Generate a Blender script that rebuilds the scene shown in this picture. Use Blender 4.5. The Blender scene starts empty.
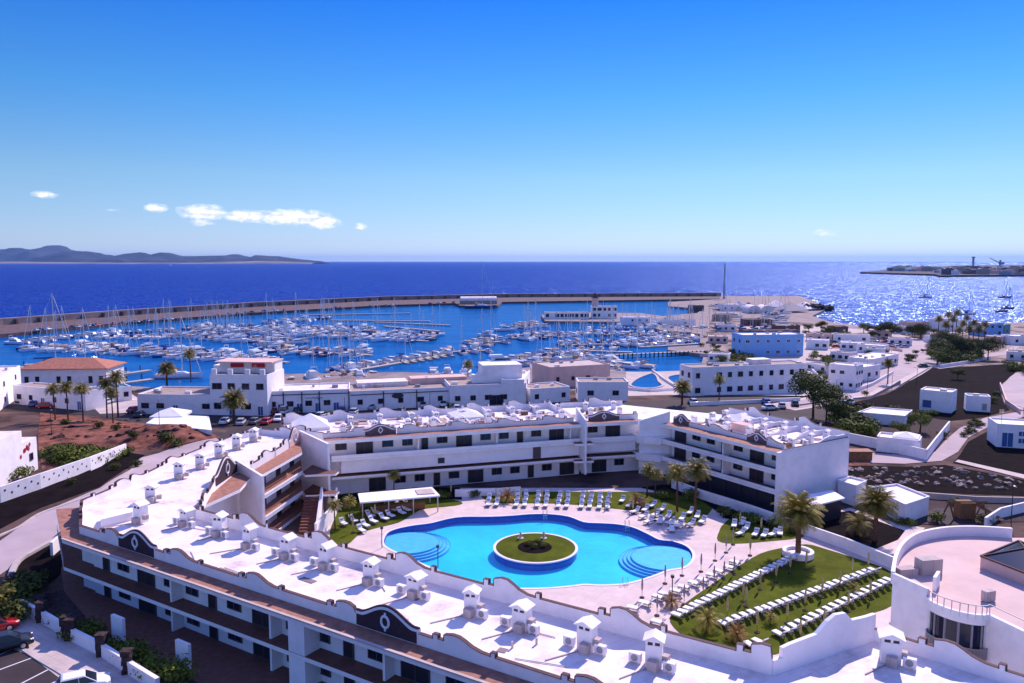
import bpy, math, random
from mathutils import Vector, Matrix, noise
from mathutils.geometry import tessellate_polygon
random.seed(7)
R_ = math.radians
S = bpy.context.scene
COL = S.collection
# ------------------------------------------------------------ camera, world, sun
CAMH = 37.0; F = 788.0; PITCH = math.atan(80.5/F)
cd = bpy.data.cameras.new('camera'); cam = bpy.data.objects.new('camera', cd); COL.objects.link(cam)
cam.location = (0, 0, CAMH); cam.rotation_euler = (math.pi/2-PITCH, 0, 0)
cd.sensor_width = 36; cd.lens = 36*F/1024; cd.clip_start = 0.5; cd.clip_end = 200000
S.camera = cam
SUN_AZ, SUN_EL = 30.0, 40.0          # azimuth clockwise from +Y
W = bpy.data.worlds.new("World"); S.world = W; W.use_nodes = True
def world():
    nt = W.node_tree; nt.nodes.clear(); N = nt.nodes.new; L = nt.links.new
    out = N('ShaderNodeOutputWorld'); bg = N('ShaderNodeBackground'); L(bg.outputs[0], out.inputs[0])
    sky = N('ShaderNodeTexSky'); sky.sky_type = 'NISHITA'; sky.sun_disc = False
    sky.sun_elevation = R_(SUN_EL); sky.sun_rotation = R_(SUN_AZ)
    sky.altitude = 300; sky.air_density = 0.8; sky.dust_density = 0.0; sky.ozone_density = 4.0
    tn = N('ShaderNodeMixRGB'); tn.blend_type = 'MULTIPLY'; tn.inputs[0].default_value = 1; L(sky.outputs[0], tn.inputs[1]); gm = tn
    rp = N('ShaderNodeValToRGB'); L(rp.outputs[0], tn.inputs[2])     # sky tint by elevation, boosted above the view to lift the shaded walls
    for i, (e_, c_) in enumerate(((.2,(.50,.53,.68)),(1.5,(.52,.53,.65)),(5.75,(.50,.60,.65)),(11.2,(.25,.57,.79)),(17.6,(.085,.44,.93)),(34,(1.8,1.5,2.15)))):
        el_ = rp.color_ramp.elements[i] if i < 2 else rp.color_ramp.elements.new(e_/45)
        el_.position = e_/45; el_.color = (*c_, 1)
    # clouds: soft ellipses in azimuth / elevation broken up with noise
    tc = N('ShaderNodeTexCoord'); sp = N('ShaderNodeSeparateXYZ'); L(tc.outputs['Generated'], sp.inputs[0])
    def M(op, a, b=None, c=None, clamp=False):
        m = N('ShaderNodeMath'); m.operation = op; m.use_clamp = clamp
        for i, v in enumerate((a, b, c)):
            if v is None: continue
            if isinstance(v, (int, float)): m.inputs[i].default_value = v
            else: L(v, m.inputs[i])
        return m.outputs[0]
    az = M('MULTIPLY', M('ARCTAN2', sp.outputs[0], sp.outputs[1]), 57.2958)
    el = M('MULTIPLY', M('ARCSINE', sp.outputs[2]), 57.2958)
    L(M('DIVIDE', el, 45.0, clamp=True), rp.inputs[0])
    total = None
    for px, py, wx, wy, st in ((50,196,20,6,.85),(118,211,16,4,.5),(160,209,20,7,.9),(207,213,40,12,1.0),(205,223,20,7,.8),(250,217,40,10,1.0),(295,218,60,12,1.1),
                           (325,223,28,10,1.1),(362,227,11,6,.85),(376,228,6,3,.3),(720,232,12,4,.35),(822,233,22,6,.7),(890,231,26,4,.35),(102,205,12,3,.15),(600,190,26,5,0.0)):
        a0 = math.degrees(math.atan((px-512)/F)); e0 = math.degrees((261-py)/F)*math.cos(R_(a0))
        sx = math.degrees(wx/F)*math.cos(R_(a0)); sy = math.degrees(wy/F)
        dx = M('DIVIDE', M('SUBTRACT', az, a0), sx); dy = M('DIVIDE', M('SUBTRACT', el, e0), sy)
        r = M('SQRT', M('ADD', M('MULTIPLY', dx, dx), M('MULTIPLY', dy, dy)))
        v = M('MULTIPLY', M('SUBTRACT', 1.0, r, clamp=True), st)
        total = v if total is None else M('MAXIMUM', total, v)
    cb = N('ShaderNodeCombineXYZ'); L(M('MULTIPLY', az, 1.0), cb.inputs[0]); L(M('MULTIPLY', el, 2.2), cb.inputs[1])
    nz = N('ShaderNodeTexNoise'); nz.inputs['Scale'].default_value = 1.5; nz.inputs['Detail'].default_value = 7; nz.inputs['Roughness'].default_value = .62
    L(cb.outputs[0], nz.inputs['Vector'])
    a = M('MULTIPLY', M('ADD', M('MULTIPLY', total, 1.5), M('SUBTRACT', nz.outputs[0], 1.0)), 1.15, clamp=True)
    a = M('MULTIPLY', a, M('GREATER_THAN', total, 0.001))
    cr = N('ShaderNodeValToRGB'); L(nz.outputs[0], cr.inputs[0])
    cr.color_ramp.elements[0].position = .35; cr.color_ramp.elements[0].color = (5.2,5.2,7.2,1)
    cr.color_ramp.elements[1].position = .6; cr.color_ramp.elements[1].color = (9.5,8.9,9.3,1)
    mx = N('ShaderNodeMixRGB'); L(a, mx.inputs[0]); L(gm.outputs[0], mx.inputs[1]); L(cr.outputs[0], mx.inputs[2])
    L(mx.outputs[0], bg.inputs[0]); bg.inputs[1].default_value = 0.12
world()
sl = bpy.data.lights.new('sun', 'SUN'); sun = bpy.data.objects.new('sun', sl); COL.objects.link(sun)
sl.energy = 4.2; sl.angle = R_(0.5); sl.color = (1.0, 0.83, 0.78)
sun.rotation_euler = (R_(90-SUN_EL), 0, R_(180-SUN_AZ))
sun.location = (100, 170, 200)
vs = S.view_settings; S.display_settings.display_device = 'sRGB'
vs.view_transform = 'Standard'; vs.look = 'None'; vs.exposure = 0.54; vs.gamma = 1; vs.use_curve_mapping = False
S.render.engine = 'CYCLES'
S.cycles.max_bounces = 6; S.cycles.transparent_max_bounces = 8
# ------------------------------------------------------------ helpers
def G(px, py, z=0.0):
    c, s = math.cos(PITCH), math.sin(PITCH)
    u = (341.5-py); x = px-512
    dy = F*c + u*s; dz = -F*s + u*c
    t = (z-CAMH)/dz
    return (x*t, dy*t)
def lerp(a, b, t): return tuple(a[i]+(b[i]-a[i])*t for i in range(len(a)))
def v2(a, b): return (b[0]-a[0], b[1]-a[1])
def ln(a): return math.hypot(a[0], a[1])
def unit(a): l = ln(a); return (a[0]/l, a[1]/l)
def sstep(a, b, x):
    t = min(1, max(0, (x-a)/(b-a))); return t*t*(3-2*t)
def gh(x, y):                      # terrain height
    z = 0.0
    # street level west / south of the hotel
    side = (x+44)*0.531+(y-80.5)*0.847      # signed distance from front parapet line
    k = max(sstep(3.0, -0.5, side), sstep(-36, -44, x))
    z += 3.5*k*(1-sstep(112, 165, y))
    z += -2.5*sstep(205, 238, y)
    # rocky mound by the street
    cx, cy = G(165, 428, 3); d = math.hypot((x-cx)/13, (y-cy)/9)
    z += 3.2*math.exp(-d*d*1.3)
    cx, cy = G(75, 420, 3); d = math.hypot((x-cx)/26, (y-cy)/9)
    z += 1.2*math.exp(-d*d)
    return z
def mat(name, col, rough=.8, spec=.3, metal=0, noise_s=None, amt=.15, bump=0, bscale=None, col2=None, rnd=0, emis=None, trans=0, coord='Object', detail=4, lo=.35, hi=.65, joints=None):
    m = bpy.data.materials.new(name); m.use_nodes = True; nt = m.node_tree; N = nt.nodes.new; L = nt.links.new
    b = nt.nodes['Principled BSDF']
    b.inputs['Base Color'].default_value = (*col, 1); b.inputs['Roughness'].default_value = rough
    b.inputs['Specular IOR Level'].default_value = spec; b.inputs['Metallic'].default_value = metal
    if emis: b.inputs['Emission Color'].default_value = (*emis, 1); b.inputs['Emission Strength'].default_value = 1
    tc = N('ShaderNodeTexCoord'); last = None
    if noise_s:
        n = N('ShaderNodeTexNoise'); n.inputs['Scale'].default_value = noise_s; n.inputs['Detail'].default_value = detail; n.inputs['Roughness'].default_value = .65
        L(tc.outputs[coord], n.inputs['Vector'])
        r = N('ShaderNodeValToRGB'); L(n.outputs[0], r.inputs[0])
        c2 = col2 if col2 else tuple(c*(1-amt) for c in col)
        r.color_ramp.elements[0].position = lo; r.color_ramp.elements[0].color = (*c2, 1)
        r.color_ramp.elements[1].position = hi; r.color_ramp.elements[1].color = (*col, 1)
        last = r.outputs[0]
    if joints:
        jw, jh, jd, ja = joints
        mp = N('ShaderNodeMapping'); mp.inputs['Rotation'].default_value = (0,0,ja); L(tc.outputs[coord], mp.inputs[0])
        br = N('ShaderNodeTexBrick'); L(mp.outputs[0], br.inputs['Vector']); br.inputs['Scale'].default_value = 1
        br.inputs['Brick Width'].default_value = jw; br.inputs['Row Height'].default_value = jh; br.inputs['Mortar Size'].default_value = .035; br.inputs['Mortar Smooth'].default_value = .5
        br.inputs['Color1'].default_value = (1,1,1,1); br.inputs['Color2'].default_value = (1-jd*.35,)*3+(1,); br.inputs['Mortar'].default_value = (1-jd,)*3+(1,)
        jm = N('ShaderNodeMixRGB'); jm.blend_type = 'MULTIPLY'; jm.inputs[0].default_value = 1; L(br.outputs[0], jm.inputs[2])
        if last: L(last, jm.inputs[1])
        else: jm.inputs[1].default_value = (*col, 1)
        last = jm.outputs[0]
    if rnd:
        oi = N('ShaderNodeObjectInfo'); h = N('ShaderNodeHueSaturation')
        mr = N('ShaderNodeMapRange'); L(oi.outputs['Random'], mr.inputs[0]); mr.inputs[3].default_value = 1-rnd; mr.inputs[4].default_value = 1+rnd
        L(mr.outputs[0], h.inputs['Value'])
        if last: L(last, h.inputs['Color'])
        else: h.inputs['Color'].default_value = (*col, 1)
        last = h.outputs[0]
    if last: L(last, b.inputs['Base Color'])
    if bump:
        n2 = N('ShaderNodeTexNoise'); n2.inputs['Scale'].default_value = bscale or 8; n2.inputs['Detail'].default_value = 5
        L(tc.outputs[coord], n2.inputs['Vector'])
        bp = N('ShaderNodeBump'); bp.inputs['Strength'].default_value = bump; bp.inputs['Distance'].default_value = .1
        L(n2.outputs[0], bp.inputs['Height']); L(bp.outputs[0], b.inputs['Normal'])
    return m
M = {}
M['white'] = mat('white_stucco', (.87,.82,.84), .85, .2, noise_s=.6, amt=.12, bump=.1, bscale=12, lo=.3, hi=.55)
M['roofwhite'] = mat('white_roof_coating', (.84,.74,.73), .7, .25, noise_s=.35, col2=(.56,.45,.44), bump=.1, bscale=6, lo=.30, hi=.50, detail=8, joints=(9.0,1.05,.16,-.56))
M['coping'] = mat('brown_coping', (.13,.07,.07), .8, .2, noise_s=3, amt=.3)
M['panel'] = mat('dark_panel', (.06,.035,.05), .8, .2, noise_s=3, amt=.3)
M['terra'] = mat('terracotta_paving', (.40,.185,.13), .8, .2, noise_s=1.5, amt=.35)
M['terraroof'] = mat('terracotta_tiles', (.50,.20,.13), .8, .2, noise_s=1.2, amt=.3, bump=.3, bscale=5)
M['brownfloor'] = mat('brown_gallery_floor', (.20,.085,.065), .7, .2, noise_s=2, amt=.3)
M['glass'] = mat('window_glass', (.010,.016,.04), .12, .3)
M['frame'] = mat('window_frame', (.10,.07,.08), .5, .3)
M['door'] = mat('dark_door', (.022,.02,.035), .4, .4)
M['bluedoor'] = mat('blue_door', (.03,.10,.30), .5, .4)
M['grey'] = mat('grey_metal', (.30,.29,.31), .5, .4, metal=.2)
M['dark'] = mat('dark_metal', (.035,.03,.035), .5, .4)
M['stone'] = mat('lava_stone', (.085,.055,.055), .95, .1, noise_s=2.5, col2=(.03,.02,.022), bump=.8, bscale=4, coord='Object')
M['rock'] = mat('pale_rock', (.36,.28,.25), .95, .1, noise_s=1.5, col2=(.20,.15,.14), bump=.6, bscale=3, rnd=.35)
M['leaf'] = mat('leaf_green', (.15,.17,.022), .7, .08, noise_s=1.1, col2=(.06,.08,.012), rnd=.35, coord='Object')
M['panel2'] = mat('brown_panel', (.17,.11,.12), .8, .2, noise_s=3, amt=.3)
M['patch'] = mat('roof_patch', (.52,.38,.36), .85, .2, noise_s=1.2, amt=.4)
M['leafd'] = mat('leaf_dark', (.10,.115,.020), .7, .08, noise_s=1.0, col2=(.035,.042,.010), rnd=.3)
M['palm'] = mat('palm_frond', (.33,.25,.035), .55, .2, noise_s=1.0, col2=(.12,.11,.018), rnd=.25)
M['palmdry'] = mat('dry_palm_frond', (.34,.19,.05), .7, .2, noise_s=1.5, col2=(.20,.10,.03))
M['trunk'] = mat('palm_trunk', (.15,.08,.05), .9, .1, noise_s=4, amt=.5, bump=.8, bscale=8)
M['lounger'] = mat('lounger_fabric', (.80,.78,.80), .6, .3)
M['lframe'] = mat('lounger_frame', (.10,.10,.14), .5, .4)
M['thatch'] = mat('closed_parasol_straw', (.50,.42,.22), .9, .1, noise_s=6, amt=.5)
M['parasol'] = mat('closed_parasol_cloth', (.26,.20,.22), .8, .2)
M['hull'] = mat('boat_white', (.78,.77,.80), .3, .5, rnd=.12)
M['hullb'] = mat('boat_blue', (.03,.07,.25), .3, .5, rnd=.3)
M['canvas'] = mat('boat_canvas', (.03,.05,.22), .8, .2, rnd=.5)
M['canvasr'] = mat('boat_canvas_tan', (.42,.30,.24), .8, .2, rnd=.4)
M['bglass'] = mat('boat_glass', (.015,.02,.035), .1, .6)
M['teak'] = mat('teak_deck', (.36,.25,.18), .7, .3)
M['mast'] = mat('mast_alu', (.62,.62,.66), .35, .5, metal=.3)
M['concrete'] = mat('concrete', (.31,.24,.235), .9, .2, noise_s=.15, amt=.35)
M['quaywall'] = mat('quay_wall', (.17,.11,.11), .9, .2, noise_s=.3, amt=.5)
M['pontoon'] = mat('pontoon_deck', (.48,.42,.38), .85, .2, noise_s=.4, amt=.25)
M['pinkstone'] = mat('pink_render', (.74,.50,.44), .85, .2, noise_s=.5, amt=.15)
M['bluewall'] = mat('blue_paint', (.24,.46,.80), .8, .25, noise_s=.6, amt=.1)
M['tan'] = mat('tan_roof', (.40,.30,.26), .85, .2, noise_s=.5, amt=.25)
M['tyre'] = mat('tyre', (.012,.012,.014), .9, .2)
M['chrome'] = mat('rim', (.5,.5,.52), .3, .5, metal=.8)
M['lamp'] = mat('lamp_lens', (.8,.8,.82), .2, .6)
M['wood'] = mat('brown_wood', (.26,.13,.06), .8, .2, noise_s=3, amt=.4)
M['red'] = mat('red_lens', (.5,.01,.01), .3, .5)
M['awning'] = mat('awning_green_blue', (.12,.30,.34), .8, .2)
M['crane'] = mat('crane_steel', (.16,.16,.20), .6, .3)
for n, c in dict(silver=(.45,.46,.5), white=(.8,.8,.82), black=(.02,.02,.025), red=(.5,.015,.01), blue=(.03,.08,.3), grey=(.14,.14,.16), maroon=(.25,.02,.03)).items():
    M['car_'+n] = mat('car_paint_'+n, c, .25, .6)

class MB:
    def __init__(s): s.v = []; s.f = []; s.m = []
    def add(s, vs, fs, mi=0):
        o = len(s.v); s.v += [tuple(v) for v in vs]; s.f += [tuple(i+o for i in f) for f in fs]; s.m += [mi]*len(fs); return s
    def box(s, c, sz, rz=0, mi=0, taper=1.0):
        x, y, z = (k/2 for k in sz); cs, sn = math.cos(rz), math.sin(rz); vs = []
        for dz in (-z, z):
            k = taper if dz > 0 else 1
            for dx, dy in ((-x,-y),(x,-y),(x,y),(-x,y)):
                dx2, dy2 = dx*k, dy*k
                vs.append((c[0]+dx2*cs-dy2*sn, c[1]+dx2*sn+dy2*cs, c[2]+dz))
        return s.add(vs, [(3,2,1,0),(4,5,6,7),(0,1,5,4),(1,2,6,5),(2,3,7,6),(3,0,4,7)], mi)
    def prism(s, poly, z0, z1, mi=0, top=True, bot=False, mit=None, side=True):
        n = len(poly)
        a = sum(poly[i][0]*poly[(i+1)%n][1]-poly[(i+1)%n][0]*poly[i][1] for i in range(n))
        if a < 0: poly = poly[::-1]
        f0 = (lambda i: z0) if not callable(z0) else (lambda i: z0(*poly[i][:2]))
        f1 = (lambda i: z1) if not callable(z1) else (lambda i: z1(*poly[i][:2]))
        vs = [(p[0], p[1], f0(i)) for i, p in enumerate(poly)]+[(p[0], p[1], f1(i)) for i, p in enumerate(poly)]
        if side: s.add(vs, [(i, (i+1)%n, (i+1)%n+n, i+n) for i in range(n)], mi)
        if top or bot:
            tri = tessellate_polygon([[Vector((p[0], p[1], 0)) for p in poly]])
            tt = []
            for t in tri:
                A, B, C = (poly[k] for k in t)
                if (B[0]-A[0])*(C[1]-A[1])-(C[0]-A[0])*(B[1]-A[1]) < 0: t = t[::-1]
                tt.append(t)
            if top: s.add(vs[n:], tt, mi if mit is None else mit)
            if bot: s.add(vs[:n], [t[::-1] for t in tt], mi)
        return s
    def tube(s, a, b, r0, r1=None, n=6, mi=0, cap=True):
        r1 = r0 if r1 is None else r1
        a, b = Vector(a), Vector(b); d = (b-a).normalized()
        u = d.orthogonal().normalized(); w = d.cross(u); vs = []
        for p, r in ((a, r0), (b, r1)):
            for i in range(n):
                t = 2*math.pi*i/n; vs.append(p+u*math.cos(t)*r+w*math.sin(t)*r)
        fs = [(i, (i+1)%n, (i+1)%n+n, i+n) for i in range(n)]
        if cap: fs += [tuple(range(n))[::-1], tuple(range(n, 2*n))]
        return s.add(vs, fs, mi)
    def lathe(s, prof, c=(0,0,0), n=16, mi=0, sx=1, sy=1):
        vs = []; fs = []
        for r, z in prof:
            for i in range(n):
                t = 2*math.pi*i/n; vs.append((c[0]+r*sx*math.cos(t), c[1]+r*sy*math.sin(t), c[2]+z))
        for j in range(len(prof)-1):
            for i in range(n): fs.append((j*n+i, j*n+(i+1)%n, (j+1)*n+(i+1)%n, (j+1)*n+i))
        return s.add(vs, fs, mi)
    def blob(s, c, r, sub=2, mi=0, rough=.25, seed=0):
        import bmesh
        bm = bmesh.new(); bmesh.ops.create_icosphere(bm, subdivisions=sub, radius=1)
        vs = []
        for v in bm.verts:
            k = 1+rough*noise.noise(v.co*1.7+Vector((seed*3.1, seed*1.7, seed)))*2
            vs.append((c[0]+v.co.x*r[0]*k, c[1]+v.co.y*r[1]*k, c[2]+v.co.z*r[2]*k))
        fs = [tuple(v.index for v in f.verts) for f in bm.faces]; bm.free()
        return s.add(vs, fs, mi)
    def wall(s, a, b, z0, tops, th, mi=0):
        """vertical wall a->b; tops = list of (t metres, height) profile"""
        d = unit(v2(a, b)); n = (-d[1], d[0]); k = len(tops); vs = []
        for off in (-th/2, th/2):
            for t, h in tops: vs.append((a[0]+d[0]*t+n[0]*off, a[1]+d[1]*t+n[1]*off, z0))
            for t, h in tops: vs.append((a[0]+d[0]*t+n[0]*off, a[1]+d[1]*t+n[1]*off, z0+h))
        fs = []
        o = 2*k
        for i in range(k-1):
            fs += [(i, i+1, k+i+1, k+i), (o+i+1, o+i, o+k+i, o+k+i+1), (k+i, k+i+1, o+k+i+1, o+k+i)]
        fs += [(0, k, o+k, o), (k-1, o+k-1, o+2*k-1, 2*k-1)]
        return s.add(vs, fs, mi)
    def build(s, name, mats, parent=None, smooth=False, world=True):
        if not isinstance(mats, (list, tuple)): mats = [mats]
        me = bpy.data.meshes.new(name)
        vs = s.v
        if parent is not None and world:
            l = root_loc(parent); vs = [(v[0]-l[0], v[1]-l[1], v[2]-l[2]) for v in vs]
        me.from_pydata(vs, [], s.f)
        for m in mats: me.materials.append(M[m] if isinstance(m, str) else m)
        if len(mats) > 1: me.polygons.foreach_set('material_index', s.m)
        if smooth: me.polygons.foreach_set('use_smooth', [True]*len(s.f))
        me.update()
        o = bpy.data.objects.new(name, me); COL.objects.link(o)
        if parent is not None: o.parent = parent
        return o
def root_loc(o):
    l = Vector((0,0,0))
    while o is not None: l = l+o.location; o = o.parent
    return l
def tag(o, label=None, cat=None, group=None, kind=None):
    if label: o['label'] = label
    if cat: o['category'] = cat
    if group: o['group'] = group
    if kind: o['kind'] = kind
    return o
def empty(name, loc, label=None, cat=None, group=None, rz=0):
    o = bpy.data.objects.new(name, None); COL.objects.link(o); o.location = loc; o.rotation_euler = (0,0,rz); o.empty_display_size = .3
    return tag(o, label, cat, group)
def copy_tree(o, parent=None):
    c = o.copy(); COL.objects.link(c)
    if parent is not None: c.parent = parent
    for ch in [k for k in KIDS.get(o, ())] if o in KIDS else list(o.children): copy_tree(ch, c)
    return c
KIDS = {}
class Proto:
    """first place() uses the object itself, then copies"""
    def __init__(s, o):
        s.o = o; s.used = False
        s.tree = s.snap(o)
    def snap(s, o): return (o, [s.snap(c) for c in o.children])
    def cp(s, node, parent=None):
        c = node[0].copy(); COL.objects.link(c)
        if parent is not None: c.parent = parent
        for k in node[1]: s.cp(k, c)
        return c
    def place(s, loc, rz=0, label=None, group=None, sc=1.0, cat=None, tilt=None):
        o = s.cp(s.tree) if s.used else s.o
        s.used = True
        o.location = loc; o.rotation_euler = (tilt[0] if tilt else 0, tilt[1] if tilt else 0, rz); o.scale = (sc, sc, sc) if not isinstance(sc, tuple) else sc
        tag(o, label, cat, group)
        return o
ORD = ['first','second','third','fourth','fifth','sixth','seventh','eighth','ninth','tenth','eleventh','twelfth','thirteenth','fourteenth','fifteenth','sixteenth','seventeenth','eighteenth','nineteenth','twentieth',
       '21st','22nd','23rd','24th','25th','26th','27th','28th','29th','30th','31st','32nd','33rd','34th','35th','36th','37th','38th','39th','40th']
def GT(px, py, z=0.0):
    for _ in range(12):
        x, y = G(px, py, z); z = z*.4+.6*max(-2.5, gh(x, y))
    return G(px, py, z)
def P(pts, z=0): return [G(a, b, z) for a, b in pts]
def smooth_loop(pts, k=5):
    n = len(pts); out = []
    for i in range(n):
        p0, p1, p2, p3 = pts[i-1], pts[i], pts[(i+1)%n], pts[(i+2)%n]
        for j in range(k):
            t = j/k
            out.append(tuple(.5*((2*p1[c])+(-p0[c]+p2[c])*t+(2*p0[c]-5*p1[c]+4*p2[c]-p3[c])*t*t+(-p0[c]+3*p1[c]-3*p2[c]+p3[c])*t**3) for c in (0, 1)))
    return out
def smooth_line(pts, k=5):
    out = []
    q = [pts[0]]+list(pts)+[pts[-1]]
    for i in range(1, len(q)-2):
        p0, p1, p2, p3 = q[i-1], q[i], q[i+1], q[i+2]
        for j in range(k):
            t = j/k
            out.append(tuple(.5*((2*p1[c])+(-p0[c]+p2[c])*t+(2*p0[c]-5*p1[c]+4*p2[c]-p3[c])*t*t+(-p0[c]+3*p1[c]-3*p2[c]+p3[c])*t**3) for c in (0, 1)))
    out.append(tuple(pts[-1])); return out
def sheet(name, poly, off, m, cell=None, kind='structure', hf=None, thick=0.0):
    """flat ground sheet following the terrain"""
    import bmesh
    hf = hf or gh
    bm = bmesh.new()
    vs = [bm.verts.new((p[0], p[1], 0)) for p in poly]
    for t in tessellate_polygon([[Vector((p[0], p[1], 0)) for p in poly]]):
        try: bm.faces.new([vs[i] for i in t])
        except ValueError: pass
    if cell:
        x0 = min(p[0] for p in poly); x1 = max(p[0] for p in poly); y0 = min(p[1] for p in poly); y1 = max(p[1] for p in poly)
        x = math.floor(x0/cell)*cell+cell
        while x < x1:
            bmesh.ops.bisect_plane(bm, geom=bm.verts[:]+bm.edges[:]+bm.faces[:], plane_co=(x,0,0), plane_no=(1,0,0)); x += cell
        y = math.floor(y0/cell)*cell+cell
        while y < y1:
            bmesh.ops.bisect_plane(bm, geom=bm.verts[:]+bm.edges[:]+bm.faces[:], plane_co=(0,y,0), plane_no=(0,1,0)); y += cell
    for v in bm.verts: v.co.z = hf(v.co.x, v.co.y)+off
    for f in bm.faces:
        f.normal_update()
        if f.normal.z < 0: f.normal_flip()
    me = bpy.data.meshes.new(name); bm.to_mesh(me); bm.free()
    me.materials.append(M[m] if isinstance(m, str) else m)
    o = bpy.data.objects.new(name, me); COL.objects.link(o)
    if kind: o['kind'] = kind
    return o
# ------------------------------------------------------------ water, land, far islands
SEA = -4.0
def watermat(name, deep, shallow, nscale, bumps, rough, cap):
    m = bpy.data.materials.new(name); m.use_nodes = True; nt = m.node_tree; N = nt.nodes.new; L = nt.links.new
    b = nt.nodes['Principled BSDF']; b.inputs['Roughness'].default_value = rough; b.inputs['IOR'].default_value = 1.33; b.inputs['Specular IOR Level'].default_value = .35
    tc = N('ShaderNodeTexCoord')
    n = N('ShaderNodeTexNoise'); n.inputs['Scale'].default_value = nscale; n.inputs['Detail'].default_value = 6
    mp = N('ShaderNodeMapping'); mp.inputs['Scale'].default_value = (1, 2.6, 1); L(tc.outputs['Object'], mp.inputs[0]); L(mp.outputs[0], n.inputs['Vector'])
    r = N('ShaderNodeValToRGB'); L(n.outputs[0], r.inputs[0])
    r.color_ramp.elements[0].position = .35; r.color_ramp.elements[0].color = (*deep, 1)
    r.color_ramp.elements[1].position = .65; r.color_ramp.elements[1].color = (*shallow, 1)
    L(r.outputs[0], b.inputs['Base Color'])
    # wave facets: the normal itself varies from point to point (independent of distance)
    acc = None
    for sc, k in bumps:
        q = N('ShaderNodeTexNoise'); q.inputs['Scale'].default_value = sc; q.inputs['Detail'].default_value = 2; q.inputs['Roughness'].default_value = .6
        L(tc.outputs['Object'], q.inputs['Vector'])
        s_ = N('ShaderNodeVectorMath'); s_.operation = 'SUBTRACT'; L(q.outputs['Color'], s_.inputs[0]); s_.inputs[1].default_value = (.5,.5,.5)
        u_ = N('ShaderNodeVectorMath'); u_.operation = 'MULTIPLY'; L(s_.outputs[0], u_.inputs[0]); u_.inputs[1].default_value = (k, k, 0)
        if acc is None: acc = u_.outputs[0]
        else:
            w_ = N('ShaderNodeVectorMath'); w_.operation = 'ADD'; L(acc, w_.inputs[0]); L(u_.outputs[0], w_.inputs[1]); acc = w_.outputs[0]
    w_ = N('ShaderNodeVectorMath'); w_.operation = 'ADD'; L(acc, w_.inputs[0]); w_.inputs[1].default_value = (0,0,1)
    z_ = N('ShaderNodeVectorMath'); z_.operation = 'NORMALIZE'; L(w_.outputs[0], z_.inputs[0]); L(z_.outputs[0], b.inputs['Normal'])
    # rough open water: diffuse body colour under a capped, wave-broken sky reflection
    df = N('ShaderNodeBsdfDiffuse'); L(r.outputs[0], df.inputs[0])
    gl = N('ShaderNodeBsdfGlossy'); gl.inputs['Roughness'].default_value = rough; gl.inputs[0].default_value = (.42,.60,1,1); L(z_.outputs[0], gl.inputs['Normal'])
    lw = N('ShaderNodeLayerWeight'); lw.inputs[0].default_value = .5; L(z_.outputs[0], lw.inputs['Normal'])
    p_ = N('ShaderNodeMath'); p_.operation = 'POWER'; L(lw.outputs['Facing'], p_.inputs[0]); p_.inputs[1].default_value = 5
    k_ = N('ShaderNodeMath'); k_.operation = 'MULTIPLY_ADD'; L(p_.outputs[0], k_.inputs[0]); k_.inputs[1].default_value = cap; k_.inputs[2].default_value = .06
    mx = N('ShaderNodeMixShader'); L(k_.outputs[0], mx.inputs[0]); L(df.outputs[0], mx.inputs[1]); L(gl.outputs[0], mx.inputs[2])
    L(mx.outputs[0], nt.nodes['Material Output'].inputs['Surface'])
    return m
M['sea'] = watermat('sea_water', (.0001,.005,.14), (.0002,.010,.21), .012, ((.07, 1.4), (.3, 2.5)), .2, .40)
M['harbour'] = watermat('harbour_water', (.003,.075,.25), (.006,.115,.34), .03, ((.3, .12), (1.5, .2)), .10, .30)
b = MB(); b.add([(-40000,-2000,SEA),(40000,-2000,SEA),(40000,45000,SEA),(-40000,45000,SEA)], [(0,1,2,3)])
tag(b.build('sea', 'sea'), kind='structure')
hb = P([(-200,345),(0,338),(120,325),(200,316),(256,310),(384,302),(500,298),(720,297),(740,310),(740,395),(480,395),(240,395),(60,400),(-200,400)], SEA)
sheet('harbour_water', hb, 0, 'harbour', hf=lambda x, y: SEA+.02)
# near terrain
M['earth'] = mat('dry_earth', (.15,.09,.075), .95, .1, noise_s=.12, col2=(.035,.02,.02), bump=.5, bscale=1.5, detail=9)
M['picon'] = mat('black_volcanic_gravel', (.015,.010,.011), .95, .02, noise_s=.5, col2=(.006,.004,.005), bump=.8, bscale=3, detail=8)
M['redrock'] = mat('red_rocky_earth', (.34,.13,.085), .95, .05, noise_s=.35, col2=(.05,.025,.022), bump=1, bscale=.9, detail=9)
M['road'] = mat('pinkish_road', (.47,.37,.385), .9, .2, noise_s=.12, amt=.2)
M['asphalt'] = mat('asphalt', (.055,.040,.045), .9, .2, noise_s=.25, amt=.3)
M['kerb'] = mat('kerb_stone', (.52,.44,.42), .85, .2, noise_s=1, amt=.2)
M['sidewalk'] = mat('pale_pavers', (.60,.49,.46), .85, .2, noise_s=.5, amt=.2, joints=(1.2,.6,.2,.6))
M['lawn'] = mat('lawn_green', (.105,.125,.008), .9, .05, noise_s=.35, col2=(.045,.06,.004), bump=.6, bscale=9, detail=9, lo=.3, hi=.7)
M['paint'] = mat('white_road_paint', (.7,.68,.68), .7, .2)
PC = G(537, 552, 0)
def gnd(x, y):
    z = gh(x, y)
    d = math.hypot((x-PC[0])/26, (y-PC[1])/20)
    z -= 3.0*(1-sstep(.85, 1.0, d))
    return z-.03
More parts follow.
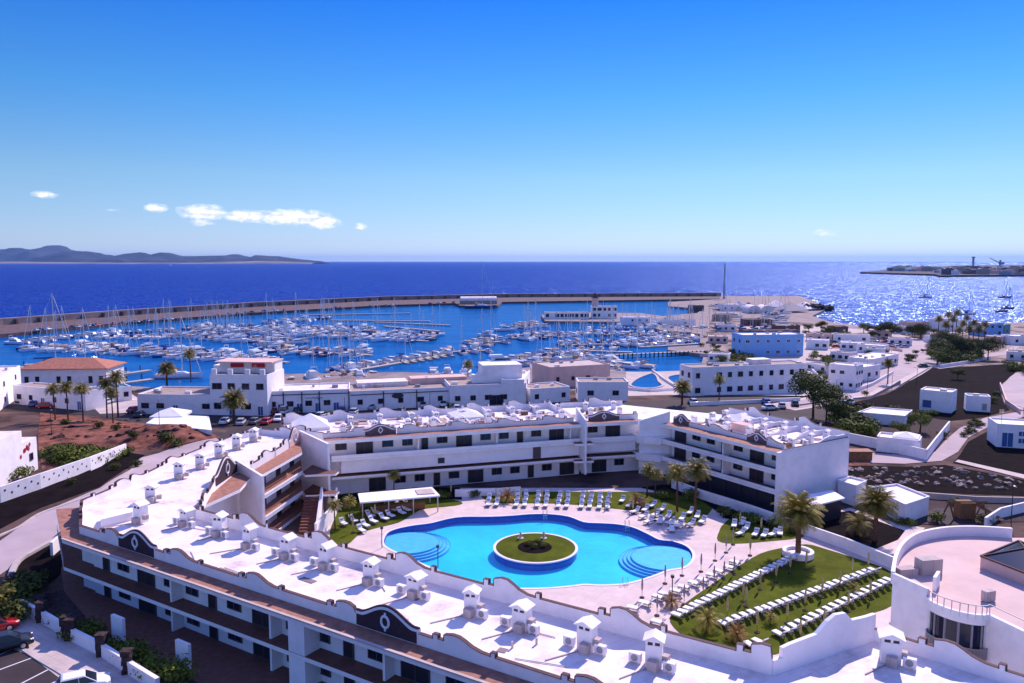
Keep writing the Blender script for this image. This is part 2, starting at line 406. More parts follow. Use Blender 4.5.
def terrain():
    x0, x1, y0, y1, c = -420, 520, 12, 240, 3.0
    nx, ny = int((x1-x0)/c)+1, int((y1-y0)/c)+1
    vs = []
    for j in range(ny):
        for i in range(nx):
            x, y = x0+i*c, y0+j*c
            vs.append((x, y, gnd(x, y)))
    fs = [(j*nx+i, j*nx+i+1, (j+1)*nx+i+1, (j+1)*nx+i) for j in range(ny-1) for i in range(nx-1)]
    b = MB(); b.add(vs, fs); tag(b.build('ground', 'earth', smooth=True), kind='structure')
terrain()
QZ = -2.5
land = P([(-60,378),(0,376),(95,378),(128,386),(165,388),(215,387),(262,374),(350,373),(400,372),(478,374),(520,368),(560,365),(600,370),(640,372),(700,370),(704,354),(668,350),(668,347),(700,345),(700,334),(660,330),(640,322),(545,321),(541,315),(560,312),(640,313),(662,316),(697,313),(703,309),(668,306),(668,302),(720,299),(720,296),(800,296),(818,303),(826,309),(812,316),(832,322),(870,327),(920,328),(960,325),(1024,322),(1400,318)], QZ)
land = [(-420, 239)] + land + [(620, 239)]
b = MB(); b.prism(land, -6, QZ+.01); tag(b.build('harbour_land', 'concrete'), kind='structure')
east = [(620,239.2),(100,239.2)]+P([(715,372),(712,352),(706,332),(712,318),(745,322),(800,322),(832,326),(870,330),(920,331),(960,328),(1024,326),(1400,322)], QZ)
M['shore'] = mat('pale_patchy_shore_ground', (.36,.27,.25), .95, .1, noise_s=.045, col2=(.07,.045,.04), bump=.4, bscale=.8, detail=9, lo=.42, hi=.55)
sheet('east_shore_ground', [p for p in east], .03, 'shore', hf=lambda x, y: QZ)
M['paleconc'] = mat('pale_promenade', (.55,.46,.43), .9, .2, noise_s=.3, amt=.25)
# breakwater
brk = P([(-60,343),(0,335),(128,322.5),(256,313),(384,305.5),(455,303.5),(460,306),(498,306),(502,302.3),(720,299),(720,296.5),(512,297.5),(384,300.5),(256,307),(128,315.5),(0,325.5),(-60,331)], QZ)
b = MB(); b.prism(brk, -6, QZ+.4)
top = P([(-60,331),(0,325.5),(128,315.5),(256,307),(384,300.5),(512,297.5),(720,296.5)], QZ)
rt = empty('breakwater', (*top[0], QZ), 'long pink stone breakwater mole closing the marina from the open sea', 'breakwater')
b.build('quay', 'quaywall', rt)
b = MB(); w2 = MB()
for i in range(len(top)-1):
    a, c = top[i], top[i+1]; L_ = ln(v2(a, c)); b.wall(a, c, QZ, [(0, 4.3), (L_, 4.3)], 5.0)
    n = int(L_/14)
    d = unit(v2(a, c)); nn = (d[1], -d[0])
    for k in range(n):
        t = (k+.5)*L_/n
        w2 = MB(); w2.box((a[0]+d[0]*t+nn[0]*3.4, a[1]+d[1]*t+nn[1]*3.4, QZ+1.8), (1.4, 2.2, 3.6), math.atan2(d[1], d[0])); w2.build('buttress', 'quaywall', rt)
b.build('sea_wall', 'concrete', rt)
def rubble():
    b = MB()
    for i in range(260):
        t = random.random()*(len(top)-1); k = int(t); p = lerp(top[k], top[k+1], t-k)
        d = unit(v2(top[k], top[k+1])); nn = (-d[1], d[0])
        o = 3+random.random()*6
        b.blob((p[0]+nn[0]*o, p[1]+nn[1]*o, SEA+2.2-o*.25), (1.6,1.4,1.2), 1, rough=.5, seed=i)
    b.build('armour_rocks', 'stone', rt)
rubble()
b = MB(); tip = P([(800,303),(812,301),(830,308.5),(815,314),(806,315)], QZ)
for i in range(70):
    a = random.random(); q = lerp(G(803,310,QZ), G(829,308.5,QZ), a)
    b.blob((q[0]+random.uniform(-3,3), q[1]+random.uniform(-14,14)*(1-a), QZ+.5+2.5*(1-a)), (3.2,3.2,2.2), 1, rough=.5, seed=i)
tag(b.build('rock_jetty', 'stone'), 'dark boulder jetty tapering into the bay beyond the tented boatyard', 'jetty')

# far islands
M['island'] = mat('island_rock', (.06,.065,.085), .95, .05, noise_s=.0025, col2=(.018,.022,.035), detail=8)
M['islandsand'] = mat('island_sand', (.30,.25,.26), .95, .05, noise_s=.002, amt=.5)
def ridge(name, pts, Y, m, depth, base=261.4):
    """ridge with the given skyline (px) at distance Y: a real 3-D hill range with slopes and spurs"""
    b = MB(); vs = []; n = len(pts); rows = 13; seg = []
    for i in range(n-1):
        for k in range(4): seg.append(lerp(pts[i], pts[i+1], k/4))
    seg.append(pts[-1]); nx = len(seg)
    for j in range(rows):
        t = j/(rows-1); prof = math.sin(math.pi*t)**1.1
        for i, (px, py) in enumerate(seg):
            h = max(0, (base-py))*Y/F*.97
            y = Y+(t-.5)*depth; x = (px-512)/F*Y
            e = noise.noise(Vector((x/700, y/700, 3)))*.5+noise.noise(Vector((x/230, y/230, 7)))*.35
            k = prof*(1+e*(1-prof)*2.2) if 0 < j < rows-1 else 0
            k *= 1+.10*noise.noise(Vector((x/110, y/400, 1)))+.35*(1-prof)*noise.noise(Vector((x/160, y/160, 4)))
            vs.append((x+e*300*(1-prof), y, SEA+max(0,h*k)+(8 if 0<j<rows-1 else -20)))
    fs = [(j*nx+i, j*nx+i+1, (j+1)*nx+i+1, (j+1)*nx+i) for j in range(rows-1) for i in range(nx-1)]
    b.add(vs, fs); o = b.build(name, m); o['kind'] = 'structure'; return o
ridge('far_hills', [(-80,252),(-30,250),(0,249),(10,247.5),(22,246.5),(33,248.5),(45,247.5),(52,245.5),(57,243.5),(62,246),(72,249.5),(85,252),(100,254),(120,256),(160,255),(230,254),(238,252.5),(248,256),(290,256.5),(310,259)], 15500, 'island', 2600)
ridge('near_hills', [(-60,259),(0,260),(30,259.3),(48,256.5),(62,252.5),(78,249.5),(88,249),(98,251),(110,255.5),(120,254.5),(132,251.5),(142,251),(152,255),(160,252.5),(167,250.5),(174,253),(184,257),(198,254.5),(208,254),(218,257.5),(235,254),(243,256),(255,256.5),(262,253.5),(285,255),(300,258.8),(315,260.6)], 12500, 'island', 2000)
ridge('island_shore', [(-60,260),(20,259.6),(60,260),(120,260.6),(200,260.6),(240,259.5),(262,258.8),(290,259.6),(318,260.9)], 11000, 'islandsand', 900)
# spit on the right
spit = P([(860,273.6),(900,270),(905,267.5),(1024,265),(1200,264.6),(1300,268),(1024,276.5),(960,277),(940,277.5),(935,276),(880,274.2)], SEA)
b = MB(); b.prism(spit, SEA-3, SEA+5); tag(b.build('headland', mat('headland_rock', (.12,.09,.10), .9, .1, noise_s=.01, col2=(.05,.04,.05))), kind='structure')
hl = MB(); hl2 = MB()
def far_town():
    k = 0
    for i in range(120):
        px = random.uniform(892, 1040); t = random.random()
        py = 268.5+t*(6.5 if px > 940 else 3.0)
        x, y = G(px, py, SEA+5)
        w, d, h = random.uniform(14,45), random.uniform(14,30), random.uniform(5,15)
        if px < 905: h = 12
        b = MB(); b.box((0,0,h/2), (w,d,h)); b.box((w*.1,0,h+1.4), (w*.4,d*.6,2.8))
        o = b.build('town_building', random.choice(['white','tan','quaywall','tan','pinkstone','quaywall','grey'])); o.location = (x, y, SEA+5); o.rotation_euler = (0,0,random.uniform(-.4,.4))
        side = 'waterside' if t > .6 else ('inland' if t < .3 else 'middle')
        tag(o, 'low far-off town building on the headland across the bay', 'building', 'distant town buildings on the headland')
far_town()
def crane(px, h, lab, jib=True):
    x, y = G(px, 266.5, SEA+5); b = MB(); b.box((x,y,SEA+5+h/2), (9,9,h)); r = empty('harbour_crane', (x,y,SEA+5), lab, 'crane')
    b.build('mast', 'crane', r)
    if jib:
        b = MB(); b.tube((x,y,SEA+5+h*.5), (x-70,y,SEA+5+h*1.35), 4, 2, 5); b.build('jib', 'crane', r)
        b = MB(); b.box((x+10,y,SEA+5+h*.5), (30,12,14)); b.build('cabin', 'crane', r)
    else:
        b = MB(); b.box((x,y,SEA+5+h), (16,16,8)); b.build('mast_head', 'crane', r)
crane(973, 60, 'thin dark tower mast rising over the far headland town', False)
crane(1000, 42, 'dark harbour crane with raised slanting jib on the far headland')
# ------------------------------------------------------------ hotel
RZ = 9.2
WAVE = [(0,.95),(2.6,.95),(2.6,1.35),(3.1,1.38),(3.1,1.05),(3.6,1.05),(3.6,1.55),(4.3,1.72),(4.9,1.70),(5.4,1.5),(6.0,1.2),(6.8,1.0),(7.6,.97),(7.6,1.3),(8.0,1.3),(8.0,.95)]
def wave_profile(L_, per=10.5, phase=0.0, mirror=False):
    pr = []; base = WAVE+[(per, .95)]
    if mirror: base = [(per-a, b) for a, b in base[::-1]]
    k = math.floor(-phase/per)-1
    pts = []
    t = phase+k*per
    while t < L_+per:
        pts += [(t+a, b) for a, b in base[:-1]]; t += per
    pts = [p for p in pts if 0 < p[0] < L_]
    return [(0, .95)]+pts+[(L_, .95)]
def parapet(root, a, b, z, per=10.5, phase=0.0, mirror=False, th=.28, scale=1.0, skip=()):
    """wavy parapet with dark coping; skip = [(t0,t1)] where ornamental panels stand"""
    L_ = ln(v2(a, b)); d = unit(v2(a, b)); segs = []; t = 0
    for s0, s1 in sorted(skip): segs.append((t, s0)); t = s1
    segs.append((t, L_))
    pr = [(t, h*scale) for t, h in wave_profile(L_, per, phase, mirror)]
    for s0, s1 in segs:
        if s1-s0 < .5: continue
        q = [(t-s0, h) for t, h in pr if s0 < t < s1]
        q = [(0, .95*scale)]+q+[(s1-s0, .95*scale)]
        A = (a[0]+d[0]*s0, a[1]+d[1]*s0); B = (a[0]+d[0]*s1, a[1]+d[1]*s1)
        m = MB(); m.wall(A, B, z-.05, q, th); o = m.build('parapet', 'white', root)
        m = MB()
        n = (-d[1], d[0])
        m2 = []
        for i in range(len(q)-1):
            (t0, h0), (t1, h1) = q[i], q[i+1]
            if abs(t1-t0) < .02:
                if abs(h1-h0) > .2:
                    m.box((A[0]+d[0]*t0, A[1]+d[1]*t0, z-.05+(h0+h1)/2), (.06, th+.05, abs(h1-h0)), math.atan2(d[1], d[0]))
                continue
            vs = []
            for tt, hh in ((t0,h0),(t1,h1)):
                for off in (-th/2-.025, th/2+.025):
                    for dz in (.004, .055): vs.append((A[0]+d[0]*tt+n[0]*off, A[1]+d[1]*tt+n[1]*off, z-.05+hh+dz))
            m.add(vs, [(0,1,3,2),(4,6,7,5),(0,4,5,1),(2,3,7,6),(1,5,7,3),(0,2,6,4)])
        c = m.build('coping', 'coping', None); c.parent = o
        l = root_loc(o)
        for v in c.data.vertices: v.co -= l
def ornament(root, a, b, z, h=2.3, out=(0,-1), base=1.15, panel_mat='panel'):
    """curved gable panel with white ring between a and b"""
    L_ = ln(v2(a, b)); d = unit(v2(a, b)); pr = []
    for i in range(25):
        u = i/24; t = u*L_
        s = base+(h-base)*max(0, math.sin(math.pi*(u*1.2-.1)))**1.4 if .08 < u < .92 else base
        pr.append((t, s))
    m = MB(); m.wall(a, b, z-.05, pr, .34); o = m.build('gable_panel', 'white', root)
    l = root_loc(o)
    def sub(mb, nm, mt):
        c = mb.build(nm, mt); c.parent = o
        for v in c.data.vertices: v.co -= l
    A = (a[0]+out[0]*.2, a[1]+out[1]*.2); B = (b[0]+out[0]*.2, b[1]+out[1]*.2)
    m = MB(); m.wall(lerp(A,B,.02), lerp(A,B,.98), z+.05, [(t*.96, max(.2, s-.30)) for t, s in pr], .07); sub(m, 'dark_inlay', panel_mat)
    m = MB(); q = MB(); n = 20; cx, cy = lerp(A, B, .5); cx += out[0]*.08; cy += out[1]*.08; cz = z+h*.47
    for i in range(n):
        t0, t1 = 2*math.pi*i/n, 2*math.pi*(i+1)/n; rr = h*.21
        m.tube((cx+d[0]*math.cos(t0)*rr*.85, cy+d[1]*math.cos(t0)*rr*.85, cz+math.sin(t0)*rr), (cx+d[0]*math.cos(t1)*rr*.85, cy+d[1]*math.cos(t1)*rr*.85, cz+math.sin(t1)*rr), .1, n=5)
    m.tube((cx,cy,cz+h*.21), (cx,cy,cz+h*.33), .09); m.tube((cx,cy,cz-h*.21), (cx,cy,cz-h*.33), .09)
    sub(m, 'white_ring', 'white')
    m = MB()
    for i in range(len(pr)-1):
        p0 = (a[0]+d[0]*pr[i][0], a[1]+d[1]*pr[i][0], z-.02+pr[i][1]); p1 = (a[0]+d[0]*pr[i+1][0], a[1]+d[1]*pr[i+1][0], z-.02+pr[i+1][1])
        m.tube(p0, p1, .13, n=5)
    sub(m, 'coping', 'coping')
def win(root, p, d, out, z, w, h, kind='window', fr='frame', pane='glass'):
    """window/door on a wall plane: p centre on wall line, d along wall, out outward normal, z sill"""
    rz = math.atan2(d[1], d[0]); o = .05
    c = (p[0]+out[0]*o, p[1]+out[1]*o)
    m = MB(); t = .09
    m.box((c[0], c[1], z+h-t/2), (w+.1, .12, t), rz); m.box((c[0], c[1], z+t/2), (w+.1, .12, t), rz)
    for s in (-1, 1): m.box((c[0]+d[0]*s*(w/2), c[1]+d[1]*s*(w/2), z+h/2), (t, .12, h-2*t), rz)
    if w > 1.2: m.box((c[0], c[1], z+h/2), (t*.8, .11, h-2*t), rz)
    f = m.build(kind, fr, root)
    l = root_loc(f)
    m = MB(); m.box((c[0]-out[0]*.02, c[1]-out[1]*.02, z+h/2), (w-.05, .05, h-.1), rz)
    g = m.build('pane' if kind == 'window' else 'leaf', pane); g.parent = f
    for v in g.data.vertices: v.co -= l
def facade(root, A, B, levels, depth, out, phase=0, unit_w=8.0, fascia=.35, floor_m='brownfloor', posts=True, start=.5, end=None, upstand=.0, clutter=True, sill=1.0, wh=1.15):
    """recessed gallery facade. A->B outer edge line; levels = [(z_floor, z_slab_top_above)]"""
    d = unit(v2(A, B)); L_ = ln(v2(A, B)); inn = (-out[0], -out[1]); rz = math.atan2(d[1], d[0])
    for zf, zt, slab in levels:
        if slab:                                   # floor slab of this level, sticking out to the edge line
            q = [A, B, (B[0]+inn[0]*(depth+.1), B[1]+inn[1]*(depth+.1)), (A[0]+inn[0]*(depth+.1), A[1]+inn[1]*(depth+.1))]
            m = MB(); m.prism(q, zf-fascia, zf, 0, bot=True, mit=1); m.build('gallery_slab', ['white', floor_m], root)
            if upstand:
                m = MB(); m.wall((A[0]+inn[0]*.15, A[1]+inn[1]*.15), (B[0]+inn[0]*.15, B[1]+inn[1]*.15), zf+.003, [(0,upstand),(L_,upstand)], .2); m.build('balustrade', 'white', root)
        u = start; k = 0
        e = end or L_
        pat = [('w',1.7),('d',2.6),('w',1.7),('w',1.6),('d',1.0)] if unit_w >= 8 else [('w',1.6),('d',2.3)]
        while u < e-2:
            kind, w = pat[(k+phase) % len(pat)]
            gap = 1.55 if unit_w >= 8 else 1.5
            if u+w > e-.3: break
            c = (A[0]+d[0]*(u+w/2)+inn[0]*depth, A[1]+d[1]*(u+w/2)+inn[1]*depth)
            if kind == 'w': win(root, c, d, out, zf+sill, w, wh)
            else: win(root, c, d, out, zf+.02, w, 2.15, 'door', 'frame', 'door')
            u += w+gap; k += 1
            if posts and k % 4 == 0:
                pm = MB(); pc = (A[0]+d[0]*(u-gap/2)+inn[0]*(depth/2+.3), A[1]+d[1]*(u-gap/2)+inn[1]*(depth/2+.3))
                pm.box((pc[0], pc[1], (zf+zt-.35)/2+.002), (.22, depth-.65, zt-.35-zf-.006), rz); pm.build('partition_wall', 'white', root)
def body(root, poly, z0, z1, nm='walls', mats=('white','roofwhite')):
    m = MB(); m.prism(poly, z0, z1, 0, mit=1); return m.build(nm, list(mats), root)
def chimney(root, x, y, z, rz, h=2.1, s=1.0):
    m = MB()
    def at(dx, dy): return (x+dx*math.cos(rz)-dy*math.sin(rz), y+dx*math.sin(rz)+dy*math.cos(rz))
    m.box((x, y, z+h*.36), (1.15*s, .95*s, h*.72), rz)
    for dx in (-.5, 0, .5):
        px, py = at(dx*s, 0); m.box((px, py, z+h*.78), (.15*s, .9*s, h*.12), rz)
    m.box((x, y, z+h*.86), (1.3*s, 1.1*s, .08), rz)
    c = m.build('chimney', 'white', root); l = root_loc(c)
    def sub(mb, nm, mt):
        o = mb.build(nm, mt); o.parent = c
        for v in o.data.vertices: v.co -= l
    g = MB(); hw, hd, zz = .76*s, .68*s, z+h*.86+.045
    pts = []
    for e in (-hd, hd):
        for dx, dz in ((-hw, 0), (hw, 0), (0, h*.17)):
            p = at(dx, e); pts.append((p[0], p[1], zz+dz))
    g.add(pts, [(0,1,2),(5,4,3),(0,3,4,1),(1,4,5,2),(2,5,3,0)]); sub(g, 'gabled_cap', 'white')
    g = MB(); px, py = at(0, -.0); g.box((px, py, z+h*.78), (.98*s, .84*s, h*.118), rz); sub(g, 'flue_opening', 'dark')
def acunit(x, y, z, rz, lab, grp='air conditioners on the hotel roofs'):
    r = empty('air_conditioner', (x, y, z), lab, 'air conditioner', grp)
    m = MB(); m.box((x,y,z+.42), (.85,.38,.62), rz)
    for s in (-1, 1): m.box((x+math.cos(rz)*s*.3, y+math.sin(rz)*s*.3, z+.055), (.1,.4,.11), rz)
    m.build('casing', 'white', r)
    nx, ny = math.sin(rz), -math.cos(rz)
    m = MB(); m.tube((x+nx*.19, y+ny*.19, z+.42), (x+nx*.215, y+ny*.215, z+.42), .25, n=12); m.build('fan_grille', 'grey', r)
# ---- front and left wing
D = (0.847, -0.531); NB = (0.531, 0.847)          # along the front wing; towards the court
RA = math.atan2(D[1], D[0])
FL0 = G(81, 533, RZ)                              # front parapet, left end
FE = (FL0[0]+D[0]*88, FL0[1]+D[1]*88)
LO = G(65, 538, RZ)
inner = P([(300,441),(251,471),(236,473),(190,512)], RZ)
BK0 = G(261, 536, RZ); tB = (G(772, 675, RZ)[0]-BK0[0])/D[0]
def onback(t): return (BK0[0]+D[0]*t, BK0[1]+D[1]*t)
bk_start = onback(-10.2); bk_corner = onback(tB)
JOG = G(873, 640, RZ)
JE = (JOG[0]+6.4*5, JOG[1]-6.4*5)
outerL = P([(82,507),(130,487),(160,472),(190,458),(235,440),(262,434),(300,438)], RZ)
front_poly = [FE, FL0]+outerL+inner+[bk_start, bk_corner, JOG, JE]
hot = empty('apartment_building', (*FL0, 0), 'long white front wing with bright flat roof, wavy parapets and little gabled chimneys', 'building', 'white holiday apartment blocks round the pool')
body(hot, front_poly, -1, RZ)
# ledge (terracotta) outside the front parapet + facade
OUTF = (-NB[0], -NB[1]); dep = 3.0
LO = (LO[0]-NB[0]*.3, LO[1]-NB[1]*.3)
EA = (LO[0], LO[1]); EB = (LO[0]+D[0]*88, LO[1]+D[1]*88)
dep = (FL0[0]-EA[0])*NB[0]+(FL0[1]-EA[1])*NB[1]
cornerL = (outerL[0][0]-2.6, outerL[0][1]-.6)
ledge = [EA, EB, (EB[0]+NB[0]*dep, EB[1]+NB[1]*dep), FL0, outerL[0], cornerL]
m = MB(); m.prism(ledge, RZ-.42, RZ-.04, 0, bot=True, mit=1); m.build('roof_ledge', ['white','terra'], hot)
m = MB(); m.wall(EA, EB, RZ-.04, [(0,.12),(88,.12)], .25); m.build('ledge_kerb', 'sidewalk', hot)
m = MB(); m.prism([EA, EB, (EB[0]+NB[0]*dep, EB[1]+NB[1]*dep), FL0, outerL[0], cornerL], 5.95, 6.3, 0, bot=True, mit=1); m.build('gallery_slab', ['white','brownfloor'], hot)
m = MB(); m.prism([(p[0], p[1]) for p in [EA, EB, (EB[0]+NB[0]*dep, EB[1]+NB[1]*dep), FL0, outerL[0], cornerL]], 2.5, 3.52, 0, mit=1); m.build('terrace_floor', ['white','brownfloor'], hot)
RC_ = 1.75                                     # the rooms stand 1.75 m behind the gallery edge
W0 = (EA[0]+NB[0]*RC_+D[0]*2.4, EA[1]+NB[1]*RC_+D[1]*2.4); W1 = (EB[0]+NB[0]*RC_, EB[1]+NB[1]*RC_)
W2 = (EB[0]+NB[0]*(dep+.2), EB[1]+NB[1]*(dep+.2)); W3 = (EA[0]+NB[0]*(dep+.2)+D[0]*2.4, EA[1]+NB[1]*(dep+.2)+D[1]*2.4)
for za, zb in ((6.302, RZ-.422), (3.522, 5.948)):
    m = MB(); m.prism([W0, W1, W2, W3], za, zb); m.build('room_front', 'white', hot)
facade(hot, EA, EB, [(6.3, RZ, False), (3.52, 6.3, False)], RC_, OUTF, start=4.2, phase=4, end=72, sill=.62, wh=1.25)
# projecting bays on the front facade
for t in (33.5,):
    c = (FL0[0]+D[0]*t+OUTF[0]*(dep-.9), FL0[1]+D[1]*t+OUTF[1]*(dep-.9))
    m = MB(); m.box((c[0], c[1], (3.52+RZ-.42)/2), (1.8, 1.7, RZ-.42-3.52-.01), RA); m.build('pier', 'white', hot)
nrail = MB()
for i in range(3): nrail.tube((cornerL[0],cornerL[1],6.6+.3*i), (EA[0],EA[1],6.6+.3*i), .03, n=4)
for i in range(8):
    p = lerp(cornerL, EA, i/7); nrail.tube((p[0],p[1],6.3), (p[0],p[1],7.25), .03, n=4)
nrail.build('railing', 'grey', hot)
def tt(px, py): return (G(px, py, RZ)[0]-FL0[0])/D[0]
g1, g2 = (tt(120,546), tt(155,559)), (tt(355,629), tt(418,650))
g3 = (g2[0]*2-g1[0]-1, g2[1]*2-g1[1]-1)
parapet(hot, FL0, FE, RZ, skip=(g1, g2), phase=1.0, scale=.88)
for ga in (g1, g2): ornament(hot, (FL0[0]+D[0]*ga[0], FL0[1]+D[1]*ga[0]), (FL0[0]+D[0]*ga[1], FL0[1]+D[1]*ga[1]), RZ, 2.1, OUTF)
parapet(hot, bk_start, bk_corner, RZ, phase=3.5, scale=1.2)
m = MB(); L_ = ln(v2(bk_corner, JOG)); m.wall(bk_corner, JOG, RZ-.05, [(0,1.1),(.8,1.1),(.8,1.8),(1.6,1.9),(L_*.4,2.0),(L_*.5,2.7),(L_*.58,3.0),(L_*.68,2.9),(L_*.75,2.2),(L_*.9,2.1),(L_,2.1)], .3); m.build('parapet', 'white', hot)
parapet(hot, JOG, JE, RZ, phase=0.5)
lw = [FL0]+outerL
for i in range(len(lw)-2): parapet(hot, lw[i], lw[i+1], RZ, per=8.0, phase=2.0*i, scale=.85)
parapet(hot, outerL[5], outerL[6], RZ, scale=.9)
parapet(hot, outerL[6], inner[0], RZ, scale=.9)
# left wing, court side: ornamental gable 1, ledge, blade wall; gallery 2 with blade wall
def blade(a, d2, L_, z0=0, top=RZ+1.5, slope=.7, mark=True, seg=None):
    m = MB(); b_ = (a[0]+d2[0]*L_, a[1]+d2[1]*L_)
    m.wall(a, b_, z0, [(0, top-z0),(L_, top-z0-slope)], .35); o = m.build('stair_wall', 'white', hot)
    return b_
gA, gB = G(214,487,RZ), G(237,471,RZ)
parapet(hot, bk_start, gA, RZ, per=9, scale=.9)
sd = unit(v2(gA, gB)); so = (sd[1], -sd[0])
ornament(hot, gA, gB, RZ, 2.9, so, 1.3)
ledge1 = P([(207,504),(190,512),(214,487),(237,471),(250,478),(240,489)], RZ)
m = MB(); m.prism(ledge1, RZ-.4, RZ-.02, 0, bot=True, mit=1); m.build('roof_ledge', ['white','terra'], hot)
bd = unit((5.2, -5.4))
b1 = blade(gB, bd, 7.4)
E2a, E2b = G(258,477,RZ), G(302,452,RZ)
d2 = unit(v2(E2a, E2b)); o2 = (d2[1], -d2[0])
I2a, I2b = inner[1], inner[0]
parapet(hot, I2a, lerp(I2a, I2b, .72), RZ, per=7.5)
ornament(hot, lerp(I2a, I2b, .73), lerp(I2a, I2b, .99), RZ, 2.7, (unit(v2(I2a,I2b))[1], -unit(v2(I2a,I2b))[0]), 1.2, 'pinkstone')
rl2 = [E2a, E2b, I2b, I2a]
dp2 = abs((I2a[0]-E2a[0])*o2[0]+(I2a[1]-E2a[1])*o2[1])
for zf in (RZ-.02, 6.2, 3.2, .15):
    m = MB(); m.prism([E2a, E2b, (I2b[0], I2b[1]), (I2a[0]-.5, I2a[1])], zf-.38, zf, 0, bot=True, mit=1); m.build('gallery_slab', ['white','terra'], hot)
    if zf < 9:
        m = MB(); m.wall(lerp(E2a,E2b,.01), lerp(E2a,E2b,.99), zf+.003, [(0,.25),(ln(v2(E2a,E2b))*.98,.25)], .18); m.build('balustrade', 'white', hot)
        m = MB()
        for k in range(24):
            p = lerp(E2a, E2b, (k+.5)/24); m.tube((p[0],p[1],zf+.25), (p[0],p[1],zf+.95), .025, n=4)
        m.tube((*lerp(E2a,E2b,.01), zf+.95), (*lerp(E2a,E2b,.99), zf+.95), .04, n=4); m.build('railing', 'terra', hot)
dd = unit(v2(I2a, I2b)); oo = (dd[1], -dd[0])
LL = ln(v2(I2a, I2b))
for zf in (6.2, 3.2, .15):
    u = 1.0; k = 0
    while u < LL-1.5:
        c = (I2a[0]+dd[0]*u, I2a[1]+dd[1]*u)
        if k % 2: win(hot, c, dd, oo, zf+.02, 1.4, 2.1, 'door', 'frame', 'door')
        else: win(hot, c, dd, oo, zf+1, 1.3, 1.0)
        u += 2.6; k += 1
b2 = blade(I2b, bd, 8.4, top=RZ+1.7)
for zf in (6.2, 3.2):
    p = lerp(I2b, b2, .55); q = b2
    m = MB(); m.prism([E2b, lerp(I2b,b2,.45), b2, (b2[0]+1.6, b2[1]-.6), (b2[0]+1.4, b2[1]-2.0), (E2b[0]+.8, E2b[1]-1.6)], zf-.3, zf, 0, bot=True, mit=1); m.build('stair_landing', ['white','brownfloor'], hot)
# outside stair between the court and the gallery
m = MB(); s0 = (E2b[0]+1.2, E2b[1]-6.5); sdir = unit((3.6, -7.5))
for i in range(13):
    m.box((E2b[0]+1.6+.28*i*.3, E2b[1]-1-i*.62, (3.2-.24*i)/2), (2.0, .62, 3.2-.24*i), .1)
m.build('staircase', 'brownfloor', hot)
m = MB(); m.wall((E2b[0]+3.0, E2b[1]-1), (E2b[0]+4.2, E2b[1]-9.5), 0, [(0,4.2),(8.5,1.0)], .3); m.build('stair_wall', 'white', hot)
# chimneys
fr = [(141,522),(187,525),(220,535),(250,547),(288,557),(327,567),(371,582),(416,595),(472,613),(522,628),(587,648),(654,665),(890,661)]
for i, (px, py) in enumerate(fr):
    x, y = G(px, py, RZ); chimney(hot, x, y, RZ, RA+.15+random.uniform(-.2,.2), random.uniform(1.85,2.35), random.uniform(.88,1.12))
    b = MB(); b.box((x-NB[0]*.75+D[0]*.2, y-NB[1]*.75+D[1]*.2, RZ+.35), (.7,.5,.7), RA); b.box((x+D[0]*.85, y+D[1]*.85, RZ+.7), (.45,.5,.5), RA); b.tube((x-NB[0]*.3,y-NB[1]*.3,RZ+.05), (x-NB[0]*2.2-D[0]*random.uniform(0,2.5),y-NB[1]*2.2,RZ+.05), .05, n=5); b.build('vent_duct', 'sidewalk', hot)
    for k in (0, 1):
        if random.random() < .75 and i > 0:
            s = (-1)**k; ox, oy = x+D[0]*1.25*s-NB[0]*.35, y+D[1]*1.25*s-NB[1]*.35
            side = 'left' if s < 0 else 'right'
            acunit(ox, oy, RZ, RA, f'small air conditioner {side} of the {ORD[i]} chimney from the left on near roof')
for i, (px, py) in enumerate([(152,501),(180,478),(201,468),(220,457),(237,449),(254,441)]):
    x, y = G(px, py, RZ); chimney(hot, x, y, RZ, RA+.6+random.uniform(-.1,.1), random.uniform(1.95,2.2))
    b = MB(); b.box((x+.2, y-.8, RZ+.35), (.8,.5,.7), .2); b.box((x+.95, y-.1, RZ+.55), (.5,.5,.5), .2); b.build('vent_duct', 'sidewalk', hot)
x, y = G(151, 503, RZ)
m = MB(); q = P([(101,528),(133,520),(137,515),(106,519)], RZ); m.prism(q, RZ, RZ+.9); m.build('stair_hatch', 'white', hot)
# ---- central building
cen = empty('apartment_building', (*G(331,440,RZ), 0), 'white middle block with long solid gallery fronts standing behind the swimming pool', 'building', 'white holiday apartment blocks round the pool')
CA, CB = G(331,441,RZ), G(581,424.5,RZ); dC = unit(v2(CA, CB)); nC = (-dC[1], dC[0]); oC = (-nC[0], -nC[1]); LC = ln(v2(CA, CB)); dpc = 2.0
RC = math.atan2(dC[1], dC[0])
def cpt(t, n): return (CA[0]+dC[0]*t+nC[0]*n, CA[1]+dC[1]*t+nC[1]*n)
poly = [cpt(-1,dpc), cpt(LC+.5,dpc), cpt(LC+.5,16), cpt(-7,16), cpt(-7,8)]
body(cen, poly, -1, RZ)
m = MB(); m.prism([cpt(-1,0), cpt(LC,0), cpt(LC,dpc+.05), cpt(-1,dpc+.05)], RZ-.5, RZ+.05, 0, bot=True, mit=1); m.build('roof_ledge', ['white','terra'], cen)
facade(cen, cpt(0,0), cpt(LC,0), [(6.2, RZ, True)], dpc, oC, unit_w=8, upstand=.55, floor_m='brownfloor', start=.8)
facade(cen, cpt(3,0), cpt(LC,0), [(0.1, 3.1, False)], dpc+.0, oC, unit_w=8, start=3, phase=1, posts=False)
